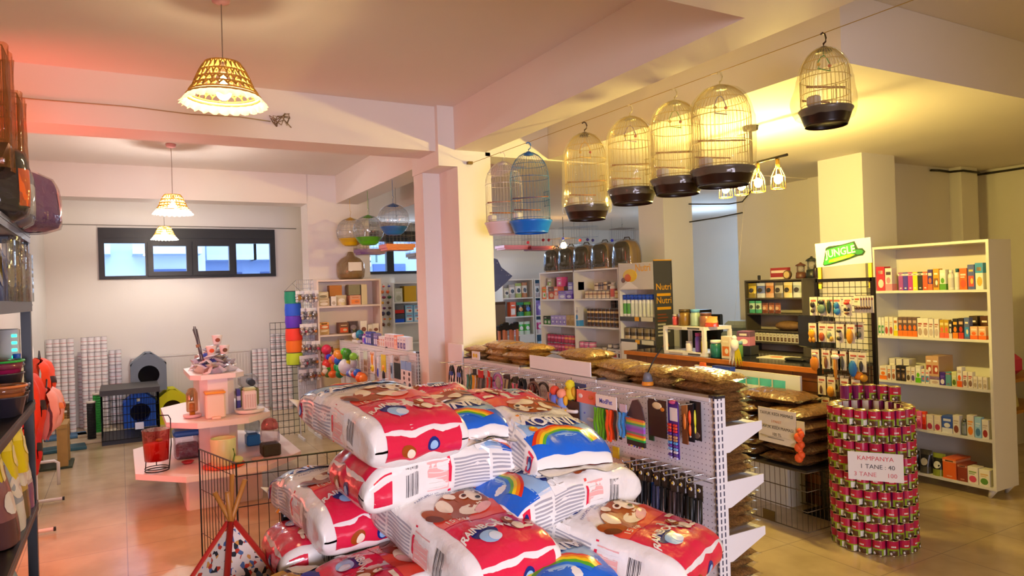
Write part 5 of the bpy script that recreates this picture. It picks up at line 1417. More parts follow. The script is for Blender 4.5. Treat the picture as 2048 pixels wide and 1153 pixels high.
for nm, m, lab, cat, y, z, x in H2:
    if nm == 'blank': continue
    y += .07 + .09 * max(0, (y - 2.65) / .35); z += .035
    if nm == 'cat_collar':
        t = thing('collar_card', lab, 'collars', (x, y, z), -PI / 2)
        MB().box(-.07, .07, -.003, .003, -.17, .0, mat('#3a2218', .5)).build('card', t)
        for k in range(3):
            MB().ring((0, -.012, -.05 - .045 * k), .06, .010, mat('#e6e0d8', .4), 20, 6, 'Z', .35).build('collar_band', t); MB().ball((0, -.038, -.05 - .045 * k), .009, mat('#e8b818', .3, .4), 8, 6).build('bell', t)
        continue
    if lab.startswith('card of rainbow'):
        m = MB(); m.prism([(-.065, -.08), (-.02, -.0), (.02, .01), (.045, -.02), (.068, -.09)], -.003, .003, mat('#4a3638', .5), R('X', 90))
        cs = ['#e8784a', '#e0c02a', '#58b070', '#8a7ac8', '#9a5ac0', '#b05ac0', '#7a8a80', '#f06a3a', '#e8d820', '#20b04a']
        for k in range(10): m.box(-.066 + .004 * (k % 2), .066, -.010, .002, -.085 - .0105 * (k + 1), -.085 - .0105 * k, mat(cs[k], .5))
        m.box(-.066, .066, -.006, .004, -.215, -.19, mat('#2a2624', .5)); tags(m, 6, .12, -.218)
    elif lab.startswith('long purple'):
        m = MB().box(-.032, .032, -.003, .003, -.26, 0, mat('#4a2a86', .5)).box(-.02, .03, -.004, -.003, -.09, -.03, WHITE).ball((0, 0, -.005), .02, mat('#c84a78', .5), 8, 6, .5)
        bc = ['#d8342a', '#e0562a', '#d82a3a', '#5a3a9a', '#c89a6a', '#b8865a', '#5aa0e0', '#6a3a9a', '#7ab0e8', '#d8d0e0', '#5a3a8a', '#c0b8d8']
        for k in range(12):
            for sx in (-1, 1): m.bbox(sx * .018 - .012, sx * .018 + .012, -.014, -.003, -.10 - .0135 * (k + 1), -.102 - .0135 * k, mat(bc[k], .5), .003)
    hang(m, {'bows': 'bow_card'}.get(cat, nm), lab, cat, x, y, z)
t = thing('header_card', 'white header card lettered in blue above the green and orange collars', 'card', (2.105, 2.83, 1.09), -PI / 2)
MB().box(-.085, .085, -.002, .002, -.05, .012, WHITE).build('card', t); MB().text('ModPet', .034, mat('#4a5ac8', .5), T(0, -.0035, -.018) @ R('X', 90), bold=.01).build('lettering', t)
# lower rows of black leashes in packets
LC = ['#17181a', '#26262a', '#3a2a22', '#1a1b1e', '#1d1d20', '#2468d8', '#3a3c58', '#17181a', '#22242a', '#3f2e2c', '#2a2322', '#16181a', '#1e2220', '#141616']
LL = ['black', 'charcoal', 'brown', 'black', 'dark', 'bright blue', 'slate blue', 'black', 'charcoal', 'brown patterned', 'dark brown', 'black', 'greenish black', 'black']
for i, c in enumerate(LC):
    y = 2.69 - .0365 * i
    m = card_m(.036, .06, '#3a3228', '#2c2622', ((0, .25, .22, .16, '#d8d4cc', .003),), .004, .9)
    m.tube([(-.012, -.008, -.05), (-.014, -.012, -.14), (-.012, -.01, -.22), (.012, -.01, -.225), (.014, -.012, -.14), (.012, -.008, -.05)], .008, mat(c, .45), 6)
    m.ball((.005, -.012, -.012), .006, mat('#d8b840', .3, .6), 6, 4)
    hang(m, 'leash_packet', '%s leash, %s from the far end of the packed low row' % (LL[i], ORD[i]), 'leash', 2.11 + .012 * (i % 3), y, .785)
    if i % 2 == 0: peg_hook(y, .795, .17)
for i in range(9):
    m = card_m(.034, .06, '#4a4034', '#3a3028', ((0, .25, .22, .16, '#c8c4bc', .003),), .004, .9)
    m.tube([(-.011, -.006, -.05), (-.013, -.01, -.13), (.0, -.01, -.2), (.013, -.01, -.13), (.011, -.006, -.05)], .007, mat(('#1a1a1c', '#2a2624')[i % 2], .45), 6); m.ball((.005, -.012, -.012), .006, mat('#d8b840', .3, .6), 6, 4)
    hang(m, 'leash_packet', 'dark leash packet behind the low row, %s from its far end' % ORD[i], 'leash', 2.19, 2.74 - .05 * i, .79)
put(card_m(.05, .05, '#e0c41c', '#e8d030'), 'price_ticket', 'yellow ticket low on the pegboard beside the puppy-face litter bag', 'ticket', (2.24, 2.94, .80), 0, None, (0, 0, -PI / 2))
hang(card_m(.07, .11, '#e8dcc0', '#c8b088', ((0, .6, .25, .2, '#2a2420', .008),)), 'accessory_card', 'tan card with a dark item at the far end of the low row', 'card', 2.2, 2.80, .77)
# ---------------------------------------------------------------- shelving units and rows of goods
def shelf_unit(name, label, loc, rz, w, d, levels, top, backs=True, legs=0.0, c=None, mid=None, backc=None, th=.02, cat='shelving unit'):
    """open shelf unit, front along -Y, standing at loc"""
    t = thing(name, label, cat, loc, rz)
    cm = c or mat('#ece8e2', .4); z0 = levels[0] - th
    for s in (-1, 1): MB().box(s * w / 2 - (th if s > 0 else 0), s * w / 2 + (th if s < 0 else 0), 0, d, z0, top, cm).build('side_panel', t)
    if mid is not None: MB().box(mid - th / 2, mid + th / 2, .001, d, z0, top, cm).build('divider', t)
    MB().box(-w / 2 + th, w / 2 - th, .001, d, top - th, top, cm).build('top_panel', t)
    if backs: MB().box(-w / 2 + th, w / 2 - th, d - .008, d, z0, top - th, backc or cm).build('back_panel', t)
    for z in levels: MB().box(-w / 2 + th, w / 2 - th, .002, d - .008, z - th, z, cm).build('shelf', t)
    if legs:
        for sx in (-1, 1):
            for y in (.04, d - .04): MB().cyl((sx * (w / 2 - .07), y, 0), (sx * (w / 2 - .04), y, legs), .012, cm, .030, 8).build('leg', t)
    elif z0 > .02: MB().box(-w / 2, w / 2, .02, d, 0, z0, cm).build('plinth', t)
    return t
def acc(st, c2='#e0702a', c3='#f4efe4'):
    return {'a': ((0, 1, 0, .30, c2), (.14, .86, .70, .84, c3), ('e', (0, .46), .30, .14, c2)),
            'b': ((0, 1, .62, 1, c2), (.2, .8, .70, .84, c3), ('e', (.05, .30), .34, .18, c3)),
            'c': ((0, 1, .82, .93, c3), (.2, .8, .84, .91, c2), (.3, .7, .10, .16, c3)),
            'd': (('e', (0, .28), .36, .20, c2), (.15, .85, .66, .74, c3), (.15, .7, .56, .61, c3)),
            'e': ((.12, .88, .12, .55, c2), (.2, .8, .72, .80, c3), ('e', (.1, .34), .2, .12, c3)),
            'n': ()}[st]
class Row:
    """goods set side by side along a shelf whose front looks to -X (rz = -90) or -Y (rz = 0)"""
    def __init__(s, x, y, z, where, face='X', end='pillar end', group=None, k=1.0):
        s.k = k
        s.x, s.y, s.z, s.where, s.face, s.end, s.i, s.group = x, y, z, where, face, end, 0, group
    def gap(s, g):
        g *= s.k
        if s.face == 'X': s.y -= g
        else: s.x += g
        return s
    def put(s, kind, desc, w, h, base, c2='#e0702a', c3='#f4efe4', st='a', n=1, d=None, gap=.006, dz=0, back=0, name=None, cap='#f0f0f0', count=True):
        proto = None
        for k in range(n):
            lab = '%s, %s from the %s, %s' % (desc, ORD[min(s.i, 27)], s.end, s.where)
            c = w * s.k / 2
            loc = (s.x + back + (d or w) / 2 + .012, s.y - c, s.z + dz) if s.face == 'X' else (s.x + c, s.y + back + (d or w) / 2 + .012, s.z + dz)
            rz = (-PI / 2 if s.face == 'X' else 0) + random.uniform(-.04, .04)
            if proto is None:
                if kind == 'c': o = put(carton(w * s.k, d or w, h, base, acc(st, c2, c3)), name or 'product_box', lab, 'box', loc, rz)
                elif kind == 't': o = put(tin(w * s.k / 2, h, ((.18, c2), (.55, base), (.72, c3), (.95, base))), name or 'food_tin', lab, 'tin', loc, rz)
                elif kind == 'p': o = put(pouch(w * s.k, h, (d or w * .5), base, ((.30, c2), (.80, base), (1, c2)), ((.5, .5, .30, .16, c3),), seed=s.i), name or 'food_pouch', lab, 'pouch', loc, rz)
                elif kind == 'b': o = put_bottle(lab, loc, w * s.k / 2, h, base, cap, c2, None, name or 'product_bottle', 'bottle', rz)
                proto = o
            else: o = dup(proto, loc, rz, lab)
            if s.group: o['group'] = s.group
            s.i += 1; s.gap(w + gap)
        return s

# ---------------------------------------------------------------- toy gondola behind the pillar
tg = gondola('white pegboard gondola of pet toys reaching from the pillar to the far column', (2.2, 0, 0), 5.62, 3, .80, 1.13, (), .30)
R_ = Row(2.20, 7.45, 1.132, 'along the toy gondola top', 'X', 'far end')
t = thing('bird_figure', 'blue and white bird figure on a white block atop the toy gondola', 'figure', (2.24, 7.36, 1.132))
MB().bbox(-.06, .06, -.10, .10, 0, .03, WHITE, .004).build('base', t); MB().ball((0, 0, .085), .045, mat('#1d7ea0', .5), 12, 8, 1.15).ball((0, -.08, .065), .04, mat('#1c3f7a', .5), 12, 8, .8, 1, 1.5).build('body', t); MB().ball((-.035, .06, .075), .035, mat('#ecece8', .5), 12, 8).build('face', t); MB().ball((-.03, -.02, .038), .02, mat('#d8a830', .5), 8, 6, .5).build('foot', t)
R_.gap(.24)
R_.put('b', 'clear bottle with violet top', .05, .10, '#d8d0e4', '#b06ac8', cap='#a040b0').put('b', 'round royal blue bottle', .07, .075, '#2a3ad0', '#3a4ae0', cap='#2a3ad0').put('c', 'blue and white box', .055, .13, '#3f46b0', '#dfe0f0', '#e8e8f4', 'e', 3).put('c', 'navy blue box', .075, .12, '#26336e', '#1c2658', '#3a4a8a', 'e').put('c', 'violet striped box', .05, .12, '#7a70b0', '#e6e2ee', '#dcd8ea', 'e', 2)
R_.put('c', 'small dark red box', .04, .07, '#a04a4a', '#d8c0c0').put('c', 'white box with peach label', .055, .10, '#efe8e6', '#e8b8a0', '#d86a50', 'd', 3).put('c', 'pale pink box', .06, .13, '#eedad8', '#d8a8b0', '#b07a90', 'd', 4).put('c', 'coral box', .07, .13, '#f0937c', '#f4c0b0', '#f6e0d8', 'a').put('c', 'white box with violet picture', .07, .12, '#ece6ec', '#5a4a9a', '#b8a8c8', 'e', 3)
def toy(label, y, z, parts, x=2.06, card=None):
    """dog toy on a peg: parts are (name, dy, dz, radius, colour, stretch)"""
    t = thing('dog_toy', label, 'toy', (x, y, z), -PI / 2)
    if card: MB().box(-card[0] / 2, card[0] / 2, .008, .012, -card[1], .01, mat(card[2], .4)).build('card', t)
    for i, (nm, dx, dz, rr, c, st) in enumerate(parts): MB().ball((dx * 1.15, -rr * .3, dz), rr * 1.18, mat(c, .35), 12, 8, st).build(nm, t)
    MB().tube([(0, 0, .012), (0, .07, .016), (0, .14, .016)], .002, mat('#c9ccd2', .25, .8), 4).build('hook', t)
for lab, y, z, ps in (
    ('magenta and red rubber toy, first on the pegs at the far end', 8.02, 1.06, (('ball', 0, -.03, .05, '#e03058', 1.0), ('stem', 0, -.11, .028, '#c03080', 2.0), ('foot', .01, -.19, .05, '#f04038', .9))),
    ('blue and green rubber toy hanging low behind the magenta one', 8.0, .95, (('ball', .05, .0, .03, '#2a4ae0', 1.0), ('body', -.02, -.12, .045, '#4ac820', 1.0), ('foot', 0, -.19, .04, '#5a7a3a', 1.0))),
    ('orange bone-shaped toy hanging below the far end of the pegs', 7.78, .95, (('knob', 0, -.02, .04, '#f0862a', 1.0), ('stem', 0, -.10, .025, '#e2641c', 2.4), ('knob', 0, -.18, .045, '#f06a20', .8))),
    ('cluster toy of pink, blue and orange balls', 7.55, 1.0, (('ball', -.05, -.04, .05, '#f06a78', 1.0), ('ball', .03, -.06, .045, '#2a62d8', 1.0), ('ball', .06, -.0, .04, '#f0902a', 1.0), ('ball', -.01, .01, .04, '#f0a030', 1.0))),
    ('green knotted rubber toy under the ball cluster', 7.5, .92, (('loop', -.04, -.05, .045, '#1f9a4a', 1.0), ('loop', .04, -.06, .045, '#28b058', 1.0), ('loop', 0, -.12, .04, '#1a7a48', 1.0))),
    ('bright green bone toy right of the ball cluster', 7.30, 1.07, (('knob', 0, -.02, .035, '#50c820', 1.0), ('stem', 0, -.07, .022, '#48b81c', 1.8), ('knob', 0, -.13, .035, '#8ad030', 1.0))),
    ('dark green and yellow rubber toy beside the bright green bone', 7.18, 1.06, (('body', 0, -.03, .04, '#3a8a20', 1.3), ('foot', 0, -.12, .03, '#d8c020', 1.0))),
    ('white round flying disc toy low on the pegs', 7.22, .93, (('disc', 0, -.03, .07, '#e8e6f0', 1.0), ('badge', .01, -.03, .03, '#8a8ac0', 1.0))),
    ('grey and lime dumbbell toy', 6.98, 1.04, (('knob', 0, -.02, .035, '#8ad040', 1.0), ('stem', 0, -.09, .03, '#b0b4b8', 1.5), ('knob', 0, -.16, .035, '#9aa0b0', .8))),
    ('violet and white squeaky toy in the low row', 7.1, .86, (('body', 0, -.02, .04, '#5a6ac8', .8), ('cap', .04, -.01, .03, '#e8e6ec', 1.0))),
    ('red and blue squeaky toy in the low row', 6.92, .865, (('body', 0, -.02, .04, '#d83a2a', .8), ('cap', .05, 0, .035, '#2a6ad8', 1.0))),
    ('orange lobed squeaky toy ending the low row', 6.72, .85, (('body', 0, -.02, .05, '#f06a1c', .9), ('lobe', .05, -.02, .035, '#f08a30', 1.0), ('lobe', -.05, 0, .03, '#c84a18', 1.0))),
    ('orange and green squeaky toy at the left of the low row', 7.32, .85, (('body', 0, -.02, .04, '#f0902a', .8), ('lobe', .05, -.01, .03, '#50b040', 1.0)))):
    toy(lab, y, z, ps)
for lab, y, z, w, h, hd, bd, bl in (
    ('white card of pale green teethers on the toy pegs', 6.98, 1.08, .12, .14, '#eef0ee', '#e6ece4', ((0, .6, .3, .15, '#b8d890', .01),)),
    ('brown pill-shaped packs on a pale green card', 6.74, 1.08, .12, .24, '#cfe0d0', '#b8a890', ((-.2, .45, .16, .12, '#8a6a48', .006), (.2, .45, .16, .12, '#8a6a48', .006), (-.2, .7, .16, .12, '#7a5a3a', .006), (.2, .7, .16, .12, '#7a5a3a', .006))),
    ('orange giraffe-shaped toy on a white card', 6.52, 1.09, .12, .20, '#f4e8e0', '#f0e8e4', ((0, .35, .18, .28, '#f09a1c', .012), (0, .76, .42, .18, '#e8d020', .016), (-.25, .08, .12, .08, '#c86a2a', .006), (.25, .08, .12, .08, '#c86a2a', .006), (0, .74, .12, .08, '#4a3a10', .02))),
    ('blue brush on a narrow white card', 6.36, 1.06, .05, .20, '#e8ecf4', '#d0dcf0', ((0, .75, .3, .22, '#2a50d0', .01),)),
    ('yellow brush with a black handle on a yellow card', 6.20, 1.08, .12, .15, '#e8d830', '#e0c81c', ((0, .75, .3, .18, '#f0a83a', .01), (0, 1.3, .25, .40, '#17171a', .012))),
    ('pale blue comb card beside the dark brush', 5.98, 1.09, .06, .20, '#dfe8f2', '#9ac0e0', ((0, .6, .25, .2, '#3a4a6a', .008),)),
    ('black grooming glove on a brown and white card', 5.84, 1.10, .15, .20, '#b8a8a0', '#1c2026', ((0, .12, .40, .10, '#7a6258', .01),)),
    ('white card with blue header and dark pictures, left of two', 5.68, 1.06, .11, .22, '#8ab4ec', '#eee8ea', ((.15, .42, .2, .08, '#4a3a48', .004), (.1, .62, .2, .08, '#6a5a60', .004), (.2, .85, .26, .1, '#3a2a44', .004))),
    ('white card with blue header and dark pictures, right of two', 5.56, 1.06, .11, .22, '#8ab4ec', '#eee8ea', ((.15, .42, .2, .08, '#4a3a48', .004), (.1, .62, .2, .08, '#6a5a60', .004), (.2, .85, .26, .1, '#3a2a44', .004)))):
    o = hang(card_m(w, h, hd, bd, bl), 'toy_card', lab, 'card', 2.10, y, z)
    MB().tube([(0, y, z + .002), (-.108, y, z + .004)], .003, mat('#c9ccd2', .25, .8), 5).build('peg_hook', tg)
put(MB().ball((0, 0, .04), .04, mat('#e8d8c0', .6), 10, 8).ball((0, .0, .10), .035, mat('#f0ece4', .6), 10, 8).ball((-.02, 0, .02), .03, mat('#b8642a', .6), 8, 6), 'soft_toy', 'small white and brown soft toy low at the far end of the toy pegs', 'toy', (2.02, 8.0, .74))
# ---------------------------------------------------------------- wire grid of toys and the rainbow windsock
t = thing('wire_grid_stand', 'white wire grid hung with small silvery toys beside the far column', 'grid', (1.885, 8.30, 0))
WG = mat('#dcdce4', .4); m = MB()
for i in range(9): m.tube([(-.10 + .025 * i, 0, .3), (-.10 + .025 * i, 0, 1.84)], .003, WG, 4)
for i in range(32): m.tube([(-.10, 0, .32 + .049 * i), (.10, 0, .32 + .049 * i)], .003, WG, 4)
m.build('wire_grid', t); [MB().box(x_ - .008, x_ + .008, -.2, .12, 0, .03, WG).box(x_ - .005, x_ + .005, -.005, .005, 0, .32, WG).build('foot', t) for x_ in (-.095, .095)]
MB().box(-.10, .10, .02, .04, .28, 1.5, mat('#dfe0ea', .5)).build('back_board', t)
t = thing('wire_grid_stand', 'dark wire grid leaning behind the rainbow windsock', 'grid', (1.70, 8.5, 0)); m = MB()
for i in range(7): m.tube([(-.18 + .06 * i, 0, .02), (-.18 + .06 * i, 0, 1.35)], .003, WB, 4)
for i in range(18): m.tube([(-.18, 0, .04 + .077 * i), (.18, 0, .04 + .077 * i)], .003, WB, 4)
m.build('wire_grid', t)
t = thing('rainbow_windsock', 'hanging fabric pet tunnel in rainbow bands, green at the top', 'pet tunnel', (1.73, 8.22, .87))
for i, c in enumerate(('#c4e030', '#f4741c', '#ee3a2a', '#5a2ec0', '#1c56d8', '#0f8a68')):
    z0, z1 = .14 * i, .14 * (i + 1) - (.002 if i < 5 else -.0)
    MB().shell([(.088 + .006 * math.sin(3 * z0 * 9), z0), (.093, (z0 + z1) / 2), (.088, z1)], mat(c, .6), n=24).build('fabric_band', t)
for z in (0.0, .14, .42, .84): MB().ring((0, 0, z), .09, .004, mat('#20303a', .5), 24, 5).build('hoop', t)
MB().ball((.05, -.075, .76), .035, mat('#f0a020', .5), 10, 8, 1, 1, .5).build('spot', t)
MB().tube([(0, 0, .93), (.06, .08, .965)], .0025, mat('#808088', .5), 4).tube([(-.09, 0, .84), (0, 0, .93), (.09, 0, .84)], .0025, mat('#808088', .5), 4).build('hanging_cord', t)
rnd = random.Random(8)
stuff_c = ['#c9c6cc', '#a8a0a4', '#d8d4d8', '#b8a898', '#9a96a8', '#cfc8c0', '#d8ccd0', '#8a8490']
cnt = 0
for zi, z in enumerate((1.70, 1.50, 1.32, 1.12, .96, .80)):
    for k in range(9):
        x = 1.765 + .026 * k + rnd.uniform(-.008, .008); y = 8.24 - rnd.uniform(.02, .14); c = stuff_c[cnt % 8]
        m = MB(); m.box(-.022, .022, -.002, .002, -.03, .012, mat('#e8e6ea', .3))
        for q in range(3): m.ball((rnd.uniform(-.014, .014), -.012, -.045 - .03 * q), rnd.uniform(.014, .022), mat(c if q != 1 else rnd.choice(['#c8a078', '#e08a3a', '#b8b4c0', '#d84a6a', '#e8e4e0', '#7a6a60']), .35), 8, 6)
        m.ball((0, -.008, -.07), .036, CLEAR, 10, 8, 1.3, .8, .6)
        o = m.build('small_toy'); o.location = (x, y, z)
        tag(o, 'small wrapped toy in the %s row of the white grid panel' % ('top', 'second', 'third', 'fourth', 'fifth', 'lowest')[zi], 'toy', 'small toys in the %s row of the grid' % ORD[zi]); cnt += 1
# ---------------------------------------------------------------- cream shelf by the far column
PK = mat('#ead8cc', .45)
shelf_unit('shelf_unit', 'cream open shelf unit against the far column', (2.375, 8.15, 0), 0, .77, .29, (.08, .49, .89, 1.19, 1.525), 1.83, c=PK)
a = Row(2.01, 8.15, 1.525, 'top of the cream shelf', 'Y', 'left')
def on_cream(kind, desc, x, z, w, h, base, c2, c3='#f2ead8', st='d', d=.1, y=8.18):
    if kind == 'c': put(carton(w, d, h, base, acc(st, c2, c3)), 'product_box', desc, 'box', (x, y + d / 2, z))
    else: put(pouch(w, h, d, base, ((.3, c2), (1, base)), ((.5, .5, .3, .2, c3),), seed=int(x * 50)), 'treat_bag', desc, 'bag', (x, y + d / 2, z))
for q in (
 ('c', 'kraft box with a small white print, lower left on the cream shelf', 2.075, 1.526, .13, .09, '#c8b088', '#f0e8d8'), ('c', 'beige box stacked on the kraft box', 2.07, 1.617, .12, .075, '#d8c8a0', '#8a7a60'),
 ('c', 'pair of slim white boxes on the cream shelf', 2.19, 1.526, .06, .11, '#ece4dc', '#b8a898'), ('p', 'cream paper bag before the orange box', 2.29, 1.526, .13, .12, '#e0cfa8', '#d8c498'),
 ('c', 'orange box standing on the cream shelf behind the paper bag', 2.25, 1.526, .15, .24, '#c87418', '#d88a2a', '#d07c20', 'n', .1, 8.30), ('c', 'olive grey box above the pink dog box', 2.44, 1.645, .14, .12, '#7a7458', '#8a8468', '#8a8468', 'n', .12),
 ('c', 'pink box with an orange dog picture', 2.45, 1.526, .13, .115, '#d89a7a', '#f08030', '#c8683a', 'e', .14), ('c', 'tall cream box right of the pink dog box', 2.56, 1.526, .07, .24, '#d8c89c', '#e0d4b0', '#e0d4b0', 'n'),
 ('c', 'orange food box stacked at the left of the second cream shelf', 2.07, 1.26, .11, .075, '#d86a2a', '#e8a850', '#f0d8b0', 'b'), ('c', 'tan box under the orange food box', 2.07, 1.191, .11, .068, '#c8a468', '#a8844a'),
 ('c', 'dark photo-printed box with a red edge on the second cream shelf', 2.30, 1.191, .12, .13, '#6a3a24', '#e0501c', '#d8b890', 'e'), ('p', 'dark foil bag right of the photo-printed box', 2.42, 1.191, .13, .14, '#5a4a4c', '#3a3034', '#8a7a80'),
 ('c', 'tall white box with two brown domes', 2.54, 1.191, .08, .14, '#ece4da', '#7a3a34'), ('c', 'small white box right of the two-dome box', 2.62, 1.191, .06, .09, '#e8dfd2', '#b89a88'), ('c', 'white box with a brown dome at the right end', 2.69, 1.191, .075, .10, '#ece4da', '#7a3a34')): on_cream(*q)
for i in range(5):
    on_cream('p', 'amber treat bag low on the cream shelf, %s from the left' % ORD[i], 2.05 + .085 * i, .891, .08, .13 + .02 * (i % 2), ('#a8641c', '#8a4a1a', '#c8862a', '#9a5420', '#d09a6a')[i], ('#d8b070', '#c8a050', '#b07a2a', '#e0c890', '#e0a0a0')[i])
t = thing('globe_bird_cage', 'plastic-wrapped amber cage with a white label on top of the cream shelf', 'bird cage', (2.44, 8.29, 1.832))
MB().lathe([(.13, 0), (.155, .03), (.165, .10), (.16, .19), (.11, .25), (.05, .28), (.03, .33), (.0001, .335)], film('#e8cf98', .6, .3, .08, .3), n=24).build('plastic_cover', t); MB().lathe([(.115, .003), (.135, .06), (.12, .065)], mat('#9a7430', .5), n=20).build('tray', t); MB().box(-.08, .08, -.17, -.166, .10, .20, mat('#efe6d4', .5)).build('label', t)
m = MB()
for k in range(14):
    a_ = 2 * PI * k / 14; m.tube([(.125 * math.cos(a_), .125 * math.sin(a_), .06), (.13 * math.cos(a_), .13 * math.sin(a_), .18), (.06 * math.cos(a_), .06 * math.sin(a_), .24)], .002, mat('#a8843a', .4, .4), 4)
m.build('bars', t)
# beads and the second far shelf
for i, (x, cs) in enumerate(((3.585, ('#d84a2a', '#e87830', '#8a2a4a', '#e8a820', '#6a2a5a', '#3a2a4a', '#e06a28', '#6a3020')), (3.675, ('#3a3a8a', '#e0642a', '#2a5a2a', '#5a3a24', '#5a3a24', '#1c1c2c', '#e0b020', '#8a7a5a')))):
    t = thing('bead_strand', ('hanging strand of red and purple wooden beads', 'hanging strand of blue, green and yellow wooden beads')[i], 'beads', (x, 10.5, 1.12))
    MB().tube([(0, 0, 0), (0, 0, .68), (0, .49, .70)], .003, mat('#8a7a50', .6), 4).build('string', t)
    for k, c in enumerate(cs): MB().ball((.012 * (-1) ** k, 0, .64 - .085 * k), .022 + .006 * (k % 3), mat(c, .45), 10, 6, 1.0 if k % 2 else .7).build('bead', t)
put(MB().box(-.15, .15, -.004, .004, .5, 1.9, mat('#e6e0d6', .6)).box(-.15, .15, -.15, .15, 0, .02, WHITE).box(-.02, .02, -.004, .02, 0, .5, WHITE), 'display_board', 'white back board behind the hanging bead strands', 'board', (3.64, 10.53, 0))
shelf_unit('shelf_unit', 'white open shelf unit on the back wall left of the pillar', (4.13, 10.45, 0), 0, .80, .35, (.08, .5, .86, 1.185, 1.505), 1.815)
put(carton(.13, .2, .22, '#d8d8c4', acc('d', '#b8b8a0')), 'product_box', 'pale dotted box on the second window shelf unit, top left', 'box', (3.84, 10.6, 1.506)); put(carton(.2, .2, .25, '#d8a810', acc('n')), 'product_box', 'big mustard yellow box on the top of the back wall unit', 'box', (4.03, 10.58, 1.506))
for i, (x, z, c, c2, lab) in enumerate(((3.84, 1.33, '#6a6a70', '#d82a1c', 'grey and red carrier box on the back wall unit'), (3.84, 1.186, '#4a4a50', '#1a5ad8', 'grey carrier box with a blue base under the red one'))):
    put(carton(.15, .2, .135, c, ((0, 1, 0, .4, c2),)), 'pet_carrier', lab, 'carrier', (x, 10.58, z))
for i in range(4): put(carton(.13, .2, .13, '#8ac0e4', acc('e', '#e8e4e0', '#c0504a')), 'product_box', 'pale blue picture box on the back wall unit, %s' % ('lower left', 'lower right', 'upper left', 'upper right')[i], 'box', (4.00 + .14 * (i % 2), 10.58, 1.186 + .132 * (i // 2)))
# ---------------------------------------------------------------- goods along the rear right wall
shelf_unit('shelf_unit', 'white shelf unit with green and purple packs on the back wall', (5.98, 10.45, 0), 0, .62, .35, (.08, .52, .86, 1.18, 1.50), 1.82)
BL = mat('#5f8fb4', .6)
shelf_unit('shelf_unit', 'white shelf unit with a blue back beside the tall tin shelves', (6.62, 10.45, 0), 0, .62, .35, (.08, .52, .86, 1.18, 1.50), 1.82, backc=BL)
b = Row(5.74, 10.46, 1.50, 'top row of the back wall unit', 'Y', 'left')
b.put('p', 'white bag with black print', .10, .17, '#e4e2d6', '#c8ccb0', '#3a3a42', n=1).put('p', 'white bag with black print', .12, .23, '#e8e6e0', '#b8b4b0', '#2a2a34', n=1).put('p', 'white and green bag', .12, .25, '#e8e8e2', '#a8c070', '#2a2a34').put('p', 'white and tan bag', .11, .26, '#e6e0d8', '#b87a4a', '#3a3030')
b = Row(5.83, 10.46, 1.18, 'second row of the back wall unit', 'Y', 'left'); b.put('c', 'orange and white carton', .11, .25, '#e8602a', '#f0e8e0', '#f4efe8', 'e').gap(.03).put('p', 'black and teal pouch', .14, .24, '#14201e', '#128a68', '#e8a040', d=.08).put('p', 'black and lime pouch', .14, .24, '#1a221c', '#6ab820', '#3a6ad0', d=.08)
b = Row(5.86, 10.46, .86, 'third row of the back wall unit', 'Y', 'left'); b.put('p', 'pink and white pouch', .12, .21, '#e86a84', '#d8a8b0', '#f0e8e8', d=.08).put('p', 'green and white pouch', .12, .22, '#3ac038', '#d8ecd8', '#f0f4f0', n=2, d=.08)
b = Row(6.35, 10.46, 1.50, 'top row of the blue-backed unit', 'Y', 'left'); b.put('p', 'white bag with black cat', .11, .24, '#e2e4ea', '#b8a8b0', '#22222a').put('p', 'plain white bag', .09, .22, '#e4e6ee', '#d0d4e0', '#c8ccd8', n=3)
b = Row(6.35, 10.46, 1.18, 'second row of the blue-backed unit', 'Y', 'left'); b.put('p', 'lilac bag', .22, .26, '#9a80d8', '#8a70c8', '#e4ddf2', d=.1).put('p', 'lilac bag', .16, .26, '#9a80d8', '#8a70c8', '#e4ddf2', d=.1)
b = Row(6.36, 10.46, .86, 'third row of the blue-backed unit', 'Y', 'left'); b.put('p', 'magenta and white bag', .13, .24, '#e04a94', '#e8d8e0', '#f2e8ee', n=2, d=.08)
b = Row(6.36, 10.46, .52, 'fourth row of the blue-backed unit', 'Y', 'left'); b.put('c', 'pale blue printed carton', .14, .20, '#b8d4ec', '#4a86c8', '#c04a6a', 'e', 2)
put(MB().box(-.14, .14, -.003, .003, -.12, 0, WHITE), 'price_sign', 'blank white sign hung on the back wall unit', 'sign', (6.12, 10.44, .84))
t = thing('broom_bin', 'black-topped pink brooms standing in a bin by the back wall unit', 'brooms', (4.62, 8.38, 0))
MB().box(-.16, .16, -.12, .12, 0, .5, mat('#2a2624', .6)).build('bin', t)
for i in range(6): MB().cyl((-.12 + .048 * i, .02 * (-1) ** i, .3), (-.13 + .052 * i, .02 * (-1) ** i, 1.10), .02, mat('#d8866a', .5), .022, 8).build('handle', t); MB().bbox(-.155 + .052 * i, -.10 + .052 * i, -.03, .05, 1.09, 1.16 + .02 * (i % 3), mat('#141214', .7), .01).build('broom_head', t)
t = thing('wall_rack', 'black upright rack post with grey panel behind the pillar', 'rack', (4.50, 8.6, 0)); MB().box(-.015, .015, -.015, .015, 0, 1.62, RK).build('post', t); MB().box(.02, .20, -.01, .01, .95, 1.45, mat('#7a7068', .6)).box(-.0, .2, -.02, .02, 1.44, 1.48, mat('#4a3a30', .6)).build('panel', t)
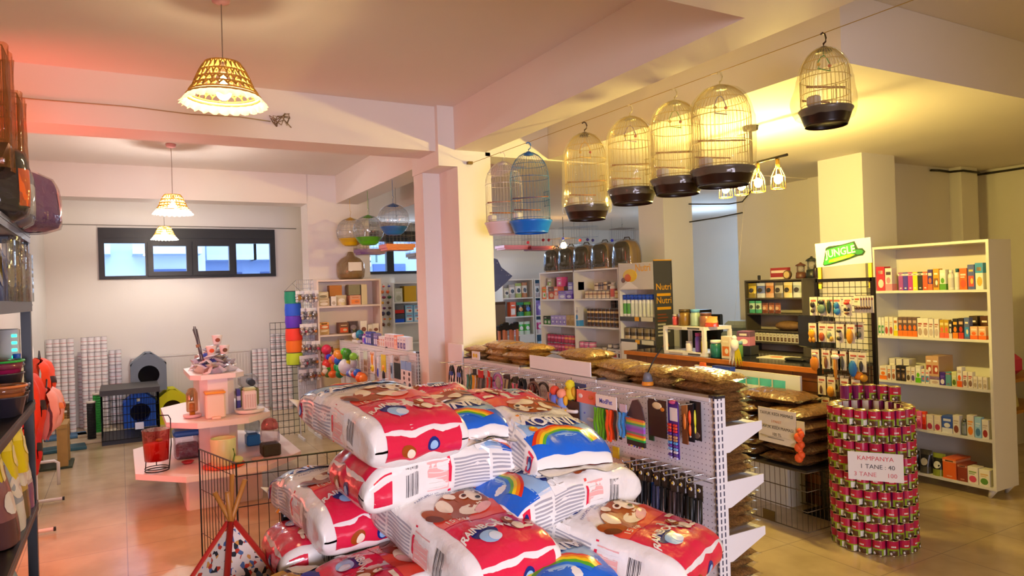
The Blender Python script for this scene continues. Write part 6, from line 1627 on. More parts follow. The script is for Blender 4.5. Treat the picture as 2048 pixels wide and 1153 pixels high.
# big double shelf with tins
shelf_unit('shelf_unit', 'double white shelf unit holding tins and bottles in the rear aisle', (5.2, 7.565, 0), -PI / 2, 1.80, .33, (.08, .42, .77, 1.14, 1.495), 1.87, mid=-.045 + 0)
W = 'double unit'
def tins(y0, n, z, r_, h, base, c2, c3, desc, where, rows=1, g=None, up=0, back=0):
    """runs of equal tins share a label"""
    p = tin(r_, h, ((.18, c2), (.5, base), (.72, c3), (.95, base)), n=12).build('food_tin'); k = 0
    for u in range(rows):
        for i in range(n):
            loc = (5.2 + .03 + r_ + back, y0 - (2 * r_ + .004) * i - r_, z + h * 1.004 * u)
            lab = '%s %s' % (desc, where)
            if k == 0: p.location = loc; tag(p, lab, 'tin', g)
            else: dup(p, loc, random.uniform(-.3, .3), lab, g)
            k += 1
b = Row(5.2, 8.42, 1.495, 'top left bay, ' + W, 'X', 'far end')
b.put('c', 'orange and green pack', .10, .17, '#f08228', '#e8e0d0', '#6ac030', 'e').put('c', 'white slim pack', .05, .19, '#e8e6e0', '#b0b0a8', '#c8c8c0', 'd').put('c', 'rust photo pack', .14, .17, '#c8542a', '#6a4a3a', '#e8c8a0', 'b').put('c', 'salmon pack', .10, .17, '#e8785a', '#f0c8b8', '#f4e0d8', 'a').put('c', 'lilac and white pack', .17, .11, '#b8a8e0', '#8a70c8', '#f0ecf4', 'b').put('c', 'deep violet pack', .15, .11, '#6a4ab0', '#a890d8', '#d8d0ec', 'b')
for y, w, h, c, c2, l in ((8.30, .12, .12, '#b8a890', '#8ab040', 'beige and green carton stacked'), (8.05, .13, .13, '#e85a90', '#f08ab0', 'hot pink carton stacked'), (7.78, .12, .11, '#9080c8', '#e4e0f0', 'violet carton stacked'), (7.65, .10, .11, '#d8a8a8', '#d83a34', 'white carton with red picture stacked')):
    put(carton(w, .1, h, c, acc('e', c2)), 'product_box', l + ' on the packs in the top left bay', 'box', (5.31, y, 1.495 + (.17 if y > 7.9 else .112)), -PI / 2)
tins(7.44, 8, 1.495, .0425, .10, '#d8c8a8', '#e8dcc8', '#a8826a', 'small cream tin', 'in the front row of the top right bay', 1, 'cream tins in the double unit')
b = Row(5.2, 7.20, 1.598, 'upper top right bay, ' + W, 'X', 'far end'); b.put('t', 'brown and cream jar', .085, .10, '#d8c8b0', '#e8e0d0', '#6a4a34').put('t', 'dark blue jar', .085, .10, '#8a7a78', '#c8b8a8', '#2a2a4a').put('t', 'tan jar', .085, .11, '#c8b090', '#a88a68', '#4a3024').put('t', 'dark jar', .08, .10, '#4a3a34', '#6a5a50', '#c8b8a0')
b = Row(5.2, 6.88, 1.495, 'top right bay, ' + W, 'X', 'far end'); b.put('b', 'cream red-labelled bottle', .085, .20, '#e6d8c0', '#d86a5a', cap='#e6dcc8', n=1).put('t', 'small yellow-cream tin', .075, .10, '#e8d8a0', '#d8c080', '#c8a050').put('b', 'pale green bottle', .08, .21, '#dce4c8', '#b0c890', cap='#e8ecd8')
b = Row(5.2, 8.40, 1.14, 'middle left bay ' + W, 'X', 'far end'); b.put('c', 'green and dark carton', .085, .12, '#3a7a30', '#2a2a20', '#d8d8c8', 'b', 2).put('c', 'lilac carton', .09, .13, '#b0a0d8', '#8a7ac0', '#ece8f4', 'e', 4).put('c', 'kraft tan carton', .10, .14, '#b89a68', '#a8885a', '#c8ac80', 'd', 2).put('c', 'tall white and blue carton', .08, .25, '#e4e2e4', '#4a9ad8', '#c8c4cc', 'a')
tins(7.40, 10, 1.14, .039, .115, '#4a3428', '#6a4a34', '#d8b880', 'dark tin with a tan label', 'in the two rows of the middle right bay', 2, 'dark tins in the double unit')
b = Row(5.2, 7.02, 1.37, 'raised behind the dark tins ' + W, 'X', 'far end'); b.put('t', 'black tin', .11, .10, '#1a1816', '#2a2420', '#4a4038', n=2, back=.1)
tins(8.38, 5, .77, .042, .12, '#b0305a', '#8a2a4a', '#e08aa8', 'raspberry tin', 'at the left of the lower left bay', 2, 'raspberry tins, left run')
tins(7.95, 4, .77, .042, .12, '#c04a68', '#9a3040', '#e8a060', 'red and gold tin', 'in the middle of the lower left bay', 2, 'red and gold tins')
tins(7.60, 3, .77, .05, .085, '#e07aa8', '#c84a88', '#f0c8d8', 'pink short tin', 'at the right of the lower left bay', 2, 'pink short tins')
b = Row(5.2, 7.42, .77, 'lower right bay ' + W, 'X', 'far end'); b.put('c', 'white tray of pots', .34, .055, '#e8e4e2', '#c8b8b0', '#a89088', 'd', d=.22).put('c', 'pink-brown tray of pots', .12, .07, '#c8a090', '#a87a6a', '#e8d8d0', 'd', d=.2).put('c', 'white carton with red cats', .20, .11, '#ece8e6', '#b8343a', '#3a3038', 'e', 1, d=.2)
b.put('c', 'white carton with dark cats', .09, .11, '#ece8e6', '#4a4048', '#b83a40', 'e', 1, d=.2)
for k in range(12): put(tin(.035, .05, ((.3, '#8a8078'), (.95, '#d8d0cc')), n=10), 'pot', 'small grey pot on the white trays of the lower right bay', 'pot', (5.26 + .09 * (k % 2), 7.38 - .055 * k, .77 + (.057 if k < 6 else .072 if k < 8 else .112)), 0, 'grey pots on the trays')
# wrapped pet backpacks on top
for i, y in enumerate((8.25, 7.88, 7.52, 7.12, 6.68)):
    t = thing('pet_backpack', 'wrapped tan pet backpack with dark window, %s from the far end' % ORD[i], 'backpack', (5.36, y, 1.872), -PI / 2 + .25, 'pet backpacks on the double unit')
    w, d, h = .29, .24, .33
    def S(u, v):
        a_ = 2 * PI * u; q = lambda q_, p: math.copysign(abs(q_) ** p, q_); k = (1 - max(0, v) ** 4) ** .4
        return Vector((w / 2 * q(math.cos(a_), .5) * k, d / 2 * q(math.sin(a_), .5) * k, h * v))
    m = MB(); m.grid(S, 28, 12, mat('#b08a44', .6)); m.build('body', t)
    def F(u, v):
        x = (u - .5) * w * .86; z = .02 + v * h * .86; kk = 1 - (abs(2 * u - 1) ** 3)
        zz = min(z, .02 + h * .86 * (.72 + .28 * kk ** .5))
        return Vector((x, -d / 2 - .035 * (1 - abs(2 * u - 1) ** 3) * (1 - abs(2 * v - 1) ** 4), zz))
    MB().grid(F, 14, 14, mat('#45402f', .12, coat=.6)).build('window', t)
    MB().tube([(-.05, 0, h), (-.03, 0, h + .03), (.03, 0, h + .03), (.05, 0, h)], .007, mat('#3a3020', .6), 6).build('handle', t)
    MB().grid(lambda u, v: S(u, v) * 1.07 + Vector((.006 * math.sin(30 * u), -.018 if .5 < u < 1 else 0, -.004)), 32, 10, CLEAR).build('plastic_cover', t)
# tray cages hung in the rear aisle
for q in (('pink-trayed wire cage hanging left in the rear aisle', 5.32, 9.4, 2.27, .24, .15, '#f08a90', .30, '#b0a8a8'), ('dark red trayed wire cage in the rear aisle beside the pink one', 5.72, 9.3, 2.25, .22, .14, '#8a1a20', .32, '#8a7a80'), ('red-trayed wire cage hanging by the middle pillar', 7.05, 8.9, 2.20, .15, .14, '#c82418', .36, '#6a4a40'), ('orange-yellow trayed wire cage in front of the rear bulb', 6.12, 9.2, 2.08, .16, .13, '#f0a010', .34, '#c8a860'), ('pale blue trayed cage in the rear aisle', 6.6, 9.6, 2.30, .2, .15, '#a8c4e0', .34, '#a0a8b8'), ('pale grey cage in plastic in the rear aisle', 6.95, 9.8, 2.32, .18, .15, '#c8d4e4', .36, '#b8c0cc')):
    o = hung_tray(*q)
    hh, z = q[7], q[3]; MB().tube([(0, 0, hh + .06), (0, 0, 2.74 - z)], .002, mat('#8a8a90', .5), 4).build('hanging_cord', o)
for i, (x, y, z, c) in enumerate(((5.35, 9.0, 2.36, '#f03a4a'), (5.62, 9.0, 2.40, '#9a1a28'), (5.72, 9.0, 2.40, '#9a1a28'), (5.98, 9.0, 2.42, '#5a6ae0'), (6.30, 9.0, 2.40, '#f04a3a'), (6.44, 9.0, 2.41, '#2a1a6a'), (6.54, 9.0, 2.40, '#2a1a6a'), (6.92, 9.0, 2.40, '#1a2ac8'))):
    t = thing('hanging_ball_toy', ('coral red ball toy hung leftmost in the rear aisle', 'left one of two dark red ball toys', 'right one of two dark red ball toys', 'pale blue ball toy in the rear aisle', 'orange-red ball toy right of the rear bulb', 'left one of two dark violet ball toys', 'right one of two dark violet ball toys', 'deep blue ball toy before the blue cage')[i], 'toy', (x, y, z - .02), 0, 'ball toys in the rear aisle')
    MB().ball((0, 0, 0), .024, mat(c, .4), 10, 8).build('ball', t); MB().tube([(0, 0, .02), (0, 0, 2.74 - z + .02)], .0015, mat('#8a8a90', .5), 4).build('string', t)
t = thing('pendant_bulb', 'bare warm bulb hanging in the rear aisle above the backpacks', 'lamp', (6.02, 9.05, 2.30)); MB().ball((0, 0, 0), .045, mat('#fff0c8', .4, emit='#ffc860', estr=90), 12, 8, 1.2).build('bulb', t); MB().tube([(0, 0, .05), (0, 0, .44)], .004, mat('#6a6258', .5), 5).build('cord', t)
# starry cat bed hanging behind the pillar
t = thing('starry_cat_tent', 'dark blue starry fabric cat tent hung beside the centre pillar', 'cat tent', (3.72, 7.0, 1.63))
def star_mat():
    m = bpy.data.materials.new('starry_cloth'); m.use_nodes = True; nt = m.node_tree; p = nt.nodes['Principled BSDF']; p.inputs['Roughness'].default_value = .6
    tc = nt.nodes.new('ShaderNodeTexCoord'); vo = nt.nodes.new('ShaderNodeTexVoronoi'); vo.inputs['Scale'].default_value = 26; nt.links.new(tc.outputs['Object'], vo.inputs['Vector'])
    rp = nt.nodes.new('ShaderNodeValToRGB'); e = rp.color_ramp.elements; e[0].position = .10; e[0].color = (*lin('#d8def4'), 1); e[1].position = .16; e[1].color = (*lin('#46558a'), 1)
    nt.links.new(vo.outputs['Distance'], rp.inputs[0]); nt.links.new(rp.outputs[0], p.inputs['Base Color']); return m
STAR = star_mat(); m = MB()
pts = [(-.28, .40), (-.05, .385), (.03, .36), (.07, .27), (.19, .17), (.12, .10), (.0, .0), (-.28, -.06)]
front = [Vector((x, -.02 - .09 * (1 - abs((x + .05) / .3)) * 1, z)) for x, z in pts]; bk = [Vector((x, .12, z)) for x, z in pts]; c0 = Vector((-.06, -.17, .2)); n = len(pts)
m.add(front + bk + [c0, Vector((-.06, .2, .2))], [(i, (i + 1) % n, 2 * n) for i in range(n)] + [(n + (i + 1) % n, n + i, 2 * n + 1) for i in range(n)] + [(i, n + i, n + (i + 1) % n, (i + 1) % n) for i in range(n)], STAR)
m.xform(R('Z', -29)); m.build('cover', t); MB().tube([(-.05, 0, .38), (-.05, 0, 1.47)], .003, mat('#6a6a70', .5), 4).build('hanging_cord', t)
# ---------------------------------------------------------------- Nutri display stand
GREYD = mat('#46464a', .5); GOLDY = mat('#e8a81c', .45)
t = thing('display_stand', 'tall cardboard display stand with dark side panel and yellow lettering by the middle pillar', 'display stand', (5.1, 6.22, 0), -PI / 2)
w, d, H = .62, .26, 1.91
MB().box(w / 2 - .012, w / 2, 0, d, 0, H, GREYD).build('side_panel', t); MB().box(w / 2 - .012, w / 2 + .001, 0, d, H, H + .012, GOLDY).build('top_strip', t)
MB().box(-w / 2, -w / 2 + .012, 0, d, 0, H, WHITE).build('side_panel', t)
MB().box(-w / 2, w / 2, d - .008, d, 0, H, WHITE).build('back_panel', t)
for z in (.12, .46, .75, 1.03, 1.29): MB().box(-w / 2 + .012, w / 2 - .012, .0, d - .008, z - .012, z, WHITE).box(-w / 2, w / 2, -.004, .0, z - .05, z, GREYD).box(w * .12, w * .44, -.007, -.004, z - .048, z - .002, mat('#e6e2d0', .5)).box(-w * .06, w * .06, -.007, -.004, z - .048, z - .002, GOLDY).build('shelf', t)
m = MB(); m.box(-w / 2 + .012, w / 2 - .012, -.004, .004, 1.60, H - .01, mat('#cfc8c4', .5)); m.ball((-.10, -.004, 1.76), 1, mat('#e8c030', .5), 16, 6, .075, .13, .006); m.ball((-.13, -.006, 1.74), 1, mat('#d86a2a', .5), 12, 6, .05, .07, .006); m.ball((-.22, -.006, 1.71), 1, mat('#7a5a5a', .5), 10, 6, .03, .04, .006)
m.prism([(-.29, 1.61), (.05, 1.61), (-.12, 1.70)], -.006, .006, mat('#ece6e6', .5), R('X', 90)); m.text('Nutri', .12, GOLDY, T(.13, -.006, 1.84) @ R('X', 90), bold=.012); m.build('header', t)
SX = T(w / 2 + .002, d / 2, 0) @ R('Z', 90) @ R('X', 90)
m = MB()
for z in (1.62, 1.47): m.text('Nutri', .100, GOLDY, T(0, 0, 0) @ SX @ T(0, z, 0), bold=.008).box(w / 2 + .0005, w / 2 + .002, d * .12, d * .88, z - .10, z - .07, GOLDY)
for i in range(3): m.box(w / 2 + .0005, w / 2 + .002, d * .12, d * (.6 + .1 * (i % 2)), 1.31 - .035 * i, 1.325 - .035 * i, mat('#8a4a3a', .5))
for i in range(4): m.box(w / 2 + .0005, w / 2 + .002, d * .12, d * (.55 + .12 * (i % 3)), 1.20 - .04 * i, 1.218 - .04 * i, mat('#c8c6c0', .5))
m.build('lettering', t)
m = MB()
for (cy, cz, ry, rz_, c) in ((.14, .55, .085, .22, '#c87a3a'), (.15, .66, .06, .20, '#e8dcc4'), (.14, .93, .055, .085, '#a85a20'), (.10, .90, .025, .07, '#7a3a14'), (.18, .90, .025, .07, '#7a3a14'), (.14, .90, .02, .03, '#2a1a14'), (.11, .42, .03, .16, '#5a4a34'), (.18, .42, .03, .16, '#d8c8a8')): m.ball((w / 2 + .001, cy, cz), 1, mat(c, .6), 14, 6, rz_, .0015 + .0006 * (c in ('#e8dcc4', '#7a3a14', '#2a1a14')) * 2, ry)
m.build('dog_picture', t)
NS = 'of the cardboard display stand'
b = Row(5.1, 6.50, 1.29, 'white sprays ' + NS, 'X', 'far end')
for i in range(9): put_bottle('blue-capped white bottle, %s%s from the far end' % ('top row of the display stand, ', ORD[i]), (5.16, 6.49 - .068 * i, 1.291), .031, .25, '#e8ece6', '#1c4ac8', '#58a848' if i < 2 else '#d8e0d4', 'blue capped bottles', cap_h=.22, cap_r=.030, name='spray_bottle')
for i in range(5): put(tin(.05, .13, ((.3, '#c8b088'), (.6, '#4a4034'), (.95, '#8a7a60'))), 'food_jar', 'tan-banded dark jar, second shelf of the display stand, %s from far end' % ORD[i], 'jar', (5.17, 6.46 - .115 * i, 1.031))
put(MB().box(-.14, .14, -.003, .003, -.26, 0, mat('#efeaec', .5)).box(-.05, .05, -.0045, -.003, -.21, -.19, mat('#e0c84a', .5)), 'paper_sign', 'white paper sign hung on the front of the cardboard display stand', 'sign', (5.086, 6.36, 1.0), -PI / 2)
for i in range(4): put(tin(.05, .11, ((.3, '#d8c8a0'), (.6, '#6a5a48'), (.95, '#a8987a'))), 'food_jar', 'pale jar on the third shelf %s, %s from the far end' % (NS, ORD[i]), 'jar', (5.17, 6.44 - .11 * i, .751))
put(MB().cyl((0, 0, 0), (0, .03, 0), .06, mat('#d8b84a', .5), n=20).cyl((0, -.002, 0), (0, 0, 0), .04, mat('#b08aa8', .5), n=20), 'round_badge', 'round yellow and violet badge on the third shelf of the display stand', 'badge', (5.12, 6.02, .812), -PI / 2)
for i in range(6): put(tin(.044, .11, ((.3, '#8a8a60'), (.6, '#4a4838'), (.95, '#a8a488'))), 'food_jar', 'olive jar on the fourth shelf %s, %s from the far end' % (NS, ORD[i]), 'jar', (5.17, 6.46 - .095 * i, .461))
# ---------------------------------------------------------------- service counter
def plank_mat():
    m = bpy.data.materials.new('rustic_planks'); m.use_nodes = True; nt = m.node_tree; p = nt.nodes['Principled BSDF']; p.inputs['Roughness'].default_value = .45
    tc = nt.nodes.new('ShaderNodeTexCoord'); mp = nt.nodes.new('ShaderNodeMapping'); mp.inputs['Rotation'].default_value = (0, PI / 2, PI / 2); nt.links.new(tc.outputs['Object'], mp.inputs[0])
    sx = nt.nodes.new('ShaderNodeSeparateXYZ'); nt.links.new(tc.outputs['Object'], sx.inputs[0]); cx = nt.nodes.new('ShaderNodeCombineXYZ'); nt.links.new(sx.outputs['Y'], cx.inputs[0]); nt.links.new(sx.outputs['Z'], cx.inputs[1])
    br = nt.nodes.new('ShaderNodeTexBrick'); br.inputs['Scale'].default_value = 1; br.inputs['Brick Width'].default_value = .42; br.inputs['Row Height'].default_value = .075; br.inputs['Mortar Size'].default_value = .003
    br.inputs['Color1'].default_value = (*lin('#7a431a'), 1); br.inputs['Color2'].default_value = (*lin('#4e2a12'), 1); br.inputs['Mortar'].default_value = (*lin('#1e100a'), 1); nt.links.new(cx.outputs[0], br.inputs['Vector'])
    nz = nt.nodes.new('ShaderNodeTexNoise'); nz.inputs['Scale'].default_value = 9; nz.inputs['Detail'].default_value = 6; nt.links.new(cx.outputs[0], nz.inputs['Vector'])
    mx = nt.nodes.new('ShaderNodeMix'); mx.data_type = 'RGBA'; mx.blend_type = 'OVERLAY'; mx.inputs[0].default_value = .8
    nt.links.new(br.outputs['Color'], mx.inputs[6]); nt.links.new(nz.outputs['Fac'], mx.inputs[7]); nt.links.new(mx.outputs[2], p.inputs['Base Color']); return m
t = thing('service_counter', 'service counter with rustic plank front and dark top', 'counter', (4.4, 0, 0))
MB().box(0, .03, 3.34, 5.55, 0, .975, plank_mat()).build('plank_front', t); [MB().box(.03, .62, y_, y_ + .03, 0, .975, mat('#4e2a12', .5)).build('end_panel', t) for y_ in (3.34, 5.52)]
MB().box(-.015, .02, 3.32, 5.57, .965, 1.0, mat('#b8681c', .4, noise_amt=.2, nscale=12)).build('edge_trim', t); MB().box(.02, .66, 3.32, 5.57, .975, .999, mat('#22242a', .12)).build('counter_top', t)
t = thing('counter_rack', 'white two-level plastic rack of jars on the far end of the counter', 'rack', (4.62, 4.78, 1.0))
PLW = mat('#e6e2da', .45)
for z in (.03, .26): MB().box(-.17, .17, -.25, .27, z - .03, z, PLW).box(-.173, -.17, -.20, -.05, z - .022, z - .008, mat('#4a4844', .5)).box(-.173, -.17, .02, .20, z - .022, z - .008, mat('#b8b0a0', .5)).build('shelf', t)
for y in (-.24, .26):
    for x in (-.155, .155): MB().box(x - .015, x + .015, y - .015, y + .015, .03, .23, PLW).build('leg', t)
for (lab, x, y, z, rr, h, c, cp) in (('brown treat jar on top of the counter rack', 4.56, 4.88, 1.262, .055, .15, '#7a5a24', '#4a3a1c'), ('blue-topped jar on top of the counter rack', 4.56, 4.74, 1.262, .045, .15, '#9ab0a0', '#5a9ac8'), ('pinkish brown treat jar on top of the counter rack', 4.56, 4.61, 1.262, .055, .12, '#8a5a44', '#6a4030'), ('small red jar at the far end of the counter rack top', 4.56, 5.0, 1.262, .03, .10, '#c84a4a', '#b8a8a0'), ('violet tube on the lower counter rack shelf', 4.53, 4.68, 1.032, .03, .17, '#6a4ab0', '#b03a8a'), ('yellow tube on the lower counter rack shelf', 4.53, 4.61, 1.032, .028, .13, '#d8d020', '#c8c018'), ('white pot on the lower counter rack shelf', 4.53, 4.80, 1.032, .03, .09, '#d8d0c8', '#c0b8b0'), ('teal jar with a white lid beside the counter rack', 4.50, 4.44, 1.0, .05, .15, '#1f6a60', '#e0e4e0'), ('green bottle near the feather toy on the counter', 4.62, 4.30, 1.0, .04, .14, '#5a8a4a', '#8ab8c8')): put_bottle(lab, (x, y, z), rr, h, c, cp, None, None, 'jar', 'jar', neck=.8)
put(carton(.10, .06, .19, '#e8dcc8', acc('e', '#d87a3a')), 'leaflet_box', 'cream carton with an orange picture on the counter', 'box', (4.50, 4.30, 1.0), -PI / 2); put(pouch(.14, .09, .10, '#e88a2a', ((.4, '#c84a2a'), (1, '#e8a860'))), 'treat_pouch', 'orange pouch lying at the near end of the counter rack top', 'pouch', (4.55, 4.53, 1.262), -PI / 2); put(carton(.12, .1, .13, '#c87a98', acc('b', '#6a4a6a')), 'gift_box', 'dusty pink box on the counter behind the rack', 'box', (4.85, 4.42, 1.08), -PI / 2 + .2)
put(carton(.16, .14, .08, '#20242c', ()), 'card_terminal', 'low dark box under the dusty pink box on the counter', 'box', (4.85, 4.42, 1.0), -PI / 2 + .2)
put(MB().prism([(-.10, -.16), (.12, -.13), (.09, .17), (-.12, .13)], 0, .004, mat('#eae6de', .5)).ball((.0, .02, .004), 1, mat('#e8702a', .5), 10, 6, .001, .05, .06), 'leaflet', 'white leaflet with an orange print lying on the dark counter top', 'leaflet', (4.82, 4.05, 1.0)); put(MB().bbox(-.05, .05, -.09, .09, 0, .02, mat('#26282c', .3), .008), 'calculator', 'flat dark device lying on the counter beside the leaflet', 'device', (4.74, 3.80, 1.0)); put(MB().bbox(-.04, .04, -.05, .05, 0, .045, mat('#15161a', .3), .012), 'mouse', 'small black device at the middle of the counter', 'device', (4.8, 4.42 - .02, 1.0 + .0), .3) if False else None
def monitor(label, loc, rz, w, h, c='#121318'):
    t = thing('computer_monitor', label, 'monitor', loc, rz); MB().bbox(-w / 2, w / 2, -.02, .02, .10, .10 + h, mat(c, .3), .01).build('housing', t); MB().box(-w / 2 + .012, w / 2 - .012, -.0215, -.0205, .115, .10 + h - .012, mat('#0c0d12', .1)).build('screen', t); MB().box(-.03, .03, .0, .02, .01, .12, mat(c, .3)).lathe([(.10, 0), (.09, .012), (.02, .014)], mat(c, .3)).build('stand', t); return t
monitor('black monitor seen from behind at the grid end of the counter', (4.80, 3.66, 1.0), PI / 2 - .35, .46, .26)
t = thing('back_desk', 'grey office desk in the blue-lit room behind the counter', 'desk', (5.95, 5.75, 0)); MB().box(-.38, .38, -.55, .45, .87, .90, mat('#5a6672', .4)).build('desk_top', t)
for y in (-.5, .4): MB().box(-.34, .34, y - .02, y + .02, 0, .87, mat('#4a5662', .5)).build('leg', t)
monitor('flat monitor on the grey desk behind the counter', (5.75, 5.80, .90), -PI / 2 + .2, .40, .30, '#1c2630'); put(MB().box(-.09, .09, -.16, .16, 0, .44, mat('#0e0f12', .4)), 'computer_tower', 'black computer tower left of the flat monitor', 'computer', (5.9, 6.12, .90))
t = thing('printer', 'grey office printer on the desk behind the counter', 'printer', (5.9, 5.40, .90)); MB().bbox(-.2, .2, -.19, .17, 0, .22, mat('#7a8894', .4), .03).build('body', t); MB().bbox(-.18, .1, -.17, .15, .22, .33, mat('#8f9caa', .4), .04).build('lid', t); MB().bbox(-.30, -.18, -.15, .13, .06, .08, mat('#3a444e', .4), .006).build('paper_tray', t)
# feather toy hung over the counter edge
t = thing('feather_cat_toy', 'white and yellow feather cat toy hung in front of the counter edge', 'cat toy', (4.33, 4.07, 1.02))
MB().ball((0, 0, .12), .035, mat('#ece6dc', .6), 12, 8, 1.5).ball((0, 0, .175), .022, mat('#f0eae2', .6), 10, 8).build('body', t); m = MB()
for i in range(14):
    a_ = -.5 + i / 13; c = '#e8d820' if i > 7 else '#f0ece0'; m.grid(lambda u, v: Vector((-.005 * i % .02 + (u - .5) * .004, a_ * -.10 * v - .03 * a_ + (u - .5) * .028 * math.sin(PI * min(1, v * .9 + .1)), .11 - .17 * v + .02 * abs(a_))), 2, 6, mat(c, .7))
m.build('feathers', t); MB().tube([(0, 0, .19), (0, 0, .24), (.35, .1, 1.74)], .0007, mat('#7a756c', .5), 4).build('string', t)
MB_ = None
# display carton of pouches against the counter
t = thing('display_box', 'white display box of teal pouches leaning against the plank front', 'display box', (4.27, 4.0, 0), -PI / 2)
MB().box(-.54, .54, .07, .09, .0, .94, mat('#e2ded4', .45)).build('back_panel', t); [MB().box(x_, x_ + .03, -.10, .07, 0, .70, mat('#e6e2d8', .45)).build('side_panel', t) for x_ in (.51, -.54)]
MB().box(-.51, .51, -.10, .07, 0, .688, mat('#d8d2c4', .45)).box(-.50, .50, -.103, -.10, .62, .69, mat('#1c3f8a', .45)).box(.30, .46, -.105, -.103, .57, .60, mat('#4a4a48', .5)).box(.04, .12, -.105, -.103, .57, .61, mat('#8aa4c8', .5)).build('base_carton', t); MB().box(-.46, -.40, .05, .07, .90, .97, mat('#f06a2a', .5)).build('tag', t)
for i in range(8): put(pouch(.115, .22, .05, '#e4ece8', ((.25, '#3a9a98'), (.75, '#dfe8e4'), (1, '#4ab0a8')), ((.5, .45, .2, .08, '#6a7a6a'),), seed=i), 'cat_treat_pouch', 'teal and white pouch in the display box by the counter, %s from the far end' % ORD[i], 'pouch', (4.24, 4.44 - .125 * i, .69), -PI / 2)
put(carton(.2, .06, .1, '#26409a', ()), 'topper_card', 'dark blue header card behind the pouches in the display box', 'card', (4.315, 4.18, .86), -PI / 2)
# grey shelf behind the counter
GS = mat('#4a443c', .5); BS = 'of the dark-edged counter shelf'
shelf_unit('shelf_unit', 'dark-edged shelf unit standing behind the service counter', (5.44, 4.615, 0), -PI / 2, .68, .21, (.60, .96, 1.06, 1.17, 1.335, 1.485), 1.66, c=GS, backc=mat('#b8b0a0', .6), th=.014)
b = Row(5.44, 4.94, 1.486, 'top row ' + BS, 'X', 'far end')
for c, c2, l in (('#c8b040', '#8a7a30', 'gold foil packet'), ('#5a6ab0', '#c8d0e8', 'blue foil packet'), ('#b87a50', '#d8b090', 'copper foil packet'), ('#b8b4a8', '#6a6660', 'silver foil packet'), ('#c8b068', '#e8d8a0', 'pale gold foil packet'), ('#a8b4b8', '#d8e0e0', 'grey foil packet')): b.put('p', l, .10, .145, c, c2, '#3a3630', d=.05)
b = Row(5.44, 4.93, 1.336, 'second row ' + BS, 'X', 'far end'); b.put('p', 'mint green sachet', .075, .12, '#b8d8c8', '#4aa88a', '#3a4a40', n=2, d=.03).put('p', 'rust brown sachet', .07, .10, '#a86a50', '#6a3a2a', '#d8b8a0', n=3, d=.03)
put(MB().ball((0, 0, 0), 1, mat('#7a5a38', .7, noise_amt=.5, nscale=40), 14, 8, .05, .10, .15), 'chew_heap', 'heap of brown dried chews on the third row behind the counter', 'chews', (5.55, 4.52, 1.215))
b = Row(5.44, 4.93, 1.061, 'lower row ' + BS, 'X', 'far end'); b.put('c', 'slim pack', .034, .085, '#d8d4c4', '#5a3a2a', '#8a7a60', 'e', 14, d=.05, gap=.008)
put(MB().box(-.10, .10, -.02, .02, 0, .11, mat('#9a2f34', .5)).box(-.09, .09, -.0215, -.02, .06, .085, mat('#e4d4d0', .5)).box(-.10, .10, -.0215, -.02, .0, .02, mat('#e0d8cc', .5)), 'red_sign_box', 'red and white sign box on top of the dark-edged shelf', 'sign', (5.54, 4.60, 1.661), -PI / 2)
t = thing('desk_clock', 'round brass clock leaning before the red sign box', 'clock', (5.48, 4.47, 1.661), -PI / 2); MB().cyl((0, -.012, .04), (0, .012, .04), .042, mat('#5a4024', .4), n=20).build('case', t); MB().cyl((0, -.014, .04), (0, -.012, .04), .032, mat('#c8b078', .5), n=20).build('dial', t)
for lab, y, c, h, rr in (('brown copper lantern on top of the dark-edged shelf', 4.36, '#5a3424', .15, .045), ('bigger dark green lantern beside the copper lantern', 4.30 - .06, '#1c2420', .20, .05)):
    t = thing('lantern', lab, 'lantern', (5.53, y, 1.661)); cm = mat(c, .4); MB().lathe([(rr, 0), (rr * 1.05, h * .1), (rr * .95, h * .38), (rr * .5, h * .4)], cm).build('base', t); MB().lathe([(rr * .8, h * .4), (rr * .8, h * .78)], film('#e8e4d8', .3, .3, .06, .2)).build('glass', t); MB().lathe([(rr * 1.1, h * .78), (rr * .9, h * .86), (rr * .25, h * .95), (.008, h)], cm).build('top', t)
    for k in range(4): MB().tube([(rr * .9 * math.cos(k * PI / 2), rr * .9 * math.sin(k * PI / 2), h * .38), (rr * .9 * math.cos(k * PI / 2), rr * .9 * math.sin(k * PI / 2), h * .8)], .003, cm, 4).build('bar', t)
put(MB().bbox(-.012, .012, -.012, .012, 0, .045, BLACK, .004), 'small_black_bottle', 'tiny black bottle at the far end of the dark-edged shelf top', 'bottle', (5.52, 4.84, 1.661)); put_bottle('dark brown bottle beside the green lantern', (5.50, 4.15 + .03, 1.661), .018, .12, '#2a1a14', '#1a1210')
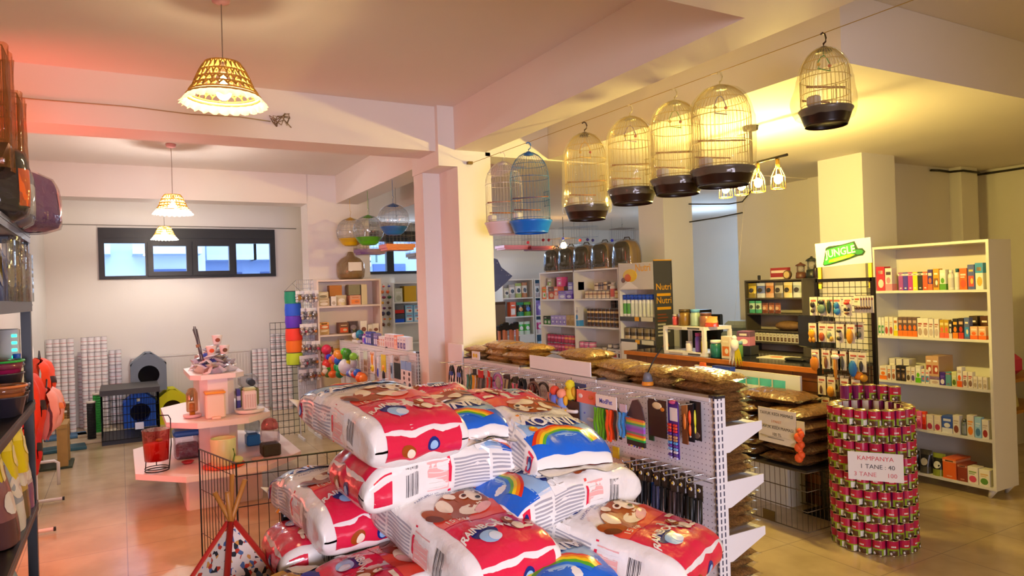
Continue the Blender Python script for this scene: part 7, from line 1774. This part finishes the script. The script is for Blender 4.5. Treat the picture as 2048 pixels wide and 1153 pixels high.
# ---------------------------------------------------------------- grid rack with hanging toys and the JUNGLE sign
t = thing('grid_rack', 'black-framed wire grid rack hung with carded toys', 'grid rack', (4.37, 3.10, 0), -PI / 2)
m = MB(); w2 = .215
for x in (-w2, w2): m.box(x - .012, x + .012, -.012, .012, 0, 1.65, RK)
m.box(-w2, w2, -.012, .012, 1.626, 1.65, RK); m.box(-w2 - .02, w2 + .02, -.2, .2, 0, .02, RK); m.build('frame', t); m = MB()
for i in range(10): m.tube([(-w2 + .043 * i, 0, .1), (-w2 + .043 * i, 0, 1.63)], .0022, RK, 4)
for i in range(36): m.tube([(-w2, 0, .1 + .0425 * i), (w2, 0, .1 + .0425 * i)], .0022, RK, 4)
m.build('wire_grid', t)
PKC = '#e8e0c4'
def packet(label, y, z, blobs, h=.125, w=.062, depth=.10, head='#e6dcc0'):
    t = thing('carded_toy', label, 'toy', (4.37 - depth, y, z), -PI / 2)
    MB().box(-w / 2, w / 2, -.0015, .0015, -h, .004, mat(PKC, .4)).box(-w * .35, w * .35, -.0022, -.0015, -h * .22, -h * .12, mat('#b8584a', .5)).box(-w * .4, w * .1, -.0022, -.0015, -h * .34, -h * .28, mat('#8a7a6a', .5)).build('card', t)
    for (x, zz, rx, rz_, c) in blobs: MB().ball((x * w, -.012, -h * zz), 1, mat(c, .5), 10, 6, rz_ * h, rx * w, .012).build('toy', t)
    MB().tube([(0, -.012, .006), (0, depth, .004)], .0022, mat('#c9ccd2', .25, .8), 4).build('hook', t)
G_ = [(1.52, [(3.27, [(0, .4, .3, .18, '#2a2420'), (0, .75, .25, .12, '#3a302a')], 'black mouse toy'), (3.20, [(0, .25, .42, .14, '#24282a'), (0, .62, .55, .28, '#5f7a68')], 'grey-green plush toy'), (3.14, [(0, .5, .25, .4, '#1f3a24')], 'dark green slim toy'), (3.085, [(.05, .45, .30, .22, '#2a78b8'), (.1, .75, .4, .2, '#2f82c4')], 'blue bear-shaped toy'), (3.005, [(0, .3, .35, .1, '#e0382a'), (-.2, .65, .12, .1, '#3a302a'), (.2, .65, .12, .1, '#3a302a'), (0, .85, .3, .08, '#6a3a2a')], 'red-topped toy with two dark dots')]),
 (1.335, [(3.285, [(0, .55, .45, .25, '#e8a018'), (-.2, .9, .2, .15, '#d89010'), (.25, .9, .2, .15, '#d89010')], 'golden splayed plush toy'), (3.205, [(0, .7, .35, .25, '#a8481c')], 'rust brown toy'), (3.14, [(-.1, .6, .25, .2, '#8a9a7a'), (.2, .8, .2, .15, '#c8a030')], 'grey and gold mouse toy'), (3.07, [(0, .35, .3, .08, '#2a2420'), (0, .75, .3, .12, '#3a3630')], 'card with a small black bow'), (2.99, [(0, .6, .4, .42, '#e09a1c')], 'amber fish-shaped toy')]),
 (1.15, [(3.27, [(0, .75, .6, .42, '#c87a1c'), (0, .25, .3, .1, '#d8c8b0')], 'brown heart-shaped toy'), (3.185, [(.1, .65, .2, .35, '#7a4a20')], 'slim brown stick toy'), (3.105, [(0, .3, .55, .15, '#e8e4da'), (0, .85, .22, .75, '#c8841c')], 'long amber toy under a clear bubble'), (3.06, [(.1, .6, .18, .4, '#4a4a3a')], 'thin dark stick toy'), (2.975, [(0, .85, .5, .45, '#1f6ab0')], 'blue leaf-shaped toy'), (2.915, [(0, .7, .2, .3, '#2a2824')], 'card with a slim black toy')]),
 (.965, [(3.225, [(0, .7, .12, .25, '#6a4a2a')], 'tan card with a thin stick'), (3.15, [(0, .75, .45, .3, '#d89a2a')], 'card with a golden fluffy toy'), (3.05, [(-.1, .7, .08, .25, '#4a3a24'), (.15, .7, .08, .25, '#4a3a24')], 'card with two thin sticks'), (2.965, [(0, .75, .28, .2, '#6a3424')], 'card with a dark red cone')]),
 (.82, [(3.20, [(.15, .72, .25, .15, '#4a4434'), (-.3, .95, .2, .2, '#f0661c')], 'card with an orange tassel')])]
for ri, (z, row) in enumerate(G_):
    for i, (y, bl, lab) in enumerate(row): packet('%s in the %s row of the grid rack' % (lab, ('top', 'second', 'third', 'fourth', 'lowest')[ri]), y, z, bl)
for i in range(6): packet('card with small brown print in the deep top row, %s behind the red-topped toy' % ORD[i], 2.955 - .014 * i, 1.525, [(0, .7, .2, .1, '#6a4a34')], .11, .045, .07 - .008 * i)
for ri, (z, n, y0) in enumerate(((1.345, 8, 3.25), (1.155, 8, 3.24), (.975, 5, 3.19))):
    for i in range(n): packet('plain cream card in the rear of the %s row, %s from the counter' % (('second', 'third', 'fourth')[ri], ORD[i]), y0 - .042 * i, z, [(0, .7, .25, .2, ('#8a6a3a', '#4a4438', '#b87a2a', '#5a5a4a')[i % 4])], .11, .05, .045)
put(MB().ball((0, 0, 0), .03, mat('#f08a1c', .6), 10, 8).ball((0, -.035, -.012), .026, mat('#d8961c', .6), 10, 8), 'pompom_toy', 'orange pompom pair hanging under the blue leaf-shaped toy', 'toy', (4.29, 2.955, .995))
t = thing('shop_sign', 'white JUNGLE sign board with green logo on two yellow sticks', 'sign', (4.37, 3.10, 1.60), -PI / 2)
SM = T(0, 0, .225) @ R('Y', -2); WSG = mat('#efece2', .5)
MB().box(-.21, .215, -.006, .006, -.085, .085, WSG, SM).build('board', t)
for x in (-.185, .20): MB().box(x - .012, x + .012, -.004, .012, -.02, .16, mat('#e8c83a', .5)).build('stick', t)
m = MB(); DG = mat('#123a20', .5); GN = mat('#2f9a3a', .5); LM = mat('#8ac81c', .5)
def pl(pts, y, mt): m.add([SM @ Vector((x, y, z)) for x, z in pts], [tuple(range(len(pts)))], mt)
pl([(-.155, -.068), (-.14, -.02), (-.125, .045), (-.10, .056), (.0, .058), (.10, .072), (.12, .02), (.155, .018), (.175, -.006), (.155, -.03), (.12, -.032), (.02, -.056), (-.10, -.076), (-.145, -.078)], -.0075, DG)
pl([(-.148, -.066), (-.132, -.02), (-.115, .035), (.09, .062), (.108, .0), (.06, -.034), (-.09, -.066), (-.14, -.072)], -.0085, GN); pl([(-.11, -.058), (-.10, -.038), (.06, -.012), (.10, -.02), (.06, -.036), (-.05, -.056)], -.0095, LM); pl([(.10, .012), (.125, .012), (.15, .006), (.163, -.006), (.148, -.02), (.118, -.022), (.095, -.012)], -.0095, mat('#1f7a34', .5))
m.text('JUNGLE', .072, mat('#f2f2ea', .5), SM @ T(-.012, -.0105, .008) @ R('X', 90) @ R('Z', 5), bold=.02, sx=.92); m.text('SNACKS', .018, mat('#eef4d8', .5), SM @ T(-.03, -.0105, -.038) @ R('X', 90) @ R('Z', 6)) if False else m.box(-.07, .03, -.0105, -.0098, -.042, -.032, mat('#b8dc6a', .5), SM @ R('Y', -8)); m.build('logo', t)
# ---------------------------------------------------------------- wire crate table heaped with seed sacks
t = thing('wire_crate', 'folding wire crate on the floor carrying heaped seed sacks', 'crate', (4.06, 3.40, 0)); BW = mat('#5a4a2c', .4, .5); m = MB(); hx, hy, hz = .24, .38, .40
for i in range(13):
    x = -hx + 2 * hx * i / 12
    for y in (-hy, hy): m.tube([(x, y, .02), (x, y, hz)], .002, BW, 3)
for i in range(19):
    y = -hy + 2 * hy * i / 18
    for x in (-hx, hx): m.tube([(x, y, .02), (x, y, hz)], .002, BW, 3)
for z in (.02, .15, .28, hz): m.tube([(-hx, -hy, z), (hx, -hy, z), (hx, hy, z), (-hx, hy, z)], .0035, BW, 4, True)
m.build('wire_panel', t); MB().box(-hx, hx, -hy, hy, hz, hz + .015, mat('#2a241c', .6)).build('lid_board', t); MB().box(-hx - .006, -hx, -.12, -.02, .02, .09, BW).build('latch', t)
for k in range(5):
    for j in range(2):
        top_ = k == 4
        z = .455 + .075 * k; y = 3.20 + .40 * j
        lab = ('golden brown seed sack on top of the wire crate, %s' % ('near end', 'far end')[j]) if top_ else 'dark seed sack stacked in the heap on the wire crate'
        seed_bag(3, (4.05 + .012 * math.sin(k * 2 + j), y + .01 * math.cos(k * 3), z), PI / 2 + .05 * math.sin(k + j), lab, None if top_ else 'dark seed sacks on the wire crate')
seed_bag(3, (4.05, 3.42, .835), .12, 'seed sack lying across the very top of the heap on the wire crate', None, (.03, .02))
t = thing('paper_sign', 'white paper sign with Turkish offer on the flank of the seed sacks', 'sign', (3.80, 3.225, .79), -PI / 2 - .06)
MB().box(-.16, .16, -.003, .003, -.23, 0, mat('#e6ddc8', .5)).build('paper', t); m = MB()
for s, z, tx, c in ((.030, -.035, 'TAVUK KEDI MAMASI', '#3a3430'), (.024, -.085, '3 PAKET', '#e0853a'), (.030, -.125, 'TAVUK KEDI MAMASI', '#3a3430'), (.028, -.17, '100 TL', '#3a3430')): MB().text(tx, s, mat(c, .5), T(0, -.0045, z) @ R('X', 90)).build('lettering', t)
MB().box(-.08, .06, -.0045, -.003, -.20, -.195, mat('#8a8070', .5)).build('rule', t)
t = thing('carded_toy', 'orange-red feathery toy on a cream card hung from the sack heap', 'toy', (3.79, 3.03, .72), -PI / 2)
MB().box(-.03, .03, -.002, .002, -.06, .02, mat('#e6d8a8', .5)).build('card', t); m = MB()
for i in range(9): m.ball((.012 * math.sin(i * 2.1), -.01, -.04 - .022 * i), .016 + .006 * (i % 3), mat('#e85a20', .6), 8, 6, 1.1)
m.build('toy', t)
put(MB().bbox(-.12, .12, -.08, .08, 0, .22, mat('#17181c', .6), .02), 'dark_tub', 'dark tub on the floor between wire crate and can stack', 'tub', (4.32 + .15, 2.80, 0)) if False else None
# ---------------------------------------------------------------- ring-shaped stack of cat food cans
def can_mesh():
    r_, h = .0362, .0945; m = MB(); rm = mat('#c8b890', .25, .9); n = 18
    cols = {'p': mat('#b8184a', .3), 'v': mat('#7a1858', .3), 'g': mat('#8aa81c', .3), 'w': mat('#e8e4da', .35), 'b': mat('#5a3a1c', .4), 'k': mat('#c01a3c', .3)}
    m.lathe([(r_ * .93, 0), (r_, .003), (r_ * .98, .006)], rm, n=n)
    for i in range(n):
        a0, a1 = 2 * PI * i / n, 2 * PI * (i + 1) / n
        am = (a0 + a1) / 2                                   # angle 0 is the front picture
        d = min(am, 2 * PI - am)
        zc = h * (.50 + .10 * math.cos(am))
        if d < 1.15: segs = [(.006, h * .38, 'b' if d < .55 else 'g'), (h * .38, h * .48, 'g'), (h * .48, h * .82, 'k' if d < .7 else 'p'), (h * .82, h * .96, 'p')]
        elif am < PI: segs = [(.006, h * .40, 'w'), (h * .40, h * .47, 'g'), (h * .47, h * .96, 'p')] if am < 2.2 else [(.006, h * .96, 'w')]
        else: segs = [(.006, h * .96, 'v')]
        for z0, z1, c in segs: m.quad(*[(r_ * .98 * math.cos(a), r_ * .98 * math.sin(a), z) for a, z in ((a0, z0), (a1, z0), (a1, z1), (a0, z1))], cols[c])
    for aa, z, s in ((-.25, .62, .30), (.0, .62, .30), (.25, .62, .30)):
        m.quad(*[(r_ * 1.0 * math.cos(a), r_ * 1.0 * math.sin(a), z_) for a, z_ in ((aa - .11, h * (z - .04)), (aa + .11, h * (z - .04)), (aa + .11, h * (z + .05)), (aa - .11, h * (z + .05)))], cols['w'])
    m.ball((r_ * .97, 0, h * .27), 1, cols['b'], 10, 6, h * .13, .003, r_ * .42); m.ball((r_ * .955, -.014, h * .2), 1, cols['w'], 8, 6, h * .09, .0035, r_ * .2)
    m.shell([(r_ * .98, h * .96), (r_, h - .003), (r_, h), (r_ * .93, h), (r_ * .91, h - .003), (.0001, h - .003)], rm, n=n)
    return m
can0 = can_mesh().build('food_can'); fc = [True]
def can(x, y, z, rz, lab, g):
    if fc[0]:
        fc[0] = False; can0.location = (x, y, z); can0.rotation_euler = (0, 0, rz); tag(can0, lab, 'can', g)
    else: dup(can0, (x, y, z), rz, lab, g)
CX_, CY_, NR, RR = 4.055, 2.725, 18, .2115
rn = ('bottom', 'second', 'third', 'fourth', 'fifth', 'sixth', 'seventh', 'eighth', 'ninth')
for k in range(9):
    for i in range(NR):
        a = 2 * PI * (i + .5 * (k % 2)) / NR
        can(CX_ + RR * math.cos(a), CY_ + RR * math.sin(a), .0955 * k, a + .35 * math.sin(a * 1.0 + 1.1) + random.uniform(-.12, .12), 'pink and green food can in the %s ring of the round can stack' % rn[k], 'cans in the %s ring' % rn[k])
for i in range(5):
    a = .55 - .36 * (i - 2) + .02
    can(CX_ + RR * math.cos(a), CY_ + RR * math.sin(a), .8595, a + PI + .9, 'food can standing alone on the rear rim of the can stack, %s from its left' % ORD[i], None)
t = thing('price_sign', 'white KAMPANYA price sign on the front of the round can stack', 'sign', (3.835, 2.555, .62), -.98)
MB().box(-.145, .145, -.002, .002, -.165, .0, mat('#ece8e4', .5)).build('paper', t); m = MB()
for s, z, tx, c, x in ((.036, -.035, 'KAMPANYA', '#d8505a', 0), (.036, -.083, '1 TANE : 40', '#3a3a44', .01), (.036, -.130, '3 TANE', '#d8707a', -.055), (.036, -.130, '100', '#d8707a', .085)): MB().text(tx, s, mat(c, .5), T(x, -.0035, z) @ R('X', 90)).build('lettering', t)
# ---------------------------------------------------------------- tall white shelf unit with medicines
shelf_unit('shelf_unit', 'tall white legged shelf unit of pet care boxes in front of the right pillar', (5.5, 3.18, 0), -PI / 2, .90, .31, (.085, .435, .80, 1.165, 1.535), 1.90, legs=.07, c=mat('#e2dfd6', .35))
TW = ' shelf, tall white unit'
def trow(z, nm, k=1.0): return Row(5.5, 3.605, z, nm + TW, 'X', 'pillar end', None, k)
b = trow(1.535, 'top', 0.82)
b.put('c', 'red and pink carton', .085, .20, '#e23a4a', '#d03040', '#f0d8d0', 'b').put('c', 'pink and white carton', .07, .185, '#f0dcd8', '#f090a0', '#4a3a44', 'a').gap(.06)
for c, l in (('#a04a98', 'magenta carton'), ('#4a3aa8', 'violet carton'), ('#b83a8a', 'raspberry carton'), ('#e2dc20', 'yellow carton'), ('#2a2c2a', 'black carton'), ('#ee5a2a', 'coral carton')): b.put('c', l, .046, .145, c, c, '#f0ece4', 'c', gap=.002)
b.put('c', 'indigo carton', .045, .16, '#3a2a7a', '#c86a3a', '#e8e0d8', 'a').put('c', 'amber carton', .055, .165, '#e8a020', '#8a5a24', '#f4ecd8', 'e').put('c', 'white and green carton', .055, .155, '#e8e8d8', '#5aa02a', '#f4f4ec', 'a').put('b', 'white flask', .055, .15, '#e2e0d8', '#d0ccc4', cap='#e8e4dc').put('b', 'white flask with teal cap', .05, .16, '#e4e4e0', '#d8d8d0', cap='#1a5a6a').put('c', 'orange carton', .065, .16, '#f26a1c', '#d8502a', '#f0d8c8', 'd').put('c', 'blue and red picture carton', .06, .185, '#4a5a9a', '#c84a3a', '#e8c060', 'e').put('c', 'tall white and sky carton', .065, .195, '#e8e8d8', '#2a90c8', '#e8b040', 'b')
b = trow(1.165, 'second', 0.745)
b.put('c', 'green and white slim carton', .032, .15, '#e4e4d8', '#4a9a58', '#f0f0e4', 'e', 2).put('c', 'white carton with red pot', .045, .155, '#e8e0c8', '#b84a3a', '#d8c898', 'd', 2).put('c', 'white and yellow carton', .045, .15, '#eae4d0', '#e8d820', '#b86a3a', 'a')
b.put('c', 'dog photo carton', .05, .155, '#6a5248', '#f0782a', '#c8a890', 'a', 4, gap=.003).put('c', 'plain white carton', .058, .15, '#ece6da', '#b8a090', '#a84a3a', 'd', 2, gap=.002).put('c', 'white folded tube box', .05, .145, '#e6e0d6', '#c8b8b0', '#a86a5a', 'd', 2).put('c', 'gold picture carton', .045, .14, '#c8a028', '#e86a4a', '#e8d890', 'a', 2, gap=.002).put('c', 'slim dark and white carton', .03, .13, '#3a342c', '#d8d0c0', '#e8e0d0', 'a').put('c', 'black and amber carton', .05, .15, '#2a2622', '#e8861c', '#e8b040', 'a').put('c', 'black and red carton', .05, .155, '#32241f', '#c83a24', '#d8b088', 'a').put('c', 'blue and cream carton', .05, .16, '#5a6a9a', '#3a90d0', '#e8dcb8', 'e')
b.put('c', 'peach open carton', .07, .095, '#e8bc90', '#f0702a', '#f0e0c8', 'a', 2)
for i, (y, c) in enumerate(((2.92, '#4a3a28'), (2.84, '#5a3420'), (2.79, '#8a4a1c'))): put(carton(.06, .1, .165, c, acc('e', '#c8642a')), 'product_box', 'dark carton standing behind the peach ones on the second shelf, %s from the pillar end' % ORD[i], 'box', (5.68, y, 1.166), -PI / 2)
b = trow(.80, 'third', 0.725)
b.put('c', 'orange-footed white carton', .085, .11, '#e8e0d4', '#f0802a', '#d8a080', 'a').put('c', 'white carton with brown cat', .045, .12, '#e6dcc8', '#9a5a3a', '#d87a4a', 'd', 2).put('c', 'black cat photo carton', .052, .125, '#2a2420', '#5a4438', '#b89878', 'e', 2).put('c', 'white dog carton', .05, .12, '#e2d8c4', '#5a4a3a', '#b8946a', 'd').put('c', 'white violet dog carton', .045, .12, '#e2d8cc', '#5a4a8a', '#b8946a', 'd').put('c', 'white and lime carton', .055, .135, '#e6e4d4', '#6ac020', '#f0f0e0', 'a').put('c', 'white mixed picture carton', .04, .11, '#e2d8c8', '#4a8ac0', '#d85a5a', 'e', 2).put('c', 'long white carton', .10, .06, '#e4dcd0', '#8a6a9a', '#c8b0a0', 'b').put('c', 'deep violet carton', .055, .10, '#42288a', '#e8e0e8', '#7a5ac0', 'd').put('c', 'teal striped carton', .055, .105, '#5a9aa0', '#e8ece0', '#9a4a4a', 'c').put('c', 'pale lime carton', .05, .11, '#d8dc9a', '#5a7a2a', '#e8e8d0', 'd').put('c', 'white carton with orange foot', .05, .15, '#e8e4dc', '#f0661c', '#c8b8a8', 'a').put('c', 'white sachet carton', .045, .12, '#e6dece', '#8a6a5a', '#b84a4a', 'd', 2).put('c', 'low white carton', .04, .09, '#e4dccc', '#b8a890', '#c8b8a0', 'd', 3)
for i, y in enumerate((3.57, 3.51, 3.45)): put(carton(.05, .1, .165, '#dcd6c8', acc('d', '#c0b8a8')), 'product_box', 'tall pale carton at the back of the third shelf, %s from the pillar end' % ORD[i], 'box', (5.68, y, .801), -PI / 2)
for i, y in enumerate((3.20, 3.15)): put(carton(.05, .2, .155, '#c8a07a', acc('e', '#a84a3a')), 'product_box', 'brown picture carton on the long white carton, %s' % ('left', 'right')[i], 'box', (5.62, y, .862), -PI / 2)
b = trow(.435, 'fourth', 0.9).gap(.02)
b.put('c', 'brown and white spotted carton', .06, .18, '#dcc8b0', '#7a4630', '#e8dcc8', 'a', 3).put('c', 'sky blue carton', .05, .135, '#7ab4dc', '#a84a3a', '#c8dcec', 'd').put('c', 'bright yellow carton', .05, .14, '#e8e020', '#9a5a24', '#f0ec90', 'd').put('c', 'hot pink carton', .045, .135, '#f06a98', '#c83a6a', '#f8c8d8', 'd').put('c', 'vermilion carton', .03, .14, '#ee4a24', '#c82a1c', '#f0a890', 'a').put('c', 'white and raspberry carton', .06, .12, '#dccfc0', '#b03a5a', '#e8dcd0', 'd', 2).put('c', 'royal blue and white carton', .085, .13, '#3a5ab0', '#e4e4e0', '#d8dce8', 'a').put('c', 'white slim dog carton', .055, .145, '#e8e2d4', '#8a4a3a', '#c8b8a0', 'd').put('b', 'grey capped bottle', .045, .12, '#6a7274', '#8a9294', cap='#4a5052').put('c', 'white carton with orange chews', .055, .16, '#e6dcc8', '#f08a2a', '#e8a050', 'd').put('c', 'pale blue carton', .05, .15, '#9ac8e8', '#4a7aa8', '#d0e4f0', 'd').put('c', 'white carton with red paw', .05, .14, '#e8e2d2', '#a83a34', '#c8b8a8', 'd')
b = trow(.085, 'bottom', 0.87).gap(.10)
b.put('p', 'cream paper bag', .10, .20, '#dcd29a', '#c8bc80', '#8a8458', d=.08).put('p', 'bag of black leashes', .12, .16, '#26241f', '#3a3426', '#8a7a3a', d=.1).put('p', 'black and silver bagged gear', .11, .18, '#2c2a28', '#4a463e', '#b8b0a0', d=.1).put('p', 'black and lime bagged gear', .11, .17, '#24241c', '#8a9434', '#d8d8c8', d=.1).put('c', 'orange chequered carton', .115, .155, '#e8692a', '#3a241a', '#f0a878', 'c', d=.2).put('c', 'maroon chequered carton', .08, .13, '#8a3a2a', '#5a2418', '#c88a70', 'c', d=.15).put('c', 'white and pink cube carton', .085, .125, '#e8e0d4', '#d04a6a', '#8aa85a', 'd').put('c', 'white and green cube carton', .085, .12, '#e6e0d0', '#5a8a3a', '#d8b070', 'd')
# ---------------------------------------------------------------- low table at the right wall
t = thing('side_table', 'low two-tier wooden table partly hidden behind the tall shelf unit', 'table', (7.05, 3.55, 0)); TB = mat('#b07a34', .5, noise_amt=.2, nscale=10)
for z in (.42, .70): MB().box(-.45, .6, -.30, .30, z - .03, z, TB).build('table_top', t)
for x in (-.42, .57):
    for y in (-.27, .27): MB().box(x - .025, x + .025, y - .025, y + .025, 0, .67, mat('#c8bca0', .5)).build('leg', t)
put(MB().box(-.44, .55, -.01, .01, 0, .38, mat('#cfc6b4', .5)), 'skirting_board', 'pale board under the low table at the right wall', 'panel', (7.05, 3.52, 0)); put(pouch(.5, .24, .3, '#e6dfa8', ((.5, '#ded690'), (1, '#f0ecc8')), seed=3), 'plastic_sack', 'pale yellow plastic sack on the lower tier of the right table', 'sack', (7.05, 3.48, .42))
put(MB().bbox(-.16, .16, -.14, .14, 0, .16, film('#c8c8b8', .3, .3, .08, .35), .02), 'clear_tub', 'cloudy clear tub on the upper tier of the right table', 'tub', (6.78, 3.45, .70)); put(MB().bbox(-.15, .15, -.1, .1, 0, .20, mat('#d8386a', .6), .05), 'pink_bag', 'bright pink bag on the right table at the picture edge', 'bag', (7.16, 3.45, .70)); put(MB().bbox(-.12, .2, -.08, .08, 0, .14, mat('#1a181a', .6), .05), 'black_bag', 'black bag behind the bright pink bag on the right table', 'bag', (7.2, 3.66, .70))
t = thing('trophy_dish', 'small gold and glass dish on the cloudy tub', 'dish', (6.78, 3.45, .862)); MB().lathe([(.05, 0), (.02, .02), (.06, .06), (.05, .062)], mat('#a8882a', .3, .6)).build('dish', t); MB().ball((0, 0, .09), .035, film('#f0f0e8', .2, .35, .04, .2), 10, 8).build('lid', t)
# ---------------------------------------------------------------- cables
def cable(label, pts, rr=.006, c='#6a6054', name='cable'):
    m = MB().tube(pts, rr, mat(c, .6), 5); o = m.build(name); return tag(o, label, 'cable')
rc = random.Random(2)
cable('thin cable sagging along the face of the front cross beam', [(-.82, 5.04, 2.90), (-.43, 5.042, 2.885), (.1, 5.042, 2.89), (.45, 5.042, 2.875), (.75, 5.042, 2.885), (.95, 5.042, 2.872)], .004, '#a8946c')
m = MB()
for k in range(6):
    pts = [(.96, 5.035, 2.872)]
    for i in range(5): pts.append((.96 + .03 * i + rc.uniform(-.03, .03), 5.02 + rc.uniform(-.02, .015), 2.88 + rc.uniform(-.05, .06)))
    m.tube(pts, .003, mat('#86704e', .6), 4)
tag(m.build('cable_tangle'), 'tangle of loose cable ends on the front cross beam', 'cable')
cable('thin cable running along the back wall above the long window', [(-.82, 10.99, 2.71), (.0, 10.99, 2.705), (1.2, 10.99, 2.70), (2.4, 10.99, 2.69)], .006, '#8a8278')
cable('black wavy cable along the top of the right rear wall', [(7.10, 4.03, 2.70), (7.25, 4.03, 2.705), (7.43, 4.03, 2.70), (7.45, 3.91, 2.695), (7.75, 3.91, 2.69), (7.77, 4.03, 2.69), (7.97, 4.03, 2.70), (7.975, 3.7, 2.70), (7.975, 3.0, 2.71)], .012, '#221c14')
cable('upper black cable strung from the middle pillar toward the stub wall', [(6.1, 6.39, 2.62), (6.25, 6.2, 2.60), (6.40, 6.02, 2.585), (6.49, 5.9, 2.60), (6.49, 5.75, 2.72)], .008, '#2a2824'); cable('lower black cable strung from the middle pillar toward the stub wall', [(6.1, 6.39, 2.40), (6.3, 6.1, 2.43), (6.49, 5.9, 2.47)], .008, '#2a2824')
